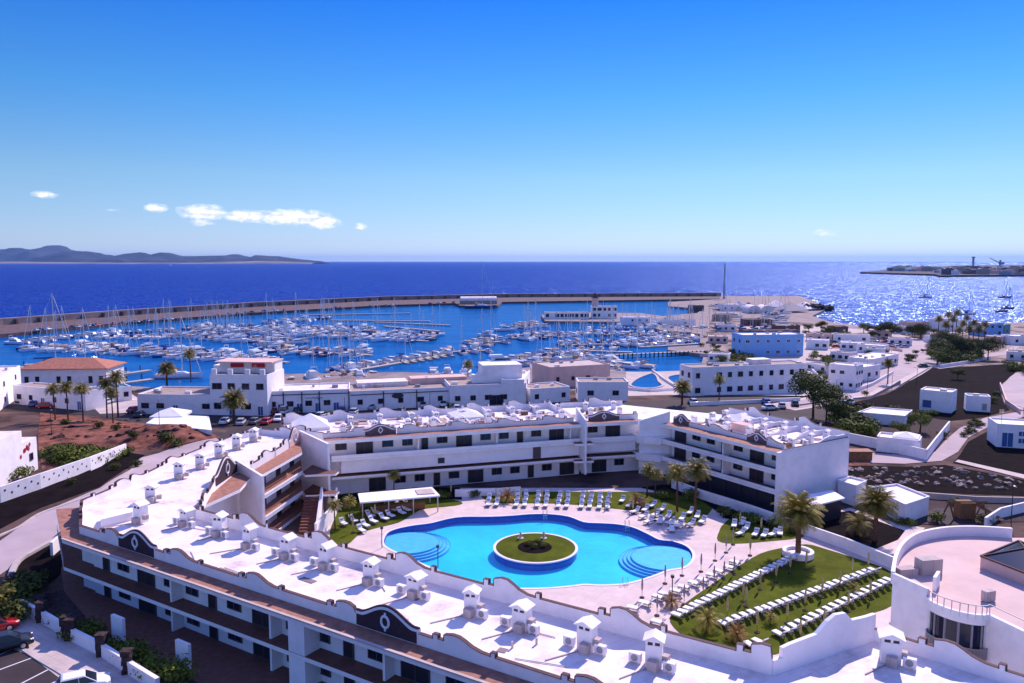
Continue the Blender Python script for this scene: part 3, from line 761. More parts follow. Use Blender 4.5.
# solid white middle storey
m = MB(); m.prism([cpt(1.5,.55), cpt(LC,.55), cpt(LC,dpc), cpt(1.5,dpc)], 3.75, 5.84, 0, bot=True); m.build('solid_front_wall', 'white', cen)
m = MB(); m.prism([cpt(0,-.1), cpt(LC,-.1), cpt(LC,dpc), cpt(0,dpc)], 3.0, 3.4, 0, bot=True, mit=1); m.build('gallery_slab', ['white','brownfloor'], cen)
win(cen, cpt(17.5,.55), dC, oC, 4.2, 1.0, .9); win(cen, cpt(34,.55), dC, oC, 3.8, 1.3, 1.9, 'door', 'frame', 'frame')
parapet(cen, cpt(-1,dpc+.2), cpt(LC-.5,dpc+.2), RZ, per=8, phase=1, skip=((6.3,11.6),), scale=.85)
ornament(cen, cpt(5.4,dpc+.2), cpt(10.5,dpc+.2), RZ, 1.7, oC, .95, 'panel2')
parapet(cen, cpt(-7,16), cpt(LC+.5,16), RZ, per=8, phase=5, scale=1.1)
parapet(cen, cpt(-7,8), cpt(-7,16), RZ)
parapet(cen, cpt(-1,dpc+.2), cpt(-7,8), RZ)
# curved white stair wall at the left end of the middle storey
m = MB(); m.wall(cpt(-.4,-.5), cpt(-.2,8), 2.2, [(0,4.6),(8.5,4.6)], .3); m.build('stair_wall', 'white', cen)
tcs = [( px-331)/(581-331)*LC for px in (345,375,408,434,463,491,518,546,571)]
for i, t in enumerate(tcs):
    x, y = cpt(t, 5.0); chimney(cen, x, y, RZ, RC+random.uniform(-.1,.1), random.uniform(1.5,1.9), .75)
    x, y = cpt(t+1.8, 11.5); chimney(cen, x, y, RZ, RC, random.uniform(1.2,1.6), .7)
    m = MB(); a, c = cpt(t+1.8, 7), cpt(t+1.8, 15.6); m.wall(a, c, RZ, [(0,.3),(3,.35),(4.5,.7),(6,.9),(8.6,.9)], .22); m.build('dividing_wall', 'white', cen)
    if i < 8: acunit(*cpt(t+3.2, 6.4), RZ, RC, f'small air conditioner beside the {ORD[i]} chimney from the left on middle block roof')
def pyramid(root, c, w, h, z, rz, nm='pyramid_roof', mt='white'):
    m = MB(); pts = []
    for dx, dy in ((-1,-1),(1,-1),(1,1),(-1,1)):
        pts.append((c[0]+(dx*math.cos(rz)-dy*math.sin(rz))*w/2, c[1]+(dx*math.sin(rz)+dy*math.cos(rz))*w/2))
    v = [(p[0],p[1],z+.004) for p in pts]+[(p[0],p[1],z+.5) for p in pts]+[(c[0],c[1],z+h)]
    m.add(v, [(0,1,5,4),(1,2,6,5),(2,3,7,6),(3,0,4,7),(4,5,8),(5,6,8),(6,7,8),(7,4,8)]); return m.build(nm, mt, root)
pyramid(cen, cpt(-2.5, 11.5), 6, 2.4, RZ, RC); pyramid(cen, cpt(24.5, 12), 5.5, 1.7, RZ, RC)
# ---- corner section between middle and right blocks
cor = empty('apartment_building', (*G(585,424,RZ), 0), 'short white corner block with dark gable panel linking the middle and right blocks', 'building', 'white holiday apartment blocks round the pool')
KA, KB = G(585,424,RZ), G(638,421.5,RZ); dK = unit(v2(KA, KB)); nK = (-dK[1], dK[0]); oK = (-nK[0], -nK[1]); LK = ln(v2(KA, KB))
def kpt(t, n): return (KA[0]+dK[0]*t+nK[0]*n, KA[1]+dK[1]*t+nK[1]*n)
RA2, RB2 = G(662,424,RZ), G(779,453,RZ)
dR = unit(v2(RA2, RB2)); nR = (-dR[1], dR[0]); oR = (-nR[0], -nR[1]); LR = ln(v2(RA2, RB2)); RR = math.atan2(dR[1], dR[0])
def rpt(t, n): return (RA2[0]+dR[0]*t+nR[0]*n, RA2[1]+dR[1]*t+nR[1]*n)
body(cor, [kpt(.2,2), kpt(LK+1,2), rpt(-.1,2.4), rpt(-.1,15), kpt(LK+3,15.8), kpt(.2,15.8)], -1, RZ)
m = MB(); m.prism([kpt(0,0), kpt(LK,0), kpt(LK,2), kpt(0,2)], RZ-.5, RZ+.05, 0, bot=True, mit=1); m.build('roof_ledge', ['white','terra'], cor)
facade(cor, kpt(0,0), kpt(LK,0), [(6.2,RZ,True)], 2.0, oK, upstand=.5, start=1.2, phase=0, posts=False)
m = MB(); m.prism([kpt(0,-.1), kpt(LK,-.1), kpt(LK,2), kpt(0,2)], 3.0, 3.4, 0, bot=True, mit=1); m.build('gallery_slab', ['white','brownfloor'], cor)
m = MB(); m.prism([kpt(0.3,.5), kpt(LK-.2,.5), kpt(LK-.2,2), kpt(.3,2)], 4.0, 5.84, 0, bot=True); m.build('solid_front_wall', 'white', cor)
facade(cor, kpt(0,0), kpt(LK,0), [(0.1,3.1,False)], 2.0, oK, start=2, phase=1, posts=False)
m = MB(); a = kpt(-.6, 3); c = kpt(-.6, -2.4); m.wall(a, c, 1.0, [(0,RZ+1.4),(5.4,RZ+.2)], .3); m.build('stair_wall', 'white', cor)
ornament(cor, kpt(1.2,2.2), kpt(LK-2.6,2.2), RZ, 1.65, oK, .95, 'panel2')
parapet(cor, kpt(LK-2.6,2.2), kpt(LK+.8,2.2), RZ)
parapet(cor, kpt(.2,15.8), kpt(LK+3,15.8), RZ, phase=2)
m = MB(); a = kpt(LK+.2, -.2); c = rpt(-.4, 2.2); c2 = (a[0]+(c[0]-a[0])*1.0, a[1]+(c[1]-a[1])*1.0); m.wall(a, c2, 0, [(0, RZ+.2),(ln(v2(a,c2)), RZ+1.9)], .35); m.build('stair_wall', 'white', cor)
for zf in (6.2, 3.2):
    m = MB(); m.prism([kpt(LK-.3,0), kpt(LK+.6,-1.2), rpt(0,-.2), rpt(0,2.4), kpt(LK-.3,2)], zf-.7, zf+.5, 0, bot=True); m.build('curved_balcony', 'white', cor)
for zf in (6.2, 3.2):
    m = MB(); m.prism([kpt(-2.3,-1.6), kpt(1.0,-1.9), kpt(1.0,0), kpt(-2.3,0)], zf-.35, zf, 0, bot=True, mit=1); m.build('stair_landing', ['white','brownfloor'], cor)
for t in (3, 8.5):
    chimney(cor, *kpt(t, 6), RZ, 0, 1.6, .75); chimney(cor, *kpt(t+1, 12), RZ, 0, 1.5, .7)
# ---- right block
rig = empty('apartment_building', (*RB2, 0), 'white right hand block with two open galleries of dark windows and blank end wall', 'building', 'white holiday apartment blocks round the pool')
endR = G(840,437,RZ); wR = (endR[0]-RB2[0])*nR[0]+(endR[1]-RB2[1])*nR[1]
body(rig, [rpt(0,2.4), rpt(LR-.5,2.4), rpt(LR-.5,0), rpt(LR,0), rpt(LR,wR), rpt(0,wR)], -1, RZ)
m = MB(); m.prism([rpt(0,0), rpt(LR-.5,0), rpt(LR-.5,2.4), rpt(0,2.4)], RZ-.5, RZ+.05, 0, bot=True, mit=1); m.build('roof_ledge', ['white','terra'], rig)
facade(rig, rpt(0,0), rpt(LR-.55,0), [(6.2,RZ,True),(3.2,6.2,True)], 2.4, oR, upstand=.4, start=.8, phase=1)
# dark glazed restaurant front at ground level
m = MB(); m.wall(rpt(7,.6), rpt(LR,.6), .1, [(0,2.7),(LR-7,2.7)], .1); m.build('glazed_front', 'door', rig)
for t in range(8, int(LR), 3):
    m = MB(); m.box((*rpt(t,.45), 1.45), (.2,.2,2.7), RR); m.build('column', 'dark', rig)
parapet(rig, rpt(0,2.6), rpt(LR-1,2.6), RZ, phase=5, skip=((0.2,4.0),(16.3,20.2)), scale=.8)
ornament(rig, rpt(.2,2.6), rpt(4,2.6), RZ, 1.75, oR, 1.0, 'panel2'); ornament(rig, rpt(16.3,2.6), rpt(20.2,2.6), RZ, 1.6, oR, .9, 'panel2')
parapet(rig, rpt(LR-.2,1), rpt(LR-.2,wR), RZ, per=30, phase=-6, scale=.35)
parapet(rig, rpt(0,wR-.2), rpt(LR,wR-.2), RZ, phase=1, scale=1.3)
def rightroof():
    for i in range(6):
        t = 2+i*4.0
        for n_ in (5.2, 9.5, 13.8):
            if n_ < wR-1.5: chimney(rig, *rpt(t+random.uniform(-.6,.6), n_), RZ, RR+random.uniform(-.1,.1), random.uniform(1.2,1.7), .72)
        m = MB(); a, c = rpt(t+2, 7), rpt(t+2, wR-.6); q = ln(v2(a,c)); m.wall(a, c, RZ, [(0,.3),(q*.3,.35),(q*.45,.8),(q*.6,1.05),(q*.75,.8),(q,.8)], .22); m.build('dividing_wall', 'white', rig)
        acunit(*rpt(t+1.2, 7.6), RZ, RR, f'small air conditioner box on the right block roof, {ORD[i]} from its corner end')
    pyramid(rig, rpt(6,wR-4), 4.5, 1.6, RZ, RR)
    b = MB(); b.box((*rpt(11,7.5), RZ+.6), (3.0,2.0,1.2), RR); b.build('roof_hatch', 'pinkstone', rig)
rightroof()
# clutter on the rear roofs: mats, patches, small boxes, pipes
def clutter(root, fn, L_, n0, n1, n, seed, rz):
    rr = random.Random(seed)
    for i in range(n):
        t, u = rr.uniform(1.5, L_-1.5), rr.uniform(n0, n1); w, d_ = rr.uniform(1,3.4), rr.uniform(.8,2.2); c = fn(t, u); k = rr.random(); b = MB()
        if k < .35: b.box((*c, RZ+.03+i*.002), (w, d_, .04), rz); b.build('roof_patch', rr.choice(['patch','tan','concrete']), root)
        elif k < .75: b.box((*c, RZ+.3), (w*.35, d_*.4, .6), rz); b.build('roof_unit', rr.choice(['sidewalk','grey','white','patch','wood']), root)
        else: b.tube((*c, RZ+.1), (*fn(t+rr.uniform(-2,2), u+rr.uniform(1,2.5)), RZ+.1), .06, n=5); b.build('roof_pipe', 'grey', root)
clutter(cen, cpt, LC, 3.5, 14.5, 85, 5, RC); clutter(cor, kpt, LK, 3.5, 14.5, 14, 6, 0); clutter(rig, rpt, LR, 3.8, wR-1.2, 46, 7, RR)
def frontclutter():
    rr = random.Random(12)
    for i in range(26):
        t = rr.uniform(4, 78); u = rr.uniform(1.2, 8.2); c = (FL0[0]+D[0]*t+NB[0]*u, FL0[1]+D[1]*t+NB[1]*u); k = rr.random(); b = MB()
        if k < .5: b.tube((*c, RZ+.06), (c[0]+D[0]*rr.uniform(1,5), c[1]+D[1]*rr.uniform(1,5), RZ+.06), .035, n=4); b.build('roof_cable', 'grey', hot)
        elif k < .8: b.box((*c, RZ+.02+i*.0015), (rr.uniform(.6,2), rr.uniform(.5,1.2), .03), RA+rr.uniform(-.2,.2)); b.build('roof_patch', rr.choice(['patch','concrete','sidewalk']), hot)
        else: b.tube((*c, RZ), (*c, RZ+.5), .09, n=7); b.build('roof_vent', 'sidewalk', hot)
frontclutter()
# ---- round tower building at right
TZ = 12.0
tow = empty('apartment_building', (*G(930,600,TZ), 0), 'white building with rounded corners, pink flat roof terrace and curved bay window at right edge', 'building')
arc = smooth_line(P([(893,572),(896,556),(903,543),(918,533),(945,527.5),(975,526.5),(1012,528.5)], TZ), 6)
tR = [arc[-1], (arc[-1][0]+22, arc[-1][1]-2), (arc[-1][0]+24, 40)]
bay_l = G(929, 588, TZ); bay_r = G(990, 606, TZ)
bayc = lerp(bay_l, bay_r, .5); br = ln(v2(bay_l, bay_r))/2; bd_ = unit(v2(bay_l, bay_r)); bo = (bd_[1], -bd_[0])
bay = []
for i in range(13):
    t = math.pi*(1-i/12); bay.append((bayc[0]+bd_[0]*math.cos(t)*br+bo[0]*math.sin(t)*br*.62, bayc[1]+bd_[1]*math.cos(t)*br+bo[1]*math.sin(t)*br*.62))
rr_ = G(1024, 622, TZ); rd = unit(v2(bay_r, rr_)); far_r = (bay_r[0]+rd[0]*22, bay_r[1]+rd[1]*22)
outline = arc+tR[:1]+[(far_r[0]+10, arc[-1][1]-2), far_r]
low = [p for p in outline]
body(tow, arc+[(far_r[0]+10, arc[-1][1]), far_r, bay_r]+bay[::-1][1:-1]+[bay_l], 10.6, TZ-.9, 'upper_storey', ('white','pinkroof') if 'pinkroof' in M else ('white','roofwhite'))
body(tow, arc+[(far_r[0]+10, arc[-1][1]), far_r, bay_r, bay_l], -1, 10.6, 'walls')
m = MB()
pts = arc
for i in range(len(arc)-1): m.wall(arc[i], arc[i+1], TZ-.95, [(0,1.0),(ln(v2(arc[i],arc[i+1])),1.0)], .3)
m.build('round_parapet', 'white', tow)
m = MB(); m.wall(arc[0], bay_l, TZ-.95, [(0,.9),(ln(v2(arc[0],bay_l)),.9)], .3)
for i in range(len(bay)-1): m.wall(bay[i], bay[i+1], TZ-.95, [(0,.4),(ln(v2(bay[i],bay[i+1])),.4)], .25)
m.wall(bay_r, far_r, TZ-.95, [(0,.35),(22,.35)], .3); m.build('low_parapet', 'white', tow)
# glazed bay band under the roof
gb = [(bayc[0]+(p[0]-bayc[0])*.86, bayc[1]+(p[1]-bayc[1])*.86) for p in bay]
m = MB(); m.prism(gb, 7.9, 10.598, 0); m.build('bay_glazing', 'glass', tow)
m = MB()
for p in gb[1:-1:2]: m.box((p[0], p[1], 9.25), (.12,.12,2.6))
m.build('glazing_bars', 'grey', tow)
m = MB(); m.prism(bay, 7.45, 7.9, 0, bot=True); m.build('balcony_slab', 'white', tow)
m = MB()
for i in range(len(bay)-1):
    for k in range(6):
        p = lerp(bay[i], bay[i+1], k/6); m.tube((p[0],p[1],7.9), (p[0],p[1],8.75), .03, n=4)
    m.tube((*bay[i],8.75), (*bay[i+1],8.75), .05, n=4)
m.build('balcony_railing', 'grey', tow)
m = MB(); m.prism(bay, 2, 7.449, 0); m.build('lower_bay', 'white', tow)
rail = MB()
q = bay[1:]+[lerp(bay_r, far_r, k/8) for k in range(1, 9)]
for i in range(len(q)-1):
    rail.tube((*q[i],TZ-.6), (*q[i],TZ+.1), .03, n=4); rail.tube((*q[i],TZ+.1), (*q[i+1],TZ+.1), .035, n=4)
rail.build('roof_railing', 'grey', tow)
# skylight box
sk = P([(980,568),(1030,588),(1068,575),(1018,552)], TZ-.9); zz = TZ-.9
m = MB(); m.prism(sk, zz, zz+1.0); m.build('skylight_base', 'pinkstone', tow)
cx = sum(p[0] for p in sk)/4; cy = sum(p[1] for p in sk)/4
m = MB(); v = [(p[0],p[1],zz+1.02) for p in sk]+[(cx,cy,zz+1.9)]; m.add(v, [(0,1,4),(1,2,4),(2,3,4),(3,0,4)]); m.build('skylight_glass', 'glass', tow)
m = MB()
for p in sk: m.tube((p[0],p[1],zz+1.05), (cx,cy,zz+1.93), .08, n=4)
for i in range(4): m.tube((*sk[i],zz+1.05), (*sk[(i+1)%4],zz+1.05), .1, n=4)
m.build('skylight_frame', 'coping', tow)
x, y = G(928, 573, TZ-.9); m = MB(); m.box((x,y,zz+.65), (1.9,1.0,1.3), .2); m.box((x-2,y-.3,zz+.3), (1.6,.9,.6), .2); m.build('roof_plant_box', 'sidewalk', tow)
x, y = G(936, 588, TZ-.9); m = MB(); m.box((x,y,zz+.5), (1.6,.25,1.3), .9); m.build('roof_screen', 'white', tow)
x, y = G(988, 601, TZ-.9); m = MB(); m.box((x,y,zz+.45), (.9,.5,.8), .3); m.build('roof_vent', 'sidewalk', tow)
# entrance pavilion and low white block right of the hotel
def blockhouse(nm, pxpoly, z, h, lab, cat='building', mt=('white','roofwhite'), base=None, grp=None, zr=None):
    poly = P(pxpoly, z+h if zr is None else zr)
    c = (sum(p[0] for p in poly)/len(poly), sum(p[1] for p in poly)/len(poly))
    r = empty(nm, (*c, z), lab, cat, grp); body(r, poly, z-.3 if base is None else base, z+h, 'walls', mt)
    m = MB()
    for i in range(len(poly)):
        a, c2 = poly[i], poly[(i+1)%len(poly)]; m.wall(a, c2, z+h-.002, [(0,.3),(ln(v2(a,c2)),.3)], .22)
    m.build('roof_rim', 'white', r)
    return r, poly
r, p = blockhouse('pavilion', [(870,489),(897,485.5),(929,498),(905,506)], 0, 2.6, 'low white flat roofed pavilion between the right block and the round building')
r, p = blockhouse('pavilion', [(838,481.5),(850,478),(866,482),(856,487)], 0, 3.0, 'small white entrance box at foot of the blank end wall')
m = MB(); q = P([(800,497),(832,491),(845,499),(812,507)], 2.8); cx, cy = lerp(q[0], q[2], .5)
r = empty('entrance_canopy', (cx,cy,0), 'glass walled entrance with pale sloping canopy beside the blank end wall', 'canopy')
m.prism(q, 2.75, 2.95, 0, bot=True); m.build('canopy_roof', 'white', r)
m = MB(); m.prism([lerp((cx,cy),p,.85) for p in q], 0, 2.74); m.build('glazed_walls', 'door', r)
# ------------------------------------------------------------ pool court
M['deck'] = mat('pink_pool_deck', (.72,.57,.54), .85, .2, noise_s=.35, amt=.2, bump=.1, bscale=5, detail=8, joints=(1.2,1.2,.14,.5))
M['pinkroof'] = mat('pink_roof_terrace', (.68,.49,.45), .85, .2, noise_s=.3, amt=.15, detail=8)
for o in tow.children:
    if o.name.startswith('upper_storey'): o.data.materials[1] = M['pinkroof']
pool_px = [(384,543),(387,534),(396,529.5),(412,526),(431,523.5),(447,519.5),(463,517.2),(490,517),(512,516),(530,514.5),(550,514.5),(569,517),(584,522.5),(600,523.5),(616,524.5),(632,527.5),(647,534),(659,540),(672,541.5),(686,546.5),(692,553.5),(691,561),(683,567.5),(668,570),(655,575),(640,580),(622,584),(600,585),(584,584.3),(570,586),(545,588),(512,588),(480,585),(455,577),(430,567),(406,556),(390,549)]
pool = smooth_loop(P(pool_px), 3)
isl = [(PC[0]*0+G(535.5,548)[0]+5.35*math.cos(t), G(535.5,548)[1]+5.35*math.sin(t)) for t in [2*math.pi*i/40 for i in range(40)]]
IC = G(535.5, 548)
deck_out = P([(300,560),(318,520),(330,497),(345,488),(640,488),(662,485),(690,487),(800,532),(893,573),(893,640),(860,690),(772,720),(512,640)])
# deck with pool hole
def with_hole(nm, outer, hole, z, m):
    loops = [[Vector((p[0],p[1],0)) for p in outer], [Vector((p[0],p[1],0)) for p in hole]]
    flat = outer+hole; tr = tessellate_polygon(loops); fs = []
    for t in tr:
        A, B, C = (flat[k] for k in t)
        fs.append(t if (B[0]-A[0])*(C[1]-A[1])-(C[0]-A[0])*(B[1]-A[1]) > 0 else t[::-1])
    b = MB(); b.add([(p[0],p[1],z) for p in flat], fs); return tag(b.build(nm, m), kind='structure')
with_hole('pool_deck', deck_out, pool, .02, 'deck')
M['pooltile'] = mat('pool_tile', (.05,.74,.88), .4, .4, noise_s=.12, col2=(.025,.56,.82))
M['pooldark'] = mat('dark_blue_tile', (.015,.08,.46), .4, .4, noise_s=2, amt=.2)
M['poolstep'] = mat('shallow_tile', (.20,.60,.85), .5, .3, noise_s=.8, amt=.15)
M['stepblue'] = mat('step_tile', (.03,.26,.62), .4, .3)
M['rim'] = mat('pool_rim', (.72,.66,.66), .7, .3)
def pw():
    m = bpy.data.materials.new('pool_water'); m.use_nodes = True; nt = m.node_tree; N = nt.nodes.new; L = nt.links.new
    nt.nodes.clear(); out = N('ShaderNodeOutputMaterial'); t = N('ShaderNodeBsdfTransparent'); t.inputs[0].default_value = (.62,.93,1,1)
    g = N('ShaderNodeBsdfGlossy'); g.inputs['Roughness'].default_value = .05
    lw_ = N('ShaderNodeLayerWeight'); lw_.inputs[0].default_value = .5
    pw_ = N('ShaderNodeMath'); pw_.operation = 'POWER'; L(lw_.outputs['Facing'], pw_.inputs[0]); pw_.inputs[1].default_value = 4
    f = N('ShaderNodeMath'); f.operation = 'MULTIPLY_ADD'; L(pw_.outputs[0], f.inputs[0]); f.inputs[1].default_value = .45; f.inputs[2].default_value = .02
    tc = N('ShaderNodeTexCoord'); n = N('ShaderNodeTexNoise'); n.inputs['Scale'].default_value = 1.6; n.inputs['Detail'].default_value = 3; L(tc.outputs['Object'], n.inputs['Vector'])
    b = N('ShaderNodeBump'); b.inputs['Strength'].default_value = .8; b.inputs['Distance'].default_value = .12; L(n.outputs[0], b.inputs['Height'])
    L(b.outputs[0], g.inputs['Normal']); L(b.outputs[0], lw_.inputs['Normal'])
    x = N('ShaderNodeMixShader'); L(f.outputs[0], x.inputs[0]); L(t.outputs[0], x.inputs[1]); L(g.outputs[0], x.inputs[2]); L(x.outputs[0], out.inputs[0])
    return m
M['poolwater'] = pw()
pr = empty('swimming_pool', (*PC, 0), 'large turquoise lobed swimming pool with round planted island and step coves', 'swimming pool')
b = MB(); b.prism(pool, -1.0, -.95, 0); b.build('pool_floor', 'pooltile', pr)
n = len(pool); b = MB()
b.add([(p[0],p[1],-.95) for p in pool]+[(p[0],p[1],.05) for p in pool], [(i+n, (i+1)%n+n, (i+1)%n, i) for i in range(n)]); b.build('pool_wall', 'pooldark', pr)
def band(loop, w, z0, z1, nm, mt, parent):
    b = MB(); k = len(loop); cx = sum(p[0] for p in loop)/k; cy = sum(p[1] for p in loop)/k; outl = []
    for i, p in enumerate(loop):
        d = unit(v2(loop[i-1], loop[(i+1)%k])); nn = (d[1], -d[0])
        if (p[0]+nn[0]-cx)**2+(p[1]+nn[1]-cy)**2 < (p[0]-cx)**2+(p[1]-cy)**2 and False: nn = (-nn[0], -nn[1])
        outl.append((p[0]+nn[0]*w, p[1]+nn[1]*w))
    vs = [(p[0],p[1],z1) for p in loop]+[(p[0],p[1],z1) for p in outl]+[(p[0],p[1],z0) for p in outl]+[(p[0],p[1],z0) for p in loop]
    fs = []
    for i in range(k):
        j = (i+1)%k
        for a in range(4): c = (a+1)%4; fs.append((a*k+i, a*k+j, c*k+j, c*k+i))
    b.add(vs, fs); return b.build(nm, mt, parent)
area = sum(pool[i][0]*pool[(i+1)%n][1]-pool[(i+1)%n][0]*pool[i][1] for i in range(n))
band(pool, .35 if area > 0 else -.35, .0, .07, 'pool_rim', 'rim', pr)
b = MB(); b.prism(pool, -.16, -.14, 0, side=False); b.build('water_surface', 'poolwater', pr)
# island
b = MB(); b.lathe([(5.35,-.95),(5.35,.10)], (*IC,0), 48); b.build('island_wall', 'pooldark', pr)
b = MB(); b.lathe([(5.35,.0),(5.5,.0),(5.5,.14),(5.15,.14),(5.15,.08)], (*IC,0), 48); b.build('island_rim', 'rim', pr)
b = MB(); b.lathe([(5.16,.10),(4.0,.18),(2.2,.26),(0.01,.28)], (*IC,0), 40); b.build('island_lawn', 'lawn', pr)
b = MB(); b.lathe([(2.3,.24),(2.0,.31),(0.01,.33)], (IC[0]-.1,IC[1]-.3,0), 30); b.build('island_flower_bed', 'picon', pr)
# steps
def inside(p, poly):
    c = False; n = len(poly); j = n-1
    for i in range(n):
        a, b_ = poly[i], poly[j]
        if (a[1] > p[1]) != (b_[1] > p[1]) and p[0] < (b_[0]-a[0])*(p[1]-a[1])/(b_[1]-a[1])+a[0]: c = not c
        j = i
    return c
def clipdisc(c, r, poly, n=72):
    out = []
    for i in range(n):
        t = 2*math.pi*i/n; rr = r
        for q in range(24):
            if inside((c[0]+rr*math.cos(t), c[1]+rr*math.sin(t)), poly): break
            rr -= r/26
        out.append((c[0]+rr*math.cos(t), c[1]+rr*math.sin(t)))
    return out
for c, r in ((G(664,556), 4.1), (G(409,541), 4.0)):
    for k in range(4):
        dsc = clipdisc(c, r+.5*k, pool); b = MB(); z = -.22-.17*k; b.prism(dsc, -.94, z, 0); b.build('pool_step', 'poolstep', pr)
        b = MB(); q = len(dsc)
        for i in range(q):
            a_, c_ = dsc[i], dsc[(i+1)%q]
            if abs(ln(v2(a_, c))-(r+.5*k)) < .02 and abs(ln(v2(c_, c))-(r+.5*k)) < .02: b.tube((*a_, z+.01), (*c_, z+.01), .035, n=4)
        b.build('step_edge', 'stepblue', pr)
# pool ladders
def ladder(px, py, lab):
    x, y = G(px, py); r = empty('pool_ladder', (x,y,0), lab, 'ladder', 'steel pool ladders')
    for s in (-.28, .28):
        b = MB(); pts = [(x+s,y-.5,-.7),(x+s,y-.45,.5),(x+s,y-.2,.85),(x+s,y+.2,.8),(x+s,y+.35,.02)]
        for i in range(4): b.tube(pts[i], pts[i+1], .03, n=5)
        b.build('handrail', 'chrome', r)
    b = MB()
    for z in (-.5,-.25,0): b.box((x,y-.47,z), (.54,.1,.04))
    b.build('rungs', 'chrome', r)
ladder(545, 514.5, 'steel ladder at the far edge of the pool behind the island'); ladder(627, 526, 'steel ladder at the far edge near the right step cove'); ladder(625, 584, 'steel ladder at the near edge of the pool, right of the island')
# lawns
lawn_main = smooth_loop(P([(670,617),(690,600),(710,586),(735,569),(760,554),(783,548),(806,544.5),(828,550),(860,560),(891,572),(893,590),(892,606),(860,618),(820,640),(790,650),(768,656),(735,655),(700,645),(678,632)]), 3)
sheet('lawn', lawn_main, .05, 'lawn'); 
sheet('lawn', smooth_loop(P([(330,538),(334,520),(345,505),(380,498),(440,498),(462,502.5),(455,506),(425,509),(412,515),(398,523),(364,532),(345,546)]), 3), .05, 'lawn')
sheet('lawn', smooth_loop(P([(478,493),(490,492),(600,492),(660,493),(712,500),(706,517),(695,526),(680,521),(650,514),(620,509.5),(560,504),(500,503.5),(487,501)]), 3), .05, 'lawn')
sheet('lawn', smooth_loop(P([(718,541),(719,532),(724,524),(738,519),(800,534),(797,538.5),(770,541.5),(735,544)]), 3), .05, 'lawn')
sheet('planting_bed', P([(330,497),(345,488),(460,488),(462,500),(400,497),(340,505)]), .06, 'picon')
sheet('planting_bed', P([(640,488),(662,485),(690,487),(735,504),(720,514),(700,500)]), .06, 'picon')
sheet('planting_bed', P([(722,518),(735,505),(800,532),(796,534),(760,525)]), .06, 'picon')
# ------------------------------------------------------------ loungers and parasols
def mk_lounger():
    r = empty('sun_lounger', (0,0,0), 'x', 'sun lounger')
    b = MB()
    b.box((0,.02,.30), (.68,1.28,.05)); 
    for sx in (-.28,.28):
        for sy in (-.55,.6): b.box((sx,sy,.14), (.05,.05,.28))
        b.tube((sx,-.6,.3), (sx,-.85,.1), .02, n=4)
    b.build('frame', 'lframe', r, world=False)
    b = MB(); b.box((0,.06,.40), (.66,1.22,.13))
    b.add([(-.33,-.50,.34),(.33,-.50,.34),(.33,-.50,.47),(-.33,-.50,.47),(-.33,-1.02,.95),(.33,-1.02,.95),(.33,-.93,1.02),(-.33,-.93,1.02)], [(0,1,2,3),(4,7,6,5),(0,4,5,1),(1,5,6,2),(2,6,7,3),(3,7,4,0)])
    b.build('mattress', 'lounger', r, world=False)
    b = MB(); b.box((0,-.78,.77), (.5,.26,.10)); b.build('pillow', 'lframe', r, world=False)
    return Proto(r)
LOU = mk_lounger()
def mk_parasol(cloth, h, name='parasol', rad=.2):
    r = empty(name, (0,0,0), 'x', 'parasol')
    b = MB(); b.tube((0,0,.0), (0,0,h), .03, n=6); b.build('pole', 'grey' if cloth == 'parasol' else 'wood', r, world=False)
    b = MB(); b.lathe([(.02,h),(rad*.6,h-.12),(rad,h-.8),(rad*.75,h-1.3),(rad*.3,h-1.5)], n=8); b.build('folded_canopy', cloth, r, world=False)
    b = MB(); b.lathe([(.28,0),(.28,.08),(.05,.1)], n=10); b.build('base', 'stone', r, world=False)
    return Proto(r)
PAR = mk_parasol('parasol', 2.3, rad=.12); THA = mk_parasol('thatch', 2.3, rad=.15)
def lounger_row(a, b, n, face, rowname, gid, jit=.06, skip=()):
    A, B = G(*a), G(*b)
    for i in range(n):
        if i in skip: continue
        t = i/(n-1); x, y = lerp(A, B, t)
        LOU.place((x+random.uniform(-jit,jit), y+random.uniform(-jit,jit), .05), face+random.uniform(-.13,.13), f'white sun lounger, {ORD[i]} from near end of {rowname}', gid, .94)
def ang(dx, dy): return math.atan2(dy, dx)-math.pi/2        # local +Y (feet) -> direction
rowdir = unit(v2(G(720,625), G(876,573))); feet = (-rowdir[1], rowdir[0])
lounger_row((677,618), (791,561), 23, ang(*unit((-.75,.66))), 'the lawn row nearest the pool', 'sun loungers in rows on the lawn')
lounger_row((723,627), (873,573), 24, ang(*feet), 'the middle row on the main lawn', 'sun loungers in rows on the lawn')
lounger_row((779,637), (889,583), 18, ang(*feet), 'the lawn row nearest the round building', 'sun loungers in rows on the lawn')
lounger_row((750,648), (758,645), 2, ang(*feet), 'the short pair at the near lawn corner', 'sun loungers in rows on the lawn')
k = 0
for (px, py) in [(633,611),(645,606),(658,600),(664,597),(676,594),(684,590),(694,586),(703,583),(712,578),(719,574),(729,570),(735,565),(657,625)]:
    x, y = G(px, py)
    LOU.place((x,y,.03), ang(-.8,.6)+random.uniform(-.15,.15), f'white sun lounger on pink deck right of the pool, {ORD[k]} from near end', 'sun loungers on the pool deck'); k += 1
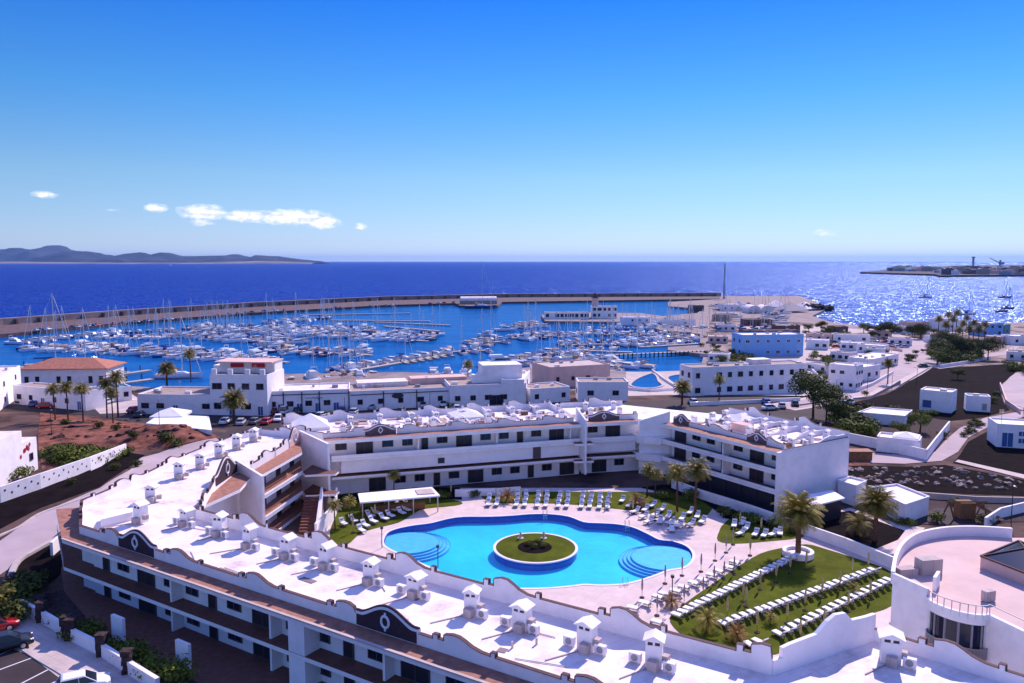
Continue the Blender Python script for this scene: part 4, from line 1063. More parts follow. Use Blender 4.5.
# groups behind the pool
cols = [(482,8),(501,8),(520,9),(541,9),(561,9),(582,9),(603,10)]
g = 0
for ci, cx in enumerate((494,522,543,564,587,605)):
    for ri, py in enumerate((497,501.5,506.5)):
        for s in (-4.2, 4.2):
            x, y = G(cx+s-ri*.8, py+ci*.55)
            LOU.place((x,y,.05), ang(-.1,-1)+random.uniform(-.12,.12), f'white lounger behind pool, {"left" if s<0 else "right"} one in {ORD[2-ri]} row of {ORD[ci]} cluster from left', 'sun loungers behind the pool')
for i, (px, py) in enumerate([(622,503),(629,508),(637,505),(645,512),(652,508),(634,514),(643,519),(655,517),(662,512),(668,519),(660,524),(670,525),(678,528),(672,532),(682,521),(690,527),(648,524),(697,519),(690,515),(702,524)]):
    x, y = G(px, py); LOU.place((x,y,.05), ang(-.5,-.8)+random.uniform(-.5,.5), f'white sun lounger in the loose cluster under the poolside palms, {ORD[i]} across', 'sun loungers behind the pool')
for i, (px, py) in enumerate([(734,528),(740,536),(746,531),(742,526),(755,537),(764,538),(772,537),(780,536)]):
    x, y = G(px, py); LOU.place((x,y,.05), ang(-.6,-.8)+random.uniform(-.3,.3), f'white sun lounger on the small lawn below the blue shaded wall, {ORD[i]} from the left', 'sun loungers on the small lawn')
for i, (px, py) in enumerate([(344,526),(354,523),(366,528),(371,518),(377,515),(385,521),(391,518),(394,512),(402,515),(400,509),(407,512),(408,507),(362,533),(374,524)]):
    x, y = G(px, py); LOU.place((x,y,.05), ang(.7,-.7)+random.uniform(-.15,.15), f'white sun lounger left of the pool by the thatched bar, {ORD[i]} from the left', 'sun loungers left of the pool')
for i, (px, py) in enumerate([(642,598),(665,584),(682,576),(701,572),(715,561),(726,553),(733,545),(657,616),(684,605),(703,597),(714,585),(724,580),(734,575)]):
    PAR.place((*G(px, py), .02), 0, f'folded dark parasol on the deck right of the pool, {ORD[i]} along', 'folded dark parasols')
for i, (px, py) in enumerate([(746,607),(727,619),(743,602),(760,590),(776,583),(790,574),(806,570),(757,633),(787,624),(805,611),(822,598),(840,590),(852,577),(868,571),(800,642),(824,630),(848,612),(870,600),(750,556)]):
    THA.place((*G(px, py), .05), 0, f'folded straw parasol on the main lawn, {ORD[i]} along', 'folded straw parasols')
for i, (px, py) in enumerate([(496,503),(521,503),(542,502),(563,504),(587,505),(610,508),(633,514),(655,521),(676,527),(740,528),(761,534),(353,533),(375,520),(395,509),(451,497)]):
    THA.place((*G(px, py), .05), 0, f'folded straw parasol among the loungers around the pool, {ORD[i]} round', 'folded straw parasols')
# thatched bar shade left of pool
r = empty('bar_shelter', (*G(430,508), 0), 'long low pool bar under a white slatted roof left of the pool', 'shelter')
q = P([(358,494),(432,487.5),(440,496),(360,503)], 2.4)
b = MB(); b.prism(q, 2.3, 2.5, 0, bot=True); b.build('roof', 'white', r)
q2 = P([(415,490.5),(431,489),(435,494),(418,495)], 2.5); b = MB(); b.prism(q2, 2.503, 2.62, 0); b.build('roof_hatch', 'sidewalk', r)
for t in (.03,.35,.66,.97):
    for e in ((q[0],q[1]),(q[3],q[2])):
        p = lerp(e[0], e[1], t); b = MB(); b.tube((p[0],p[1],0), (p[0],p[1],2.3), .09, n=8); b.build('post', 'sidewalk', r)
b = MB(); c0, c1 = lerp(lerp(q[0],q[3],.5), lerp(q[1],q[2],.5), .15), lerp(lerp(q[0],q[3],.5), lerp(q[1],q[2],.5), .85); b.wall(c0, c1, 0, [(0,1.1),(ln(v2(c0,c1)),1.1)], .8); b.build('bar_counter', 'wood', r)
# walls of the court
def lowwall(nm, pts, z, h, th, lab, mt='white', cat='wall', base=None):
    c = pts[len(pts)//2]; b = MB()
    for i in range(len(pts)-1): b.wall(pts[i], pts[i+1], (z(*pts[i]) if callable(z) else z)-.3, [(0,h+.3),(ln(v2(pts[i],pts[i+1]))+th*.3,h+.3+((z(*pts[i+1])-z(*pts[i])) if callable(z) else 0))], th)
    o = b.build(nm, mt); return tag(o, lab, cat)
lowwall('retaining_wall', P([(672,488),(700,499),(750,515),(800,533),(845,549),(893,569)]), 0, 1.5, .3, 'long white wall in blue shade below the glazed restaurant front')
lowwall('retaining_wall', P([(455,497),(500,495.5),(520,494)]), 0, 1.2, .3, 'low white wall at the far left of the pool lawn')
lowwall('retaining_wall', smooth_line(P([(316,541),(330,525),(336,513),(337,503)]), 4), 0, 2.4, .3, 'white sloping wall beside the courtyard stair')
sheet('court_path', P([(740,514),(893,575),(893,566),(806,530),(755,509)]), .035, 'deck')
# planter ring round the big palm
x, y = G(798, 556); b = MB(); b.lathe([(1.9,0),(1.9,.7),(1.45,.7),(1.45,.3),(.01,.35)], (x,y,.05), 24); tag(b.build('planter', 'white'), 'round white planter ring at the foot of the biggest lawn palm', 'planter')
# ------------------------------------------------------------ street level sheets
def rsheet(nm, px, z, m, off, cell=None, sm=False):
    q = [GT(a_, b_) for a_, b_ in px]; q = smooth_line(q, 3) if sm else q
    if max(p[1] for p in q) > 200 and not cell: cell = 4
    return sheet(nm, q, off, m, cell)
rsheet('parking_area', [(205,412),(700,400),(860,390),(850,420),(640,440),(240,450),(205,430)], 0, 'asphalt', .02, 6)
rsheet('parking_area', [(0,404),(40,404),(100,408),(140,414),(205,412),(205,430),(150,425),(100,416),(40,412),(0,410)], 1, 'asphalt', .025, 4)
rsheet('promenade', [(90,404),(130,392),(140,400),(142,412),(100,414)], 1, 'paleconc', .03, 4)
# left street
rsheet('road', [(-60,612),(0,575),(40,548),(100,510),(130,487),(160,468),(200,452),(250,446),(250,436),(215,438),(170,449),(140,458),(130,470),(100,488),(60,505),(30,520),(0,541),(-60,572)], 3.5, 'road', .03, 3)
rsheet('gravel_bed', [(-60,560),(0,529),(40,508),(100,487),(128,468),(145,455),(125,452),(60,478),(0,502),(-60,530)], 3.5, 'picon', .03, 3)
rsheet('gravel_bed', [(-30,640),(10,585),(15,565),(40,548),(70,524),(66,545),(60,575),(40,590),(20,600)], 3.5, 'picon', .04, 3)
rsheet('rocky_ground', [(40,412),(100,419),(150,424),(205,430),(222,438),(170,447),(130,452),(80,470),(42,470),(38,440)], 3, 'redrock', .03, 2)
def kerb(px, z, lab=None, h=.13, w=.3, sm=True, m='kerb'):
    q = P(px, z); q = smooth_line(q, 4) if sm else q
    b = MB()
    for i in range(len(q)-1):
        a, c = q[i], q[i+1]; b.wall(a, c, gh(*a)-.2, [(0,h+.2),(ln(v2(a,c)), h+.2+gh(*c)-gh(*a))], w)
    o = b.build('kerb', m); o['kind'] = 'structure'; return o
kerb([(-60,566),(0,536),(20,527),(40,514),(70,503),(100,492),(125,474),(133,466),(150,456)], 3.5, w=.45)
kerb([(5,600),(10,580),(18,563),(35,552),(66,535)], 3.5, w=.6, h=.35)
# car park, kerb, pavement at lower left
rsheet('parking_area', [(-200,640),(-40,640),(0,648),(20,652),(52,672),(90,700),(60,760),(-200,760)], 3.5, 'asphalt', .03, 4)
rsheet('pavement', [(-40,632),(0,606),(18,604),(60,624),(110,652),(165,690),(130,720),(80,694),(28,655),(0,645)], 3.5, 'sidewalk', .05, 3)
rsheet('terrace_paving', [(64,592),(75,580),(520,770),(440,820),(90,622)], 3.5, 'brownfloor', .05, 3)
rsheet('garden_soil', [(18,604),(60,590),(110,600),(200,650),(300,700),(260,720),(170,695),(110,652),(60,624)], 3.5, 'stone', .035, 3)
kerb([(20,648),(40,661),(62,674),(80,687)], 3.5, w=.35)
for a, c in (((0,655),(20,646)),((-30,681),(35,657)),((-10,700),(52,668)),((30,700),(68,679))):
    A, B_ = G(*a, 3.5), G(*c, 3.5); d = unit(v2(A, B_)); n_ = (-d[1]*.07, d[0]*.07)
    b = MB(); z = 3.5+.035; b.add([(A[0]-n_[0],A[1]-n_[1],z),(B_[0]-n_[0],B_[1]-n_[1],z),(B_[0]+n_[0],B_[1]+n_[1],z),(A[0]+n_[0],A[1]+n_[1],z)], [(0,1,2,3)]); tag(b.build('parking_line', 'paint'), kind='structure')
# right side
R1 = [(800,402),(822,394),(850,386),(872,380),(893,370),(906,355),(911,346),(900,338),(860,333),(860,330),(930,333),(945,333),(945,337),(932,341),(922,348),(930,356),(945,362),(960,364),(950,367),(930,366),(900,384),(870,398),(828,402),(800,407)]
def ribbon(nm, px, ws, m, off):
    c = [GT(a_, b_) for a_, b_ in px]; cs = smooth_line([(p[0],p[1]) for p in c], 8); n = len(cs); vs = []
    for i, p in enumerate(cs):
        a_, e_ = cs[max(0,i-1)], cs[min(n-1,i+1)]; d = unit(v2(a_, e_)); t = i/(n-1)*(len(ws)-1); k = min(int(t), len(ws)-2); w = ws[k]+(ws[k+1]-ws[k])*(t-k)
        for s in (-.5,-.17,.17,.5):
            q = (p[0]-d[1]*w*s, p[1]+d[0]*w*s); vs.append((*q, max(QZ, gh(*q))+off))
    b = MB(); b.add(vs, [(4*i+j+1, 4*i+j, 4*i+4+j, 4*i+5+j) for i in range(n-1) for j in range(3)]); o = b.build(nm, m); o['kind'] = 'structure'
    for pl_ in o.data.polygons:
        pass
    o.data.flip_normals() if o.data.polygons[0].normal.z < 0 else None
    return o
RC1 = [(780,408),(812,402),(835,397),(862,388),(886,377),(905,365),(914,354),(912,345),(905,339),(885,334)]
ribbon('pavement', RC1, [9,10,12,14,17,19,18,16,14,10], 'sidewalk', .09)
ribbon('road', RC1, [6,6.5,7.5,8.5,10,12,12,10,9,7], 'road', .13)
ribbon('road', [(908,348),(928,341),(948,334),(975,331)], [12,9,8,7], 'road', .15)
ribbon('road', [(910,357),(925,362),(945,366)], [12,9,6], 'road', .15)
rsheet('path', [(838,451),(870,453),(915,456),(935,452),(946,440),(960,428),(985,418),(1024,411),(1100,405),(1100,414),(1024,417),(990,426),(968,438),(958,452),(942,461),(905,464),(838,462)], 0, 'road', .06)
rsheet('path', [(928,366),(945,362),(963,360),(985,354),(1002,352),(1012,347),(1005,342),(990,343),(992,340),(1012,340),(1020,346),(1012,354),(990,357),(960,366),(940,369)], 0, 'road', .07)
rsheet('forecourt', [(1100,362),(1024,368),(1010,377),(1000,388),(1004,402),(1014,410),(1100,412)], 0, 'road', .055)
rsheet('gravel_plot', [(835,408),(870,399),(903,385),(930,368),(945,368),(1008,364),(1016,372),(1000,386),(1003,402),(1010,410),(985,417),(950,421),(905,414),(860,412)], 0, 'picon', .04)
rsheet('gravel_plot', [(960,455),(968,442),(990,430),(1100,420),(1100,480),(1024,478),(953,463)], 0, 'picon', .04)
rsheet('gravel_plot', [(838,465),(905,467),(945,465),(1024,480),(1100,486),(1100,505),(1024,496),(930,492),(870,487),(838,480)], 0, 'picon', .045)
rsheet('gravel_plot', [(804,526),(833,513),(850,511),(905,531),(898,540),(876,549),(850,541)], 0, 'picon', .045)
rsheet('gravel_plot', [(925,500),(1024,506),(1024,522),(905,522)], 0, 'stone', .042)
rsheet('playground', [(918,517),(935,508),(990,508),(1010,520),(985,526),(915,524)], 0, 'asphalt', .05)
rsheet('path', [(838,511),(850,508),(895,523),(925,528),(900,560),(893,566),(800,540),(790,533)], 0, 'deck', .03)
rsheet('court_path', [(745,532),(800,541),(893,572),(893,566),(806,536),(760,527)], 0, 'deck', .032)
rsheet('dirt_yard', [(838,451),(838,466),(870,466),(870,453)], 0, 'redrock', .075)
rsheet('planting_bed', [(840,430),(850,405),(905,414),(950,421),(945,428),(925,450),(880,440)], 0, 'stone', .045)
rsheet('car_park', [(700,392),(760,396),(815,404),(860,404),(856,420),(780,412),(690,404)], 0, 'asphalt', .04)
rsheet('promenade', [(700,372),(745,345),(820,352),(830,380),(820,395),(806,397),(700,396)], -1, 'paleconc', .35)
rsheet('promenade', [(740,345),(745,325),(830,327),(900,333),(905,345),(893,360),(830,356)], QZ, 'paleconc', .08)
rsheet('kerb_strip', [(955,462),(958,460),(1024,475),(1100,490),(1100,496),(1024,479)], 0, 'sidewalk', .09)
def rwall(px, z, h, lab, th=.3, m='white', sm=False):
    q = [GT(a_, b_) for a_, b_ in px]
    if sm: q = smooth_line(q, 4)
    b = MB()
    for i in range(len(q)-1):
        a, c = q[i], q[i+1]; b.wall(a, c, gh(*a)-.3, [(0,h+.3),(ln(v2(a,c)), h+.3+gh(*c)-gh(*a))], th)
    return tag(b.build('wall', m), lab, 'wall')
rwall([(841,441),(880,449),(926,460),(935,448),(949,430)], 0, 2.0, 'white garden wall around the dark planted plot with the low white house')
rwall([(868,491),(925,498),(975,502),(1100,505)], 0, .9, 'low pale kerb wall below the boulder strewn gravel plot', m='paleconc')
rwall([(985,528),(1000,518),(1024,512)], 0, 1.5, 'short white wall beside the playground')
rwall([(800,406),(828,402),(870,398),(900,386),(930,368)], 0, .5, 'low pale wall edging the curving road to the marina', m='paleconc')
rwall([(856,392),(872,386),(893,374)], 0, 1.1, 'white wall between the curving road and the angular white house')
rwall([(0,503),(40,489),(90,471),(126,456)], 3.5, 2.3, 'sloping white wall with small dark holes beside the black gravel bed')
whole_ = [o for o in S.objects if o.get('label', '').startswith('sloping white wall')][0]
hp_ = [GT(0,503), GT(40,489), GT(90,471), GT(126,456)]; b = MB()
for i in range(3):
    a, c = hp_[i], hp_[i+1]; d = unit(v2(a, c)); L_ = ln(v2(a, c)); k = 0; t = .8
    while t < L_-.4:
        zz_ = gh(*lerp(a, c, t/L_)); b.box((a[0]+d[0]*t+d[1]*.15, a[1]+d[1]*t-d[0]*.15, zz_+(1.0 if k % 2 else 1.6)), (.26,.06,.26), math.atan2(d[1], d[0])); t += 1.15; k += 1
b.build('wall_holes', 'dark', whole_)
# low wall with stone pillars at lower left
pil = [(20,610),(42,622),(67,637),(71,640),(102,656),(128,673),(158,692)]
for i in range(len(pil)-1):
    if i == 2: continue
    a, c = G(*pil[i],3.5), G(*pil[i+1],3.5); b = MB(); b.wall(a, c, 3.4, [(0,1.25),(ln(v2(a,c)),1.25)], .35)
    tag(b.build('low_wall', 'white'), f'low white garden wall section beside the pink pavement, {ORD[i if i<2 else i-1]} from the left', 'wall', 'low white wall sections between the stone pillars')
for i, p in enumerate(pil[1:6]):
    x, y = G(*p, 3.5); b = MB()
    for k in range(5): b.box((x+random.uniform(-.05,.05), y+random.uniform(-.05,.05), 3.5+.2+.38*k), (.75,.7,.39), random.uniform(0,.4))
    b.box((x,y,5.45), (.85,.8,.1)); tag(b.build('stone_pillar', 'stone'), f'rough dark lava stone pillar along the white garden wall, {ORD[i]} from the left', 'pillar', 'dark stone pillars')
for i, p in enumerate([(119,640),(184,667)]):
    x, y = G(p[0], p[1]-16, 3.5); x, y = G(p[0], p[1], 3.5); b = MB(); b.box((x,y,4.6), (1.7,.3,2.2), RA); tag(b.build('partition', 'white'), f'free standing white screen wall on the ground terrace, {"left" if i==0 else "right"} one', 'screen wall')
rwall([(52,556),(60,549),(70,541)], 3.5, 1.6, 'short curved white wall at the left corner of the front wing')
# ------------------------------------------------------------ town buildings
def house(nm, pl, pr_, h, depth, z=None, nwin=0, rows=1, lab='', wm='white', rm='tan', door=0, rimh=.35, winw=1.1, winh=1.3, cat='building', sill=None, mod=None, frm='frame', side=0):
    """front facade from base pixel pl to pr_; h, depth in metres"""
    z0 = z if z is not None else 0
    if z is None or z > -2.4: tz = GT(*lerp(pl, pr_, .5)); z0 = max(-2.5, gh(*tz))
    A, B_ = G(pl[0], pl[1], z0), G(pr_[0], pr_[1], z0); d = unit(v2(A, B_)); n_ = (-d[1], d[0]); L_ = ln(v2(A, B_)); out = (-n_[0], -n_[1])
    c = (A[0]+d[0]*L_/2, A[1]+d[1]*L_/2)
    r = empty(nm, (*c, z0), lab, cat)
    poly = [A, B_, (B_[0]+n_[0]*depth, B_[1]+n_[1]*depth), (A[0]+n_[0]*depth, A[1]+n_[1]*depth)]
    body(r, poly, z0-2.5, z0+h, 'walls', (wm, rm))
    m = MB()
    ins = [lerp(poly[i], (sum(p[0] for p in poly)/4, sum(p[1] for p in poly)/4), .0) for i in range(4)]
    for i in range(4):
        a, e = ins[i], ins[(i+1)%4]; dd_ = unit(v2(a, e)); nn_ = (-dd_[1]*.12, dd_[0]*.12)
        m.wall((a[0]+nn_[0],a[1]+nn_[1]), (e[0]+nn_[0],e[1]+nn_[1]), z0+h-.003, [(0,rimh),(ln(v2(a,e)),rimh)], .24)
    m.build('roof_rim', wm, r)
    sh = h/rows; hr = random.Random(int(A[0]*7+B_[1]*13)); rz_ = math.atan2(d[1], d[0])
    for k in range(min(5, 1+int(L_*depth/70))):
        t, u_ = hr.uniform(1, max(1.2, L_-1)), hr.uniform(.9, max(1, depth-1)); w_ = hr.uniform(.6, 1.6)
        b = MB(); b.box((A[0]+d[0]*t+n_[0]*u_, A[1]+d[1]*t+n_[1]*u_, z0+h+.35), (w_, hr.uniform(.5,1.1), .7), rz_); b.build('roof_box', hr.choice(['white','sidewalk','grey']), r)
    if L_ > 9:
        t, u_ = hr.uniform(1.5, L_-1.5), hr.uniform(1.2, depth-1.2)
        b = MB(); q_ = (A[0]+d[0]*t+n_[0]*u_, A[1]+d[1]*t+n_[1]*u_); b.tube((*q_, z0+h), (*q_, z0+h+2.6), .05, n=4)
        for k in range(3): b.tube((q_[0]-.5,q_[1],z0+h+1.9+.25*k), (q_[0]+.5,q_[1],z0+h+1.9+.25*k), .03, n=3)
        b.build('aerial', 'grey', r)
    for row in range(rows):
        for i in range(nwin):
            t = (i+.5)/nwin*L_
            p = (A[0]+d[0]*t, A[1]+d[1]*t)
            isd = door and row == 0 and i % max(1, door) == door-1
            if hr.random() < .12 and not isd: continue
            if isd: win(r, p, d, out, z0+.05, 1.3, min(2.3, sh-.5), 'door', 'white', 'bluedoor')
            else: win(r, p, d, out, z0+row*sh+(sill if sill is not None else sh*.32), winw*hr.choice([1,1,1.35]), min(winh, sh*.55), fr=frm)
        for i in range(side):
            t = (i+.5)/side*depth; p = (B_[0]+n_[0]*t, B_[1]+n_[1]*t)
            win(r, p, n_, d, z0+row*sh+sh*.32, winw, min(winh, sh*.55))
            p = (A[0]+n_[0]*t, A[1]+n_[1]*t); win(r, p, n_, (-d[0],-d[1]), z0+row*sh+sh*.32, winw, min(winh, sh*.55))
    return dict(r=r, A=A, B=B_, d=d, n=n_, out=out, L=L_, z=z0, h=h, depth=depth)
def hp(H, t, n_): return (H['A'][0]+H['d'][0]*t+H['n'][0]*n_, H['A'][1]+H['d'][1]*t+H['n'][1]*n_)
def addbox(H, t, n_, w, dpt, h, nm='roof_room', m='white', z=None):
    b = MB(); b.box((*hp(H,t,n_), (H['z']+H['h'] if z is None else z)+h/2+.01), (w,dpt,h), math.atan2(H['d'][1],H['d'][0])); return b.build(nm, m, H['r'])
# far left
H = house('house', (-30,432),(22,395), 8, 14, 1, 4, 2, 'white arcaded house with raised roof room at the left edge behind the villa', rm='roofwhite')
H = house('shop', (14,404),(86,411), 4.6, 6, .5, 6, 1, 'low white shop row in front of the red roofed villa', door=3, rm='tan')
H = house('villa', (22,391),(107,390), 6.4, 13, .5, 8, 1, 'white villa with low hipped terracotta roof between the palms and the marina', rm='tan', winh=2.2, sill=2.2)
VL = H['L']; VZ = H['z']+6.4
b = MB()
e = [hp(H,-.8,-.9), hp(H,VL+.8,-.9), hp(H,VL+.8,14), hp(H,-.8,14)]; rg = [hp(H,6.5,6.6), hp(H,VL-6.5,6.6)]
b.add([(p[0],p[1],VZ+.4) for p in e]+[(p[0],p[1],VZ+3.0) for p in rg]+[(p[0],p[1],VZ+.2) for p in e], [(0,1,5,4),(1,2,5),(2,3,4,5),(3,0,4),(0,6,7,1),(1,7,8,2),(2,8,9,3),(3,9,6,0)]); b.build('hipped_roof', 'terraroof', H['r'])
H = house('shop', (86,405),(132,400), 3.4, 7, .3, 4, 1, 'low cafe with green blue awnings by the marina quay', rm='awning')
# white gable building with painted flowers at left
r = empty('house', (*G(20,470,3.5),3.5), 'white building with red flowers painted on its wall and a sunlit roof at left edge', 'building')
q = P([(-40,432),(14,416),(21,421),(22,431),(37,434),(38,461),(-2,480),(-60,470)], 3.5)
a, c, e = G(-60,500,3.5), G(-1,487,3.5), G(38,466,3.5)
d_ = unit(v2(c, e)); n_ = (-d_[1], d_[0]); b = MB(); q = [c, lerp(c,e,.62), (lerp(c,e,.62)[0]+n_[0]*9, lerp(c,e,.62)[1]+n_[1]*9), (c[0]+n_[0]*9-10, c[1]+n_[1]*9), (c[0]-14, c[1]-2)]
b.prism(q, 3, 10.4, 0, mit=1); b.build('walls', ['white','roofwhite'], r)
q = [lerp(c,e,.62), e, (e[0]+n_[0]*6, e[1]+n_[1]*6), (lerp(c,e,.62)[0]+n_[0]*6, lerp(c,e,.62)[1]+n_[1]*6)]
b = MB(); b.prism(q, 3, 8.4, 0, mit=1); b.build('side_room', ['white','roofwhite'], r)
M['flower'] = mat('painted_red_flower', (.45,.03,.06), .8, .2)
b = MB(); o_ = (-n_[0]*.03, -n_[1]*.03)
for i in range(9):
    t = .5+.45*random.random(); p = lerp(c, e, t); zc = 6.4+1.5*(t-.5)*2+random.uniform(-.4,.4)
    for k in range(5):
        an = k*1.256; cx_, cz_ = .22*math.cos(an), .22*math.sin(an)
        pts = [(p[0]+d_[0]*(cx_+.17*math.cos(x*1.047))+o_[0], p[1]+d_[1]*(cx_+.17*math.cos(x*1.047))+o_[1], zc+cz_+.17*math.sin(x*1.047)) for x in range(6)]
        b.add(pts, [tuple(range(6))])
b.build('painted_flowers', 'flower', r)
win(r, lerp(c,e,.83), d_, (-n_[0],-n_[1]), 5, 1.0, 1.2)
b = MB(); q = [(c[0]-14,c[1]-2), c, (c[0]+n_[0]*9-10+5, c[1]+n_[1]*9), (c[0]-16, c[1]+7)]; b.prism([(p[0],p[1]) for p in q], 10.402, 11.4); b.build('roof_screen', 'roofwhite', r)
# tents by the mound
r = empty('marquee', (*G(180,425,2), 1.5), 'white peaked marquee roofs behind the rocky mound', 'marquee')
q = P([(146,425),(212,432),(209,418),(160,416)], 2.5)
b = MB(); b.prism(q, 0, 2.9); b.build('walls', 'white', r); 
c0 = G(171, 414, 3); pyramid(r, c0, 7, 1.9, 2.6, .1, 'peaked_roof')
# big white marina building row
HA = house('building', (138,414),(214,415), 4.6, 12, 0, 5, 1, 'long low white waterfront building joined left of the taller white block', door=3, rm='tan', winw=1.8)
HB = house('building', (211,415),(268,416), 9.6, 11, 0, 4, 2, 'taller white marina block with crenellated roof terrace and red brown canopies', rm='tan', winw=1.7, winh=1.5, door=2)
for t in (1,5,9.3,13): addbox(HB, t, .4, 1.2, .5, 1.6, 'merlon')
b = addbox(HB, 7, 8, 14, 5, 2.7, 'roof_room'); addbox(HB, 7, 7.0, 14.5, 7.5, .25, 'roof_slab', 'pinkstone', 12.35)
for t in (4.6, 10): addbox(HB, t, 5.2, 3.2, .3, 1.0, 'canopy', 'flower', 11.0)
addbox(HB, 1.0, 13, 10, 5, 3.5, 'back_room', 'white', 7.2)
HC = house('building', (267,414),(350,411), 5.2, 11, 0, 9, 1, 'long white waterfront building split by dark vertical pipes with blue doors', rm='roofwhite', door=2, winw=1.5)
HD = house('building', (350,411),(450,406), 4.6, 13, 0, 5, 1, 'long low white building with brown tiled roof and oval sign on front', rm='tan', winw=1.2)
M['sign'] = mat('dark_sign', (.03,.04,.05), .5, .3)
p = hp(HD, HD['L']*.47, -.08); b = MB(); b.lathe([(.01,-.06),(1.5,-.06),(1.5,.06),(.01,.06)], n=20); o = b.build('oval_sign', 'sign', HD['r'], world=False); o.location = (*[p[i]-HD['r'].location[i] for i in (0,1)], 3.3); o.rotation_euler = (math.pi/2, 0, math.atan2(HD['d'][1], HD['d'][0])); o.scale = (1,.45,1)
for H_, ts in ((HC, (0.2, .42, .63, .99)), (HD, (.33, .66, .99))):
    for t in ts:
        b = MB(); p = hp(H_, H_['L']*t, -.12); b.box((*p, H_['h']/2), (.22,.18,H_['h'])); b.build('drainpipe', 'dark', H_['r'])
    b = MB(); a, c = hp(H_, .2, -.1), hp(H_, H_['L']-.2, -.1); b.wall(a, c, H_['h']-.75, [(0,.2),(ln(v2(a,c)),.2)], .12); b.build('gutter', 'dark', H_['r'])
addbox(HD, 9, 10, 13, 6, 1.2, 'raised_roof', 'roofwhite'); addbox(HD, 24, 11, 15, 5, 1.6, 'raised_roof', 'pinkstone')
# small illegible script sign
b = MB(); q0 = hp(HC, HC['L']*.46, -.14)
pts = [(q0[0]+HC['d'][0]*s*.28, q0[1]+HC['d'][1]*s*.28, HC['z']+3.6+.22*math.sin(s*2.1)+.12*math.cos(s*3.7)) for s in range(16)]
for i in range(15): b.tube(pts[i], pts[i+1], .06, n=4)
b.build('script_sign', 'bluedoor', HC['r'])
HE = house('building', (450,408),(526,405), 5.4, 12, 0, 5, 1, 'white waterfront building with square raised tower room and shop window', rm='tan', door=0, winw=1.3)
addbox(HE, 14.5, 8, 10.5, 7, 4.6, 'tower_room'); addbox(HE, 12, 5.6, 11, 2, 2.2, 'tower_step')
win(HE['r'], hp(HE, 12, 0), HE['d'], HE['out'], .3, 3.6, 2.6)
HF = house('building', (524,406),(530,394), 6.5, 6, 0, 1, 2, 'narrow white house at the end of the waterfront row', rm='roofwhite')
HG = house('house', (530,404),(570,401), 3.6, 9, 0, 3, 1, 'small white house with pergola and shrubs on its terrace roof', rm='tan')
HH = house('house', (578,401),(628,401), 4.8, 8, 0, 2, 1, 'white cube house with single dark square windows near the lagoon pools', rm='tan', winw=1.6, side=1)
HI = house('building', (550,388),(610,384), 6.2, 14, -.5, 4, 1, 'pink rendered building with curly white ornament beside the marina', wm='pinkstone', rm='sidewalk', winw=1.0)
# long white two storey house
HJ = house('building', (692,398),(806,392.5), 8.4, 8, 0, 11, 2, 'long white two storey building with brown roof facing the lagoon', rm='tan', winw=1.15, winh=1.5, side=2)
addbox(HJ, 24, 5, 6, 4, 1.5, 'roof_box', 'roofwhite')
rwall([(690,406),(740,404),(800,401)], 0, 1.0, 'low white wall in front of the long two storey building')
HK = house('building', (742,357.5),(803,356.5), 9.0, 11, -1.5, 6, 2, 'bright blue building with white window frames and pale roof', wm='bluewall', rm='roofwhite', frm='white', side=2, winw=1.3)
HL = house('house', (828,388),(855,391), 7.4, 6, 0, 3, 2, 'white angular house with dark canopy strip beside the curving road', rm='roofwhite', side=3, winw=.9, winh=1.0)
HL2 = house('house', (857,383),(880,379), 4.6, 8, 0, 3, 1, 'white flat roofed house behind the angular one along the road', rm='roofwhite', side=2)
HL3 = house('house', (872,371),(898,365), 4.0, 9, -.5, 4, 1, 'pale low house with small dome roof beside the wide road bend', rm='roofwhite')
HM = house('shed', (919,410),(951,413.5), 4.9, 6, 0, 0, 1, 'white cube outbuilding with dark blue door on the black gravel', rm='roofwhite')
win(HM['r'], hp(HM, 1.7, 0), HM['d'], HM['out'], .9, 1.8, 1.8, 'window', 'frame', 'bluedoor')
HN = house('shed', (966,411),(990,412.5), 3.6, 4, 0, 0, 1, 'small white shed right of the cube outbuilding', rm='roofwhite')
win(HN['r'], hp(HN, 3.9, 0), HN['d'], HN['out'], .5, .9, 1.6, 'door', 'grey', 'grey')
HO = house('house', (996,447),(1060,451), 4.4, 7, 0, 0, 1, 'white house corner with blue double door and blue windows at right edge', rm='roofwhite')
win(HO['r'], hp(HO, 1.9, 0), HO['d'], HO['out'], .1, 2.0, 3.0, 'door', 'white', 'bluedoor')
for t in (4.4, 6.8):
    for zz_ in (1.0, 2.4): win(HO['r'], hp(HO, t, 0), HO['d'], HO['out'], zz_, 1.3, 1.1, 'window', 'white', 'bluedoor')
HP = house('house', (876,451),(919,456), 2.6, 5, 0, 0, 1, 'low white house with small pyramid roof inside the walled garden', rm='roofwhite')
pyramid(HP['r'], hp(HP, HP['L']-2.6, 3), 4.6, 1.3, HP['z']+HP['h'], math.atan2(HP['d'][1], HP['d'][0]))
r, q = blockhouse('shed', [(858,413),(872,408),(912,411),(905,417)], 0, 2.2, 'low flat terrace roof amid dark shrubs by the road')
HQ = house('building', (744,338),(800,338), 3.6, 10, QZ, 4, 1, 'dark red roofed boatyard building behind the blue building', wm='quaywall', rm='quaywall')
HR = house('building', (782,347),(800,347), 4.5, 7, QZ, 2, 1, 'small pink cube building behind the blue building', wm='pinkstone', rm='roofwhite')
HS = house('building', (981,336),(1003,336), 6.5, 12, QZ, 3, 2, 'blue and white waterside building with pale roof beyond the palm grove', wm='bluewall', rm='roofwhite')
HT = house('building', (1004,336),(1010,335), 5.5, 8, QZ, 1, 1, 'dark teal kiosk beside the blue waterside building', wm='awning', rm='dark')
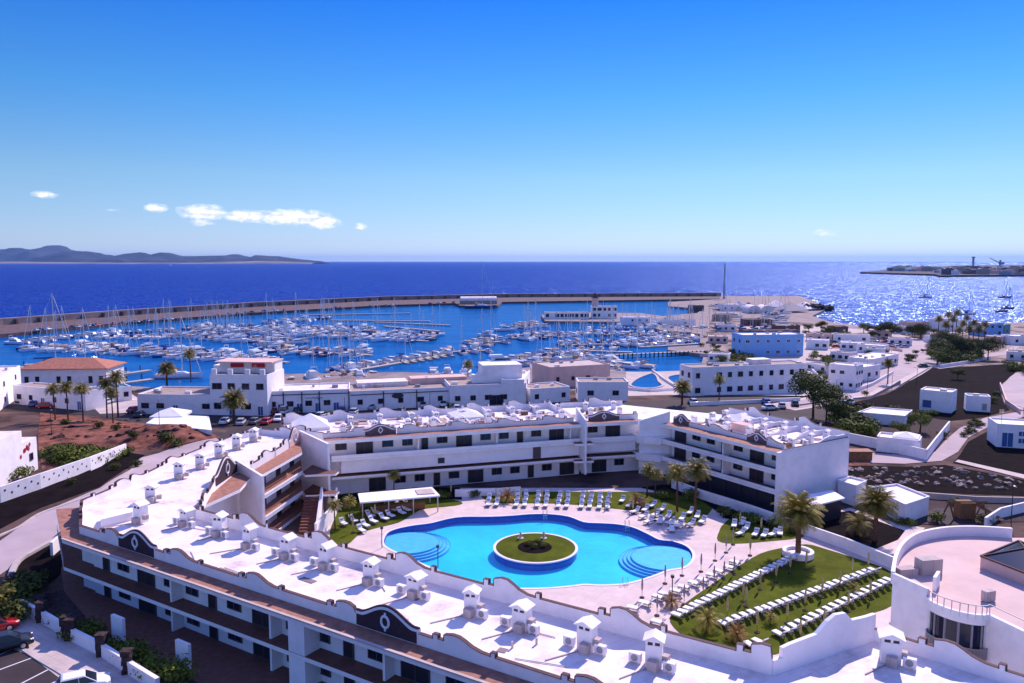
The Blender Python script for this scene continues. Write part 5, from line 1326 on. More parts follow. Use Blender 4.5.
HU = house('building', (938,331),(966,331), 6, 12, QZ, 3, 1, 'white waterside building with pyramid roof behind the palm grove', rm='roofwhite')
pyramid(HU['r'], hp(HU, 6, 5), 9, 3, QZ+6.3, 0)
for i, (a, c, dp, h_, w_, r_) in enumerate([((806,349),(828,350),7,4,'white','roofwhite'),((833,342),(870,343),8,3.5,'white','tan'),((868,338),(890,339),8,4,'pinkstone','roofwhite'),((895,334),(930,334),8,3.5,'white','tan'),((830,360),(850,362),6,3.2,'white','tan'),((856,352),(884,354),7,3.2,'white','roofwhite'),
        ((1012,345),(1040,345),9,4,'white','roofwhite'),((806,370),(826,374),6,2.5,'white','tan'),((888,345),(912,346),6,3,'white','terraroof')]):
    where = ['right beside the blue building','with flat roof near the bay shore','with pink walls by the bay shore','long and flat above the bay road end','below the shore trees','under a white awning by the car row','at the far right shore edge','between the blue building and angular house','with terracotta roof near the road bend'][i]
    house('house', a, c, h_, dp, -1.5, 3, 1, f'small low house {where}', wm=w_, rm=r_)
# harbour control building with tower on the mole
HV = house('building', (592,318.5),(617,318.5), 8.2, 10, QZ, 5, 2, 'white harbour office with lookout tower standing on the marina mole', rm='tan', winw=2.0, winh=2.0)
b = MB(); p = hp(HV, 2.5, 4); b.box((*p, QZ+7), (4,4,14), 0); b.box((*p, QZ+11.5), (4.2,4.2,2.2), 0); b.build('tower', 'pinkstone', HV['r'])
b = MB(); b.lathe([(2.8,0),(2.8,.5),(1.7,.5),(1.7,2.4),(1.0,3.2),(.1,3.8)], (*p, QZ+14), 10); b.build('lantern_room', 'quaywall', HV['r'])
HW = house('building', (545,319),(589,319), 4.2, 10, QZ, 9, 1, 'long low arcade of shops left of the harbour tower', rm='tan', winw=2.0, winh=2.2)
HX = house('building', (622,323),(650,323), 3.4, 10, QZ, 4, 1, 'low shop row right of the harbour tower', rm='roofwhite')
HY = house('building', (652,324),(690,326), 3.2, 8, QZ, 4, 1, 'low pale shop row at the root of the mole', rm='tan')
# white arched tents
def barrel(pl, pr_, z, depth, h, lab, n=1):
    A, B_ = G(*pl, z), G(*pr_, z); d = unit(v2(A, B_)); n_ = (-d[1], d[0]); L_ = ln(v2(A, B_)); r = empty('boat_tent', (*lerp(A,B_,.5), z), lab, 'tent')
    for k in range(n):
        b = MB(); vs = []; m_ = 14
        for e in (0, depth):
            for i in range(m_+1):
                t = math.pi*(1-i/m_); x = (k+.5+.5*math.cos(t))*L_/n; vs.append((A[0]+d[0]*x+n_[0]*e, A[1]+d[1]*x+n_[1]*e, z+h*.35+h*.65*math.sin(t) if 0 < i < m_ else z))
        fs = [(i, i+1, m_+2+i, m_+1+i) for i in range(m_)]+[tuple(range(m_+1))[::-1], tuple(range(m_+1, 2*m_+2))]
        b.add(vs, fs); b.build('vault', 'roofwhite', r)
A_, B_ = G(461,304.3,QZ+.4), G(497,304.0,QZ+.4); dB = unit(v2(A_,B_)); nB_ = (-dB[1], dB[0]); LB = ln(v2(A_,B_)); r = empty('boat_tent', (*lerp(A_,B_,.5), QZ), 'large white vaulted tent hall standing on the breakwater quay', 'tent')
b = MB(); vs = []
for e in (0, LB):
    for i in range(11):
        t = math.pi*(1-i/10); yy = 6+6*math.cos(t); vs.append((A_[0]+dB[0]*e+nB_[0]*yy, A_[1]+dB[1]*e+nB_[1]*yy, QZ+3.6+3.6*math.sin(t)))
b.add(vs, [(i, i+1, 12+i, 11+i) for i in range(10)]+[tuple(range(11)), tuple(range(11,22))[::-1]]); b.build('vaulted_roof', 'roofwhite', r)
b = MB(); b.prism([A_, B_, (B_[0]+nB_[0]*12, B_[1]+nB_[1]*12), (A_[0]+nB_[0]*12, A_[1]+nB_[1]*12)], QZ, QZ+3.6); b.build('walls', 'tan', r)
barrel((748,313.5),(774,313.5), QZ, 16, 6, 'double white domed boat tents at the boatyard', 2)
r = empty('shade_sails', (*G(795,318,QZ), QZ), 'grey and white tensioned fabric roofs over the boatyard beside the rock jetty', 'canopy')
for i, (px, py, w, h_) in enumerate([(776,308,16,6),(790,312,20,7),(804,310,18,6)]):
    pyramid(r, G(px, py, QZ), w, h_, QZ+1, .3*i, 'sail', 'roofwhite' if i != 1 else 'kerb')
# lagoon pools near the lagoon, pile footbridge
for pts in ([(630,386),(634,381),(642,377),(652,374),(657,377),(659,382),(663,386),(655,388.5),(640,388.5)], [(667,378),(676,375.5),(688,375.5),(698,379),(694,384),(682,386),(672,383)]):
    lp_ = smooth_loop([GT(*q) for q in pts], 3); sheet('lagoon_pool', lp_, .12, 'harbour', 4)
    b = MB()
    for i in range(len(lp_)):
        a_, c_ = lp_[i], lp_[(i+1)%len(lp_)]; b.wall(a_, c_, gh(*a_)-.2, [(0,.55),(ln(v2(a_,c_)),.55)], .8)
    tag(b.build('kerb', 'sidewalk'), kind='structure')
rwall([(652,371),(662,379),(676,388)], 0, .8, 'white wall running diagonally between the two lagoon pools')
rwall([(628,390),(650,392),(690,389)], 0, .9, 'low white wall in front of the lagoon pools')
rsheet('promenade', [(626,372),(700,371),(700,394),(626,396)], -1, 'paleconc', .05)
def grov(): pass
# boulders on the gravel plot
def boulders():
    for i in range(90):
        t = random.random(); u = random.random()
        px = 845+t*175; lo_ = 465+max(0, (px-945))*.19; hi_ = 484+max(0,(px-870))*.06
        py = lo_+(hi_-lo_)*(.08+.84*u)
        x, y = G(px, py); s = random.uniform(.25, .75)
        b = MB(); b.blob((0,0,.15*s), (1.0*s,.75*s,.5*s), 2, rough=.45, seed=i*1.7)
        o = b.build('boulder', 'rock'); o.location = (x,y,.03); o.rotation_euler = (0,0,random.uniform(0,3))
        third = 'left' if t < .33 else ('middle' if t < .66 else 'right'); dep_ = 'front' if u > .66 else ('centre' if u > .33 else 'back')
        tag(o, f'pale boulder lying on the black gravel plot, in its {third} part, {dep_} strip', 'boulder', f'boulders in the {third} {dep_} part of the gravel plot')
boulders()
rr_ = random.Random(77)
for i in range(60):
    px, py = rr_.uniform(48,205), rr_.uniform(420,440); x, y = GT(px, py, 3)
    if x > -46: continue
    s = rr_.uniform(.25,.9); b = MB(); b.blob((0,0,.1*s), (s,s*.8,s*.5), 1, rough=.5, seed=i*2.3); o = b.build('rock', 'stone' if i % 3 else 'redrock'); o.location = (x, y, gh(x, y)+.02)
    tag(o, f'{"dark" if i % 3 else "reddish"} lava rock scattered over the red rocky ground at left', 'rock', f'{"dark" if i % 3 else "reddish"} rocks on the red ground')
# playground swing frame
r = empty('play_frame', (*G(965,521),0), 'brown wooden climbing frame with slanting poles in the playground', 'play frame')
x, y = G(965, 521); b = MB()
for s in (-2.4, 2.4):
    b.tube((x+s-1.2,y,0), (x+s,y,2.8), .12, n=6); b.tube((x+s+1.2,y+.6,0), (x+s,y,2.8), .12, n=6)
b.tube((x-2.8,y,2.8), (x+3.0,y,2.8), .13, n=6); b.build('frame', 'wood', r)
b = MB(); b.box((x+.8,y+1.6,1.2), (2.2,1.8,2.4)); b.build('platform', 'wood', r)
b = MB(); b.add([(x+1.4,y+.5,2.4),(x+2.2,y+.5,2.4),(x+5.4,y-.4,.3),(x+4.7,y-.8,.3),(x+1.4,y+.5,2.3),(x+2.2,y+.5,2.3),(x+5.4,y-.4,.2),(x+4.7,y-.8,.2)], [(0,1,2,3),(7,6,5,4),(0,4,5,1),(1,5,6,2),(2,6,7,3),(3,7,4,0)]); b.build('slide', 'wood', r)
# wooden shed by path
r = empty('shed', (*G(861,458),0), 'rust brown wooden stall beside the pink path end', 'stall'); x, y = G(861, 459)
b = MB(); x -= 1; b.box((x,y,.8), (5.2,2.2,1.6)); b.build('walls', 'wood', r); b = MB(); b.box((x,y-.1,1.68), (5.5,2.5,.12)); b.build('roof', 'terra', r)

# boatyard and harbour-end buildings
for i, (a, c, dp, h_, w_, r_, l) in enumerate([((722,311),(742,311),14,5,'white','roofwhite','white boatyard workshop at the breakwater root'),((712,321),(730,321.5),12,4,'tan','quaywall','tan boatyard shed near the inner quay'),((744,326),(772,326),9,3.6,'quaywall','quaywall','dark brown flat roofed boatyard store'),
     ((708,343),(728,343.5),10,3,'pinkstone','sidewalk','pinkish low quayside store beside the lagoon'),((716,331),(736,331.5),8,3.2,'white','tan','small white quayside office with tan roof'),((776,333),(800,333),8,4,'quaywall','roofwhite','long low store behind the red roofed boatyard building'),
     ((690,311),(704,311),8,4,'quaywall','tan','brown customs shed on the inner mole'),((806,341),(832,342),7,3.5,'pinkstone','tan','pink single storey row left of the shore trees'),((840,350),(862,351),7,3.2,'white','roofwhite','white low terrace under the shore road'),((866,356),(884,357),6,3,'white','tan','white tan roofed house left of the road bend'),
     ((930,343),(944,343),6,3,'white','roofwhite','little white house at the left side of the grove'),((985,343),(1003,344),7,3.2,'pinkstone','roofwhite','pink walled house right of the grove'),((905,329.5),(930,329.5),8,4,'pinkstone','tan','pink waterfront row by the bay, left of the grove'),((832,333.5),(848,333.5),7,3.5,'quaywall','tan','dark stone house at the bay shore'),
     ((1006,360),(1040,362),8,3.2,'white','tan','white wall like house above the forecourt'),((708,362),(728,363),8,3,'white','tan','low white lagoon cafe beside the brown shrubs')]):
    house('house' if h_ < 4 else 'building', a, c, h_, dp, QZ if c[1] < 345 else None, 3, 1, l, wm=w_, rm=r_)
for i, (pts, l) in enumerate([([(806,361),(830,364),(850,366)],'between the pink yard and the shore houses'),([(812,372),(824,383),(826,392)],'along the pink yard'),([(884,349),(902,352)],'left of the road bend'),([(940,368),(965,364),(990,359)],'edging the loop path'),([(1000,386),(1006,404),(1020,414)],'edging the forecourt'),([(843,343),(890,346)],'along the bay car row'),([(700,356),(716,358),(745,361)],'beside the lagoon bridge end')]):
    rwall(pts, 0, 1.2, f'low white wall {l}', m='white' if i % 2 else 'pinkstone')
# ------------------------------------------------------------ vegetation
def mk_palm(name, h, R0, nf, droop=1.0, tr=.28, leafm='palm', dry=6, lean=.15):
    r = empty(name, (0,0,0), 'x', 'palm tree'); rnd = random.Random(hash(name+str(h)) % 1000)
    rnd = random.Random(int(h*100+nf))
    b = MB(); prev = (0,0,0); n = 12; lx = lean*h*.12
    prof = []
    for i in range(n+1):
        t = i/n; rr = tr*(1.25-.35*t) if t > .08 else tr*1.5
        if t > .9: rr = tr*1.25
        p = (lx*t*t, 0, h*t)
        if i: b.tube(prev, p, pr0, rr*1.07, n=9, cap=False)
        prev = p; pr0 = rr*.93
    b.build('trunk', 'trunk', r, world=False)
    top = (lx, 0, h)
    def frond(b, az, el, L_, w, dr):
        segs = 7; pos = Vector(top); dirv = Vector((math.cos(az)*math.cos(el), math.sin(az)*math.cos(el), math.sin(el))); side = Vector((-math.sin(az), math.cos(az), 0))
        pts = [pos.copy()]; dl = []
        for i in range(segs):
            pos = pos+dirv*(L_/segs); pts.append(pos.copy()); dl.append(dirv.copy())
            dirv = (dirv+Vector((0,0,-dr*(.10+.07*i)))).normalized()
        nl = 15
        for k in range(nl):
            t = (k+1.2)/(nl+1.2)*segs; i = min(segs-1, int(t)); p = pts[i].lerp(pts[i+1], t-i); dv = dl[i]; up = side.cross(dv)
            ll = w*math.sin(math.pi*min(1, (k+2.2)/(nl+2.4)))**.7
            for s in (-1, 1):
                tip = p+side*s*ll+dv*ll*.75+Vector((0,0,-ll*.35))+up*ll*.12
                wd = dv*(L_/nl*.42)
                b.add([p-wd*.6, p+wd*1.1, tip+wd*.25, tip-wd*.1], [(0,1,2,3)])
        for i in range(segs): b.add([pts[i]-side*.03, pts[i]+side*.03, pts[i+1]+side*.02, pts[i+1]-side*.02], [(0,1,2,3)])
    b = MB()
    for i in range(nf):
        t = i/nf; az = i*2.39996+rnd.uniform(-.2,.2); el = 1.25-1.55*t**1.0+rnd.uniform(-.1,.1)
        frond(b, az, el, R0*rnd.uniform(.88,1.1), R0*.20, droop)
    b.build('crown', leafm, r, world=False)
    b = MB()
    for i in range(dry):
        az = rnd.uniform(0,6.28); frond(b, az, -.55+rnd.uniform(-.3,.1), R0*.6, R0*.15, droop*1.2)
    if dry: b.build('dry_fronds', 'palmdry', r, world=False)
    return Proto(r)
PB = mk_palm('palm_tree', 5.6, 3.6, 84, .72, .30, dry=16)
PM = mk_palm('palm_tree', 7.0, 2.6, 52, .9, .17, dry=10)
PT = mk_palm('palm_tree', 10.0, 3.0, 50, 1.0, .18, dry=14)
PS = mk_palm('small_palm', 1.4, 2.0, 26, .9, .16, dry=2)
PY = mk_palm('yellow_palm', .6, 1.5, 24, .7, .1, leafm='palmdry', dry=0)
for p in (PS, PY): p.o['category'] = 'palm'
def palm(pr_, px, py, lab, sc=1.0, z=None, grp=None, zz=0):
    x, y = G(px, py, zz); z = gh(x, y) if z is None else z
    return pr_.place((x, y, z), random.uniform(0,6.28), lab, grp, sc)
palm(PB, 798, 555, 'tall thick date palm rising from the round white planter on the lawn', .98)
palm(PB, 875, 541, 'thick date palm in the black gravel bed beside the round building', .88)
palm(PS, 858, 535, 'small palm just left of the big palm in the gravel bed', 1.15)
palm(PM, 695, 517, 'tall palm with dense crown at the right end of the pool lawn', .98)
palm(PM, 677, 512, 'slim palm just left of the tall pool lawn palm', .84)
palm(PM, 647, 497, 'dark palm in the shade at the corner block foot', .62); palm(PM, 655, 499, 'second shaded palm at the corner block foot, slightly right', .55)
palm(PY, 637, 508, 'yellow fan palm clump at the lawn edge behind the pool right end', 1.35)
palm(PY, 507, 502, 'yellow green fan palm at the left end of the far pool lawn', 1.2)
palm(PY, 672, 607, 'yellowish palm tuft between deck loungers and lawn row', .9)
palm(PS, 707, 632, 'small palm at the near corner of the main lawn', .9)
palm(PY, 737, 640, 'yellow palm tuft by the parapet at the near lawn edge', .95)
palm(PS, 771, 624, 'tiny green palm growing between the lawn rows', .45); palm(PS, 853, 594, 'tiny pale palm between middle and right lawn rows', .5)
palm(PM, 350, 524, 'small palm beside the court stair left of the pool', .45); palm(PM, 335, 530, 'shrubby small palm at the foot of the white stair wall', .5)
palm(PM, 394, 497, 'small palm behind the white slatted pool bar', .5)
palm(PT, 235, 425, 'squat date palm in front of the tall white marina block', .42); palm(PB, 234, 424, 'round crowned date palm among the parked cars left of centre', .95)
for i, (px, py, s, l) in enumerate([(55,416,.72,'leftmost of the row before the red roofed villa'),(68,417,.78,'second in the row before the red roofed villa'),(83,418,.75,'third in the row before the red roofed villa'),(118,413,.95,'broadest, at the right of the villa'),(107,414,.8,'between the villa row and the broad one'),(113,421,.7,'golden, beside the cafe road')]):
    palm(PT, px, py, f'street palm {l}', s, zz=1, grp='palms before the red roofed villa')
palm(PB, 167, 386, 'bushy golden palm standing before the moored sailing boats', .95, -2.4, zz=-2.4); palm(PT, 191, 382, 'slender tall palm on the quay right of the golden one', .92, -2.4, zz=-2.4)
palm(PT, 468, 385, 'brownish palm rising behind the waterfront roof near the tower room', .72, -1)
palm(PT, 461, 405, 'left palm of the pair before the white shop front', .33); palm(PT, 476, 405, 'right palm of the pair before the white shop front', .33)
palm(PB, 682, 405, 'bushy palm left of the long two storey building', .8); palm(PM, 719, 401, 'small dark palm against the long two storey building wall', .8)
palm(PM, 888, 376, 'palm standing between white houses by the curving road', .95)
grove = [(938,338),(945,345),(952,338),(958,350),(962,341),(968,350),(973,343),(978,352),(984,345),(948,332),(966,333),(956,331)]
for i, (px, py) in enumerate(grove): palm(PT, px, py, f'dark palm in the grove beside the right path, {ORD[i]} from the left', random.uniform(.75,1.05), -1.8, 'palms of the right grove', -1.8)
def leafcloud(b, c, r, n, s, rnd, flat=.0):
    for i in range(n):
        while True:
            p = Vector((rnd.uniform(-1,1), rnd.uniform(-1,1), rnd.uniform(-1,1)))
            l = p.length
            if .45 < l < 1: break
        q = Vector((c[0]+p.x*r[0], c[1]+p.y*r[1], c[2]+p.z*r[2]))
        nrm = (p+Vector((rnd.uniform(-.6,.6), rnd.uniform(-.6,.6), rnd.uniform(-.2,.9)))).normalized()
        u = nrm.orthogonal().normalized(); w = nrm.cross(u); a = rnd.uniform(0,6.28); u, w = u*math.cos(a)+w*math.sin(a), w*math.cos(a)-u*math.sin(a)
        ss = s*rnd.uniform(.6,1.3); b.add([q-u*ss, q-w*ss*.6, q+u*ss, q+w*ss*.6], [(0,1,2,3)])
def mk_tree(name, h, rad, seed, n=900, leafm='leafd', cat='tree', s=.3):
    rnd = random.Random(seed); r = empty(name, (0,0,0), 'x', cat)
    b = MB(); b.tube((0,0,-.2), (.1,.05,h*.5), .22, .14, 7)
    cl = []
    for i in range(9):
        a = i*2.4; rr = rad*rnd.uniform(.35,.75); c = (math.cos(a)*rr, math.sin(a)*rr, h*rnd.uniform(.55,.9)); cl.append(c); b.tube((.1,.05,h*.4), c, .09, .03, 5)
    b.build('trunk', 'trunk', r, world=False)
    b = MB()
    for c in cl+[(0,0,h*.8)]: leafcloud(b, c, (rad*.42,rad*.42,h*.2), n//10, s, rnd)
    b.build('crown', leafm, r, world=False); return Proto(r)
def mk_bush(name, rad, h, seed, n=420, leafm='leaf', s=.14):
    rnd = random.Random(seed); r = empty(name, (0,0,0), 'x', 'shrub'); b = MB()
    for i in range(6):
        a = i*1.1; c = (math.cos(a)*rad*.45*rnd.random(), math.sin(a)*rad*.45*rnd.random(), 0); b.tube((0,0,-.1), (c[0],c[1],h*.6), .04, .02, 4)
    b.build('stems', 'trunk', r, world=False); b = MB()
    for i in range(7):
        a = i*.9; rr = rad*.5*(i > 0); leafcloud(b, (math.cos(a)*rr, math.sin(a)*rr, h*rnd.uniform(.4,.62)), (rad*.55,rad*.55,h*.42), n//7, s, rnd)
    b.build('foliage', leafm, r, world=False); return Proto(r)
T1 = mk_tree('tree', 7.5, 4.6, 3, 5200, 'leafd', s=.17); T2 = mk_tree('tree', 4.5, 3.0, 5, 2600, 'leaf', s=.14)
B1 = mk_bush('shrub', 1.2, 1.6, 1); B2 = mk_bush('shrub', 1.2, 1.4, 2, leafm='leafd'); B3 = mk_bush('shrub', 1.8, 1.3, 4, 700)
def put(pr_, px, py, lab, sc=1.0, zz=0, grp=None):
    x, y = G(px, py, zz); return pr_.place((x,y,gh(x,y) if zz > -2 else zz), random.uniform(0,6.28), lab, grp, sc)
put(T1, 813, 418, 'big dark leafy tree overhanging the car park behind the right block', 1.45)
put(T1, 826, 423, 'second big dark tree crowding the car park edge behind the right block', 1.05)
put(T1, 838, 424, 'lower dark tree right of the big one over the parked cars', .6)
put(T2, 920, 432, 'round olive green tree in the walled garden', .95); put(T2, 900, 437, 'dark bush tree left of the round one in the walled garden', .7)
put(T2, 835, 367, 'round green tree between the pink yard and the angular house', 1.2); put(T2, 822, 393, 'small brown green tree in the yard left of angular house', .8)
put(T2, 958, 372, 'lone dark tree at the path fork', .8)
put(B1, 115, 466, 'round clipped shrub with pale crown in the left gravel bed, upper one', .8, 3.5); put(B1, 71, 484, 'small shrub in the left gravel bed, lower one', .7, 3.5); put(B2, 136, 462, 'brown green shrub at the end of the sloping white wall', .95, 3.5)
for i, (px, py, s) in enumerate([(80,635,1.0),(93,640,1.05),(126,655,1.0),(140,662,1.15),(158,672,1.15),(182,683,1.25),(57,623,.7),(110,651,.8)]): put(B1 if i % 2 else B3, px, py, f'garden shrub behind the low white wall at lower left, {ORD[i]} planted', s, 3.5, 'shrubs behind the stone pillar wall')
for i, (px, py, s) in enumerate([(5,474,2.0),(14,478,1.6),(66,458,1.9),(80,456,2.2),(90,462,1.6),(100,456,1.5),(52,448,1.3),(96,447,1.5)]): put(B3 if i % 2 else B1, px, py, f'shrub growing between the flower painted house and the sloping wall, {ORD[i]} one', s, 3.5, 'shrubs by the flower painted house')
for i, (px, py, s) in enumerate([(98,420,1.1),(65,415,1.0),(134,434,1.1),(166,436,1.6),(116,424,1.0),(176,438,1.2)]): put(B2, px, py, f'dark round shrub on the red rocky ground, {ORD[i]} one', s, 3, 'shrubs on the rocky ground')
for i, (px, py, s) in enumerate([(8,615,1.3),(18,620,1.5),(24,603,1.6),(28,590,1.5),(12,600,1.4),(35,585,1.2)]): put(B2, px, py, f'dark thorny shrub in the shaded corner left of the front wing, {ORD[i]} one', s, 3.5, 'dark shrubs at the front wing corner')
palm(PS, -3, 612, 'spiky palm leaves at the left frame edge above the pavement', .95, 3.5, zz=3.5)
x, y = G(28, 607, 3.5); LR_ = random.Random(4)
for i in range(8):
    q = G(18+LR_.uniform(-8,22), 600+LR_.uniform(-18,12), 3.5); b = MB(); b.blob((0,0,.3), (1.1,.9,.8), 2, rough=.5, seed=i); o = b.build('boulder', 'stone'); o.location = (*q, 3.5)
    tag(o, 'dark lava boulder heaped at the shaded corner left of the front wing', 'boulder', 'lava boulders at the front wing corner')
# scattered shrubs
sh = [(380,505,.8,'behind the loungers left of the pool, right one'),(365,512,.7,'behind the loungers left of the pool'),(440,498,1.0,'dark, beside the white slatted bar'),(347,505,1.1,'by the stair wall'),(474,497,.9,'dark round, left end of the far lawn'),(665,498,1.1,'under the pool palms, left'),(690,500,1.2,'under the pool palms, right'),(725,516,1.1,'in the bed below the shaded wall, left'),(748,522,1.2,'in the bed below the shaded wall, middle'),(775,528,1.0,'in the bed below the shaded wall, right'),
      (790,533,1.0,'near the planter beside the shaded wall'),(905,525,.9,'by the playground path'),(937,522,1.0,'left of the play frame'),(985,524,1.1,'right of the play frame'),(902,561,.6,'by the round building path'),(332,417,1.0,'olive, among the parked cars'),(305,420,.8,'pale, among the parked cars'),(452,407,1.2,'narrow green, at the white waterfront corner'),(838,458,1.0,'beside the brown stall'),(955,505,.9,'on the strip under the gravel plot'),
      (930,415,1.1,'left of the cube outbuilding'),(911,420,.9,'left beneath the cube outbuilding'),(900,412,1.0,'by the low terrace roof'),(890,444,.8,'inside the walled garden, front'),(942,438,1.0,'by the garden wall end'),(870,437,1.1,'at the garden wall start'),(858,430,1.3,'behind the garden wall, left'),(992,403,1.2,'at the forecourt edge, lower'),(996,392,1.3,'at the forecourt edge, upper'),(985,400,1.0,'right of the small shed'),
      (865,390,1.0,'by the angular house door'),(860,376,1.2,'behind the angular house')]
for i, (px, py, s, l) in enumerate(sh): put([B1,B2,B3][i % 3], px, py, f'shrub {l}', s)
def thicket(region, n, lab, grp, zz, smin, smax, protos, seed):
    rr = random.Random(seed)
    for i in range(n):
        a, b_, c, d_ = region; u, v = rr.random(), rr.random()
        px = (a[0]*(1-u)+b_[0]*u)*(1-v)+(d_[0]*(1-u)+c[0]*u)*v; py = (a[1]*(1-u)+b_[1]*u)*(1-v)+(d_[1]*(1-u)+c[1]*u)*v
        put(protos[i % len(protos)], px, py, lab, rr.uniform(smin, smax), zz, grp)
thicket(((930,352),(985,346),(985,360),(942,362)), 40, 'low dense shrub filling the palm grove by the right path', 'shrubs under the grove palms', -1.8, 1.3, 2.6, [B1,B2,B3], 1)
thicket(((926,350),(985,342),(988,358),(935,364)), 16, 'dark bushy tree mixed among the grove palms', 'bushy trees of the right grove', -1.8, .7, 1.3, [T1,T2], 11)
thicket(((1005,352),(1060,350),(1060,372),(1012,366)), 22, 'green brown shrub on the bank at the right edge beyond the forecourt', 'shrubs on the right bank', 0, 1.3, 2.4, [B1,B3], 2)
thicket(((836,412),(872,420),(868,438),(840,436)), 24, 'dark leafy bush massed left of the walled garden', 'bushes left of the walled garden', 0, 1.3, 2.3, [B2,B3,B1], 21)
thicket(((806,345),(930,350),(915,362),(812,372)), 26, 'dark shrub dotted between the small white shore houses', 'shrubs between the shore houses', -2, .9, 1.9, [B2,B1], 22)
thicket(((700,345),(735,347),(735,358),(706,360)), 8, 'small bush near the lagoon bridge end', 'bushes at the bridge end', -2.4, .9, 1.5, [B2], 23)
thicket(((850,410),(912,412),(905,424),(850,424)), 26, 'dark low shrub around the sunken terrace roof by the road', 'shrubs round the terrace roof', 0, .9, 1.7, [B2,B3], 3)
thicket(((800,330),(935,334),(930,340),(800,340)), 26, 'small dark tree in the line along the bay shore', 'shore trees', -2.4, .5, 1.2, [T2,T1], 4)
thicket(((715,352),(750,350),(745,362),(712,362)), 12, 'brownish shrub left of the bright blue building', 'shrubs left of the blue building', -1.8, 1.2, 2.4, [B1,B3], 5)
thicket(((808,352),(835,350),(830,378),(812,386)), 16, 'shrub scattered over the pink yard right of the blue building', 'shrubs in the pink yard', -1.0, .8, 1.6, [B2,B1], 6)
thicket(((975,418),(960,440),(965,444),(985,426)), 12, 'dark shrub along the lower edge of the pink path', 'shrubs along the pink path', 0, .5, 1.0, [B2], 7)
thicket(((42,440),(125,446),(110,455),(50,470)), 30, 'low scrub bush on the slope above the sloping wall', 'scrub on the left slope', 3, .8, 1.6, [B2,B3], 8)
for i, (dx, dy, s) in enumerate([(-.9,.2,.45),(.3,.5,.5),(1.0,-.4,.4),(-.2,-.8,.42)]): B1.place((IC[0]+dx, IC[1]+dy, .3), i, f'low shrub on the dark bed of the pool island, {ORD[i]} from the left', None, s)
for dx in (-1.9, 1.2):
    b = MB(); b.lathe([(.01,0),(.5,0),(.55,.15),(.2,.3),(.16,.9),(.3,1.0),(.01,1.25)], (0,0,0), 10); o = b.build('garden_ornament', 'sidewalk'); o.location = (IC[0]+dx, IC[1]+2.9, .2); o.scale = (.8,.8,.8)
    tag(o, f'small pale stone ornament on the pool island lawn, {"left" if dx < 0 else "right"} one', 'ornament')
# ------------------------------------------------------------ cars
def mk_car(colr, L_=4.3, H_=1.48, van=False):
    r = empty('parked_car', (0,0,0), 'x', 'car'); w = .88
    if van: L_, H_ = 4.9, 2.0
    sec = [(-L_/2,.35,.62),(-L_/2+.08,.3,.82),(-L_/2+.5,.28,.92),(-L_/2+1.3,.27,.95),(L_/2-1.1,.27,.90),(L_/2-.4,.28,.78),(L_/2-.06,.33,.66),(L_/2,.4,.58)]
    b = MB(); vs = []
    ring = lambda x, zb, zt, k: [(x,-w*k,zb),(x,-w*k*1.0,zb+.25),(x,-w*k*.96,zt-.06),(x,-w*k*.86,zt),(x,w*k*.86,zt),(x,w*k*.96,zt-.06),(x,w*k,zb+.25),(x,w*k,zb)]
    ks = [.82,.93,.99,1,1,.98,.9,.8]
    for (x, zb, zt), k in zip(sec, ks): vs += ring(x, zb, zt, k)
    n = 8; fs = [(j*n+i, (j+1)*n+i, (j+1)*n+(i+1)%n, j*n+(i+1)%n) for j in range(len(sec)-1) for i in range(n)]+[tuple(range(n)), tuple(range((len(sec)-1)*n, len(sec)*n))[::-1]]
    b.add(vs, fs)
    body_ = b.build('body', 'car_'+colr, r, True, world=False)
    c0, c1 = (-L_/2+.55, -L_/2+.95), (L_/2-.95, L_/2-1.75)
    if van: c0 = (-L_/2+.08, -L_/2+.2); c1 = (L_/2-.75, L_/2-1.35)
    b = MB(); z0 = .88; z1 = H_-.06
    q = [(c0[0],-w*.88,z0),(c1[0],-w*.88,z0),(c1[0],w*.88,z0),(c0[0],w*.88,z0),(c0[1],-w*.72,z1),(c1[1],-w*.72,z1),(c1[1],w*.72,z1),(c0[1],w*.72,z1)]
    b.add(q, [(4,5,6,7),(0,1,5,4),(1,2,6,5),(2,3,7,6),(3,0,4,7)]); b.build('windows', 'bglass', r, world=False)
    b = MB(); b.add([(c0[1]-.04,-w*.74,z1-.02),(c1[1]+.04,-w*.74,z1-.02),(c1[1]+.04,w*.74,z1-.02),(c0[1]-.04,w*.74,z1-.02),(c0[1]+.1,-w*.64,H_),(c1[1]-.08,-w*.64,H_),(c1[1]-.08,w*.64,H_),(c0[1]+.1,w*.64,H_)], [(4,5,6,7),(0,1,5,4),(1,2,6,5),(2,3,7,6),(3,0,4,7)])
    for xx in (c0, c1):
        for s in (-1,1): b.tube((xx[0],s*w*.885,z0), (xx[1],s*w*.725,z1), .04, n=4)
    for s in (-1,1): b.tube((0,s*w*.885,z0), (-.05,s*w*.73,z1), .04, n=4)
    b.build('roof', 'car_'+colr, r, world=False)
    for x in (-L_/2+.8, L_/2-.85):
        for s in (-1, 1):
            b = MB(); b.tube((x,s*w*.80,.32), (x,s*(w+.015),.32), .32, n=16); wh = b.build('wheel', 'tyre', r, world=False)
            b = MB(); b.tube((x,s*(w+.0),.32), (x,s*(w+.03),.32), .2, n=10); o = b.build('rim', 'chrome', None); o.parent = wh
    for s in (-1,1):
        b = MB(); b.box((L_/2-.08,s*.6,.62), (.14,.3,.13)); b.build('headlight', 'lamp', r, world=False)
        b = MB(); b.box((-L_/2+.04,s*.62,.72), (.1,.24,.14)); b.build('tail_light', 'red', r, world=False)
    return Proto(r)
CARS = {c: mk_car(c) for c in ('silver','white','black','red','blue','grey','maroon')}
VAN = mk_car('white', van=True)
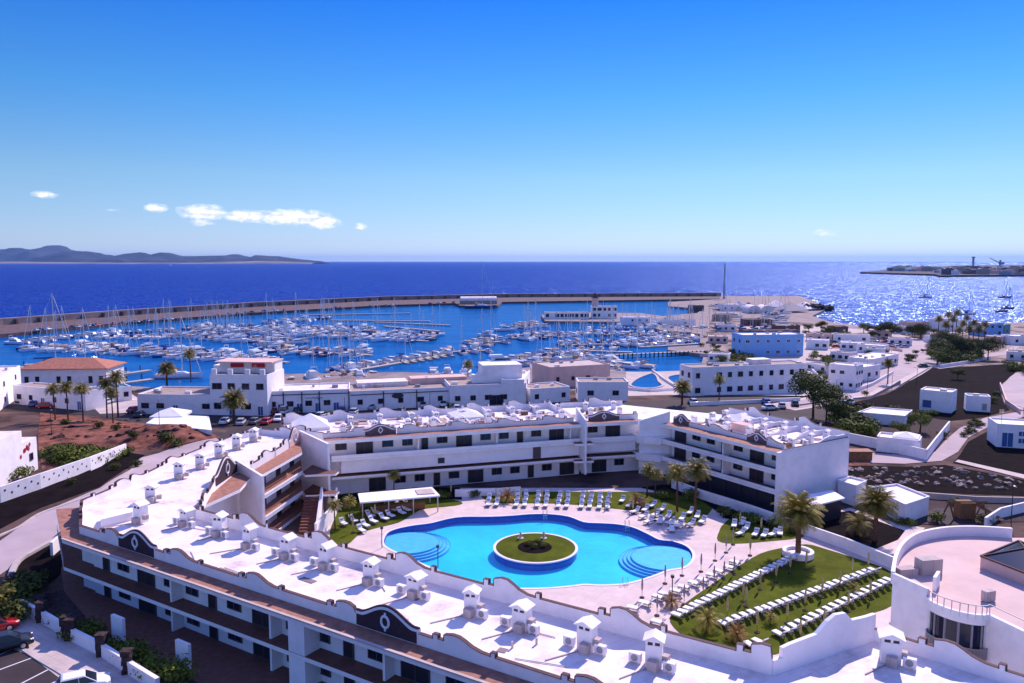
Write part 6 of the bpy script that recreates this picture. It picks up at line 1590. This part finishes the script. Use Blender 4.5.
def car(c, px, py, face, lab, zz=0, grp='parked cars', sc=1.0, z=None):
    pr_ = VAN if c == 'van' else CARS[c]; x, y = G(px, py, zz)
    pr_.place((x,y,(gh(x,y) if z is None else z)+.05), face, lab, grp, sc)
car('red', -9, 633, .75, 'bright red car at the left frame edge above the black one', 3.5); car('black', 5, 650, .62, 'black car parked nearest in the lower left car park', 3.5); car('white', 80, 692, .5, 'white car at the bottom edge of the lower left car park', 3.5)
row = [('white',226,424,'left of the round crowned palm'),('silver',241,425,'just right of the round crowned palm'),('grey',255,424,'second right of the round palm'),('red',267,424,'red, before the white pyramid roof'),('white',278,421,'small, behind the red one'),('maroon',275,413,'dark red by the waterfront doors'),('van',286,413,'white van by the waterfront doors'),('black',297,413,'black, right of the white van'),('grey',331,423,'grey, among shrubs'),('silver',321,418,'silver in the middle aisle'),('blue',342,413,'dark, by the shop doors'),('silver',373,409,'silver estate before the brown roofed building'),('white',394,408,'white, before the oval sign'),('grey',401,413,'grey, in front of the white one by the oval sign'),('silver',423,407,'pale, by the drainpipe'),('white',443,406,'white, right end of waterfront row'),('silver',354,414,'silver, centre aisle'),('grey',316,426,'grey, near the back parapet'),('white',457,411,'white by the narrow shrub'),
       ('black',140,417,'black, by the street palms'),('white',153,411,'white, outside the low waterfront building'),('maroon',135,412,'dark, by the cafe road'),('silver',107,404,'silver on the cafe road'),('red',46,408,'red, before the villa'),('black',24,403,'black, at the far left street'),('white',10,401,'white, far left street end'),('blue',35,406,'blue, far left street'),
       ('silver',693,404,'silver, left end behind the right block'),('white',770,410,'white, behind the right block roof'),('silver',782,408,'silver next to the white behind the right block'),('black',795,406,'black under the big tree'),('blue',766,404,'blue, rear row behind the right block'),('silver',836,408,'silver under the lower dark tree, left'),('silver',843,406,'silver under the lower dark tree, middle'),('white',850,404,'white under the lower dark tree, right'),
       ('black',924,365,'dark, driving on the wide road'),('white',868,340,'white, row by the bay shore'),('grey',878,342,'grey, row by the bay shore'),('blue',888,341,'blue, row by the bay shore'),('silver',898,344,'silver, near the road bend'),('white',857,337,'white, left end by the bay shore')]
for i, (c, px, py, l) in enumerate(row): car(c, px, py, random.choice([1.3,1.7,-1.4,.2,1.5]) if py > 398 else random.choice([0,1.4]), f'parked car, {l}', 0 if py > 398 else -1.5)
kr = random.Random(8)
for i in range(34):
    t = kr.random(); x, y = lerp(brk[1], brk[3], t) if i < 22 else lerp(brk[3], brk[5], t); CARS[kr.choice(['white','silver','red','grey','blue','black'])].place((x+3, y+6+kr.uniform(0,5), QZ+.45), kr.choice([0,1.5])+kr.uniform(-.2,.2), 'small car parked on the breakwater quay behind the yachts', 'cars on the breakwater quay')
for i in range(26):
    px, py = kr.uniform(830,905), kr.uniform(337,349); x, y = G(px, py, QZ); CARS[kr.choice(['white','silver','red','grey','blue','black'])].place((x, y, QZ+.15), kr.choice([0,1.5])+kr.uniform(-.2,.2), 'small car in the crowded car park by the bay shore', 'cars in the bay shore car park')
# ------------------------------------------------------------ boats
def hull_mesh(L_, w, fb, bowk=.35, sheer=.35):
    b = MB(); n = 9; ring = 7; vs = []
    for i in range(n):
        t = i/(n-1); x = -L_/2+t*L_
        k = (1-max(0,(t-.45)/.55)**2.0)*(.86+.14*min(1,t*4)); k = max(k, .02)
        zt = fb+sheer*t*t; xb = x+(bowk*L_*.12*t*t)
        for yk, zk in ((-1,1),(-.98,.55),(-.8,.1),(0,-.25),(.8,.1),(.98,.55),(1,1)): vs.append((x+(xb-x)*zk, w/2*k*yk, zt*zk if zk > 0 else zk*1.0))
    fs = [(j*ring+i, (j+1)*ring+i, (j+1)*ring+i+1, j*ring+i+1) for j in range(n-1) for i in range(ring-1)]+[tuple(range(ring))[::-1]]
    b.add(vs, fs)
    return b, [(vs[j*ring], vs[j*ring+6]) for j in range(n)]
def deck_of(pairs, inset=.0):
    b = MB(); vs = []
    for a, c in pairs: vs += [(a[0],a[1]*.96,a[2]-.06), (c[0],c[1]*.96,c[2]-.06)]
    b.add(vs, [(2*i, 2*i+2, 2*i+3, 2*i+1) for i in range(len(pairs)-1)]); return b
def cabin(L0, L1, w, z0, h, rake=.5):
    b = MB(); b.add([(L0,-w/2,z0),(L1,-w*.36,z0),(L1,w*.36,z0),(L0,w/2,z0),(L0+.1,-w*.42,z0+h),(L1-rake,-w*.30,z0+h),(L1-rake,w*.30,z0+h),(L0+.1,w*.42,z0+h)], [(4,5,6,7),(0,1,5,4),(1,2,6,5),(2,3,7,6),(3,0,4,7)]); return b
def mk_motor(L_, hullm='hull', can='canvas', fly=False):
    r = empty('motor_boat', (0,0,0), 'x', 'motor boat'); w = L_*.32; fb = .11*L_
    b, pr_ = hull_mesh(L_, w, fb); b.build('hull', hullm, r, True, world=False); deck_of(pr_).build('deck', 'hull' if fly else 'teak', r, world=False)
    cabin(-L_*.18, L_*.27, w*.78, fb+.0, L_*.10, L_*.08).build('cabin', 'hull', r, world=False)
    cabin(-L_*.15, L_*.24, w*.80, fb+L_*.045, L_*.035, L_*.06).build('windscreen', 'bglass', r, world=False)
    if fly:
        cabin(-L_*.25, L_*.10, w*.66, fb+L_*.11, L_*.05, L_*.05).build('flybridge', 'hull', r, world=False)
        b = MB()
        for s in (-1,1): b.tube((-L_*.2,s*w*.28,fb+L_*.15), (-L_*.23,s*w*.22,fb+L_*.26), .06, n=4)
        b.box((-L_*.225,0,fb+L_*.26), (.3,w*.5,.12)); b.build('radar_arch', 'hull', r, world=False)
    else:
        b = MB(); b.box((-L_*.30,0,fb+L_*.115), (L_*.28,w*.8,.1)); 
        b.build('bimini', can, r, world=False)
        b = MB()
        for sx in (-L_*.42,-L_*.18):
            for s in (-1,1): b.tube((sx,s*w*.36,fb*.8), (sx,s*w*.36,fb+L_*.115), .03, n=4)
        b.build('bimini_poles', 'mast', r, world=False)
    return Proto(r)
def mk_sail(L_, hullm='hull', can='canvas', mh=1.35):
    r = empty('sailing_boat', (0,0,0), 'x', 'sailing boat'); w = L_*.29; fb = .10*L_
    b, pr_ = hull_mesh(L_, w, fb); b.build('hull', hullm, r, True, world=False); deck_of(pr_).build('deck', 'teak', r, world=False)
    cabin(-L_*.1, L_*.25, w*.6, fb-.05, L_*.05, L_*.12).build('coachroof', 'hull', r, world=False)
    cabin(-L_*.16, -L_*.02, w*.66, fb-.02, L_*.09, L_*.05).build('sprayhood', can, r, world=False)
    b = MB(); H_ = L_*mh; b.tube((L_*.08,0,fb), (L_*.08,0,fb+H_), .18, .12, 6)
    for z in (.4,.7): b.tube((L_*.08,-w*.3,fb+H_*z), (L_*.08,w*.3,fb+H_*z), .04, n=4)
    b.build('mast', 'mast', r, world=False)
    b = MB(); b.tube((L_*.06,0,fb+L_*.12), (-L_*.34,0,fb+L_*.12), .24, .15, 6); b.build('furled_sail', can, r, world=False)
    b = MB(); t = (L_*.08,0,fb+H_)
    for e in ((L_*.5,0,fb*1.3),(-L_*.48,0,fb)): b.tube(t, e, .022, n=3)
    b.tube((L_*.1,0,fb+H_*.95), (L_*.48,0,fb*1.4), .10, .08, 4)
    b.build('rigging', 'mast', r, world=False)
    return Proto(r)
MO = [mk_motor(9,'hull','canvas'), mk_motor(11,'hull','canvasr'), mk_motor(13,'hull','canvas',True), mk_motor(7.5,'hullb','canvasr'), mk_motor(8.5,'hull','canvasr')]
MOl = ['small white motor boat with blue awning','white motor boat with tan awning','white flybridge cruiser','small dark blue motor boat','white open motor boat with tan awning']
SA = [mk_sail(11,'hull','canvas'), mk_sail(13,'hull','canvasr'), mk_sail(10,'hullb','canvas'), mk_sail(12,'hull','canvas',1.5)]
SAl = ['white sailing yacht with blue sail cover','white sailing yacht with tan sail cover','dark blue hulled sailing yacht','tall masted white sailing yacht']
BR = random.Random(11)
def pontoon(a, b_, lab, w=2.6, piles=True):
    A, B_ = G(*a, SEA+.5), G(*b_, SEA+.5); r = empty('pontoon', (*lerp(A,B_,.5), SEA), lab, 'pontoon')
    m = MB(); m.wall(A, B_, SEA-.3, [(0,.9),(ln(v2(A,B_)),.9)], w); m.build('deck', 'pontoon', r)
    if piles:
        n = max(2, int(ln(v2(A,B_))/18)); d = unit(v2(A,B_))
        for k in range(n):
            p = lerp(A, B_, (k+.5)/n); m = MB(); m.tube((p[0]-d[1]*(w/2+.3),p[1]+d[0]*(w/2+.3),SEA-1), (p[0]-d[1]*(w/2+.3),p[1]+d[0]*(w/2+.3),SEA+2.6), .2, n=6); m.build('pile', 'dark', r)
    return A, B_
def boatrow(a, b_, where, sides='both', sail=.3, gap=4.4, pont=True, short=None, scale=1.0, big=False):
    A, B_ = (pontoon(a, b_, f'long floating pontoon with boats on it, {where}') if pont else (G(*a, SEA+.5), G(*b_, SEA+.5)))
    L_ = ln(v2(A, B_)); d = unit(v2(A, B_)); 
    for s in ((-1, 1) if sides == 'both' else ((-1,) if sides == 'near' else (1,))):
        u = 2.0; k = 0; nn = (-d[1]*s, d[0]*s)
        while u < L_-2:
            if BR.random() < .06: u += gap; continue
            if BR.random() < sail: i = BR.randrange(len(SA)); pr_, lb, Ls = SA[i], SAl[i], (11,13,10,12)[i]
            else: i = BR.randrange(len(MO)); pr_, lb, Ls = MO[i], MOl[i], (9,11,13,7.5,8.5)[i]
            sc = scale*BR.uniform(.85,1.12); off = Ls*sc/2+1.8; x, y = A[0]+d[0]*u+nn[0]*off, A[1]+d[1]*u+nn[1]*off
            face = math.atan2(nn[1], nn[0])+(math.pi if BR.random() < .45 else 0)+BR.uniform(-.04,.04)
            side = 'near' if (nn[1] < 0) else 'far'
            if k < 40: pr_.place((x,y,SEA+.02), face, f'{lb}, {ORD[k]} {side} side, {where}', f'boats moored {where}', sc)
            k += 1; u += gap*sc*BR.uniform(.95,1.35)
boatrow((30,347),(128,351), 'left front pontoon')
boatrow((128,350),(205,358), 'left middle pontoon', gap=4.6)
boatrow((205,357),(262,360), 'left middle pontoon end', sail=.1, gap=5)
boatrow((110,336),(180,337), 'rear left pontoon', sides='near', sail=.3)
boatrow((178,334),(262,341), 'rear centre pontoon')
boatrow((262,341),(290,345), 'rear centre pontoon tip', sail=.1)
boatrow((262,332),(345,336), 'back row pontoon', gap=5)
boatrow((345,336),(428,341), 'long back row pontoon', gap=4.6)
boatrow((262,349),(372,355), 'central pontoon', gap=4.6)
boatrow((250,360),(288,362), 'short central pontoon', gap=5)
boatrow((300,377),(375,372), 'front central quay', pont=False, gap=4.6)
boatrow((285,384),(372,381), 'inner front quay', pont=False, gap=4.6, sides='far', sail=.2)
boatrow((350,371),(450,354), 'sloping jetty pontoon', sides='far', gap=5)
boatrow((440,352),(492,350), 'outer sloping pontoon', gap=5.5, sides='both', sail=.2)
boatrow((425,378),(492,378), 'quay behind the tower room', pont=False, sides='both', gap=5)
boatrow((505,364),(570,353), 'pale central pontoon', gap=5)
boatrow((512,338),(575,334), 'pontoon below the harbour tower', gap=4.6)
boatrow((560,345),(640,343), 'dense pontoon right of centre', gap=4.4)
boatrow((575,333),(690,335), 'mole side pontoon', gap=4.4)
boatrow((560,374),(632,362), 'quay beside the pink building', pont=False, gap=4.8)
boatrow((640,341),(708,337), 'right inner pontoon', gap=4.4)
boatrow((600,327),(700,328), 'mole quay', pont=False, sides='near', gap=4.6)
boatrow((505,327),(545,325), 'small pontoon at the mole tip', gap=5)
boatrow((0,343),(118,331), 'far left breakwater quay', pont=False, sides='near', sail=.2, gap=6)
boatrow((120,332),(250,324), 'breakwater quay left', pont=False, sides='near', sail=.3, gap=5.5)
boatrow((250,323),(330,317), 'breakwater quay centre', pont=False, sides='near', sail=.3, gap=6)
boatrow((262,327),(380,331), 'second back pontoon', gap=5.2)
boatrow((190,328),(262,331), 'rear left back pontoon', gap=5)
boatrow((645,327),(702,331), 'mole root pontoon', gap=4.4)
boatrow((548,359),(600,355), 'pontoon off the pink building quay', gap=4.6)
boatrow((470,344),(505,341), 'small channel side pontoon', gap=5)
boatrow((640,347),(705,343), 'footbridge side pontoon', sides='far', gap=4.4)
boatrow((575,350),(632,352), 'pontoon before the pink building', sides='far', gap=4.6)
boatrow((384,333),(436,336), 'quiet back pontoon', gap=6, sail=.4)
yr = random.Random(31)
for i in range(46):
    px, py = yr.uniform(712,788), yr.uniform(305,332)
    if yr.random() < .5: j = yr.randrange(5); pr_, lb = MO[j], MOl[j]
    else: j = yr.randrange(4); pr_, lb = SA[j], SAl[j]
    x_, y_ = G(px, py, QZ); pr_.place((x_, y_, QZ+1.2), yr.choice([.1,1.6,3.2])+yr.uniform(-.2,.2), f'{lb} propped ashore in the boatyard', 'boats ashore in the boatyard', yr.uniform(.75,1.05))
for i, (a, c) in enumerate([((384,326),(440,331)),((375,322),(450,325)),((330,320),(430,321)),((300,315),(410,313))]): pontoon(a, c, f'empty floating pontoon near the breakwater, {ORD[i]} from the front', piles=False)
for i in range(7):
    t = i/6; p = (395+t*45, 361-t*7.5); pontoon(p, (p[0]+14, p[1]+2.2), f'short finger jetty off the sloping pontoon, {ORD[i]} from the left', 1.4, False)
for i in range(4):
    p = (515+i*12, 362-i*2); pontoon(p, (p[0]+9, p[1]+1.8), f'short finger jetty off the pale central pontoon, {ORD[i]} from the left', 1.2, False)
pontoon((0,366),(128,372), 'grey walkway pontoon behind the villa', piles=True); pontoon((122,374),(150,370), 'short pontoon by the quay left of the golden palm')
pontoon((122,383),(152,379), 'curved dark landing stage beside the quay palm')
pontoon((385,365),(700,352), 'x') if False else None
def single(pr_, px, py, face, lab, sc=1.0): pr_.place((*G(px,py,SEA), SEA+.02), face, lab, None, sc)
single(SA[3], 52, 368, .3, 'tall thick masted white yacht standing behind the red roofed villa', 1.5); single(SA[3], 83, 372, 1.2, 'slim tall masted yacht right of the thick masted one', 1.25)
single(SA[1], 179, 378, .1, 'old blue and brown sailing boat moored behind the quay palms', 1.2)
single(MO[2], 487, 337, 2.6, 'white flybridge cruiser under way in the marina entrance channel', 1.0); single(MO[0], 500, 340, .4, 'small white boat beside the cruiser in the channel', 1.0); single(MO[2], 505, 331, .2, 'dark windowed cruiser off the mole tip', 1.0)
single(MO[2], 500, 366, .3, 'big white cruiser behind the tower room on the waterfront', 1.3)
single(SA[0], 926, 298, .2, 'lone dark yacht anchored furthest left in the glittering bay', 1.5); single(SA[0], 968, 315, .3, 'anchored yacht nearest the palm grove in the bay', 1.3); single(SA[2], 1005, 298, .1, 'anchored dark yacht at the right edge of the bay, rear', 1.5); single(SA[2], 1008, 309, .3, 'anchored dark yacht at the right edge of the bay, middle', 1.3); single(MO[3], 1002, 312, .2, 'dark motor boat anchored at the right edge of the bay', 1.4)
single(MO[2], 170, 266, 0, 'distant white motor boat speeding across the open sea', 3.0); single(MO[2], 380, 261.9, 0, 'tiny white ship on the horizon line', 6)
SHIP = mk_sail(26, 'hullb', 'canvasr', 1.5); single(SHIP, 480, 308.5, 0, 'dark old sailing ship with tall mast lying at the breakwater tent', 1.0)
# tall lattice mast on the breakwater
x, y = G(724, 299, QZ); b = MB()
for dx, dy in ((-.8,-.8),(.8,-.8),(.8,.8),(-.8,.8)): b.tube((x+dx,y+dy,QZ), (x+dx*.4,y+dy*.4,QZ+36), .3, .2, 4)
for k in range(14): b.tube((x-.8,y-.8,QZ+k*2.5), (x+.7,y+.7,QZ+k*2.5+2.5), .15, n=3)
tag(b.build('lattice_mast', 'crane'), 'tall dark lattice mast standing at the end of the breakwater', 'mast')
# pile footbridge in the lagoon
r = empty('footbridge', (*G(675,352,-2), SEA), 'pale footbridge on rows of tall white piles across the lagoon', 'footbridge')
A, B_ = G(612,355,QZ), G(706,351,QZ); m = MB(); m.wall(A, B_, QZ-.2, [(0,.4),(ln(v2(A,B_)),.4)], 2.5); m.build('deck', 'pontoon', r)
for k in range(22):
    p = lerp(A, B_, (k+.5)/22); m = MB(); m.box((p[0],p[1]-1.6,SEA+.4), (.5,.4,3.2)); m.build('pile', 'dark', r)
A, B_ = G(612,372,-3), G(706,369,-3)
# lamp posts
def mk_lamp():
    r = empty('street_lamp', (0,0,0), 'x', 'street lamp'); b = MB(); b.tube((0,0,0), (0,0,5.4), .07, .05, 6); b.build('post', 'dark', r, world=False)
    b = MB(); b.tube((0,0,5.35), (.9,0,5.6), .04, n=5); b.box((1.0,0,5.6), (.6,.22,.12)); b.build('lamp_head', 'grey', r, world=False); return Proto(r)
LP = mk_lamp()
for i, (px, py, l) in enumerate([(836,399,'by the low wall at the road start'),(867,395,'before the angular house'),(892,386,'on the road rise'),(917,377,'by the gravel plot edge'),(1022,432,'at the right frame edge by the path'),(1011,523,'beside the round building terrace'),(345,420,'in the car park, left'),(430,415,'in the car park, right'),(160,438,'on the rocky mound side'),(52,440,'by the red rocky street corner')]):
    x, y = G(px, py); LP.place((x,y,gh(x,y)), random.uniform(0,6), f'thin street lamp {l}', 'street lamps')
# short bollard lamps in the court
for i, (px, py, l) in enumerate([(672,600,'between deck loungers'),(438,568,'by the near left pool edge'),(382,548,'at the left pool cove'),(894,612,'by the lawn wall')]):
    x, y = G(px, py); b = MB(); b.tube((x,y,0), (x,y,2.6), .06, n=6); b.box((x,y,2.7), (.35,.35,.3)); tag(b.build('garden_lamp', 'dark'), f'short dark garden lamp {l}', 'lamp')
# ------------------------------------------------------------ air
def haze():
    b = MB(); x, y0, y1, z0, z1 = 40500, -2500, 45500, SEA-1, 300
    b.box((0,(y0+y1)/2,(z0+z1)/2), (2*x, y1-y0, z1-z0)); m = bpy.data.materials.new('haze'); m.use_nodes = True; nt = m.node_tree; nt.nodes.clear()
    o = nt.nodes.new('ShaderNodeOutputMaterial'); v = nt.nodes.new('ShaderNodeVolumePrincipled'); v.inputs['Color'].default_value = (.24,.48,1,1)
    v.inputs['Density'].default_value = 2.4e-5; v.inputs['Anisotropy'].default_value = .2; nt.links.new(v.outputs[0], o.inputs['Volume'])
    M['haze'] = m; tag(b.build('haze', 'haze'), kind='stuff')
haze()
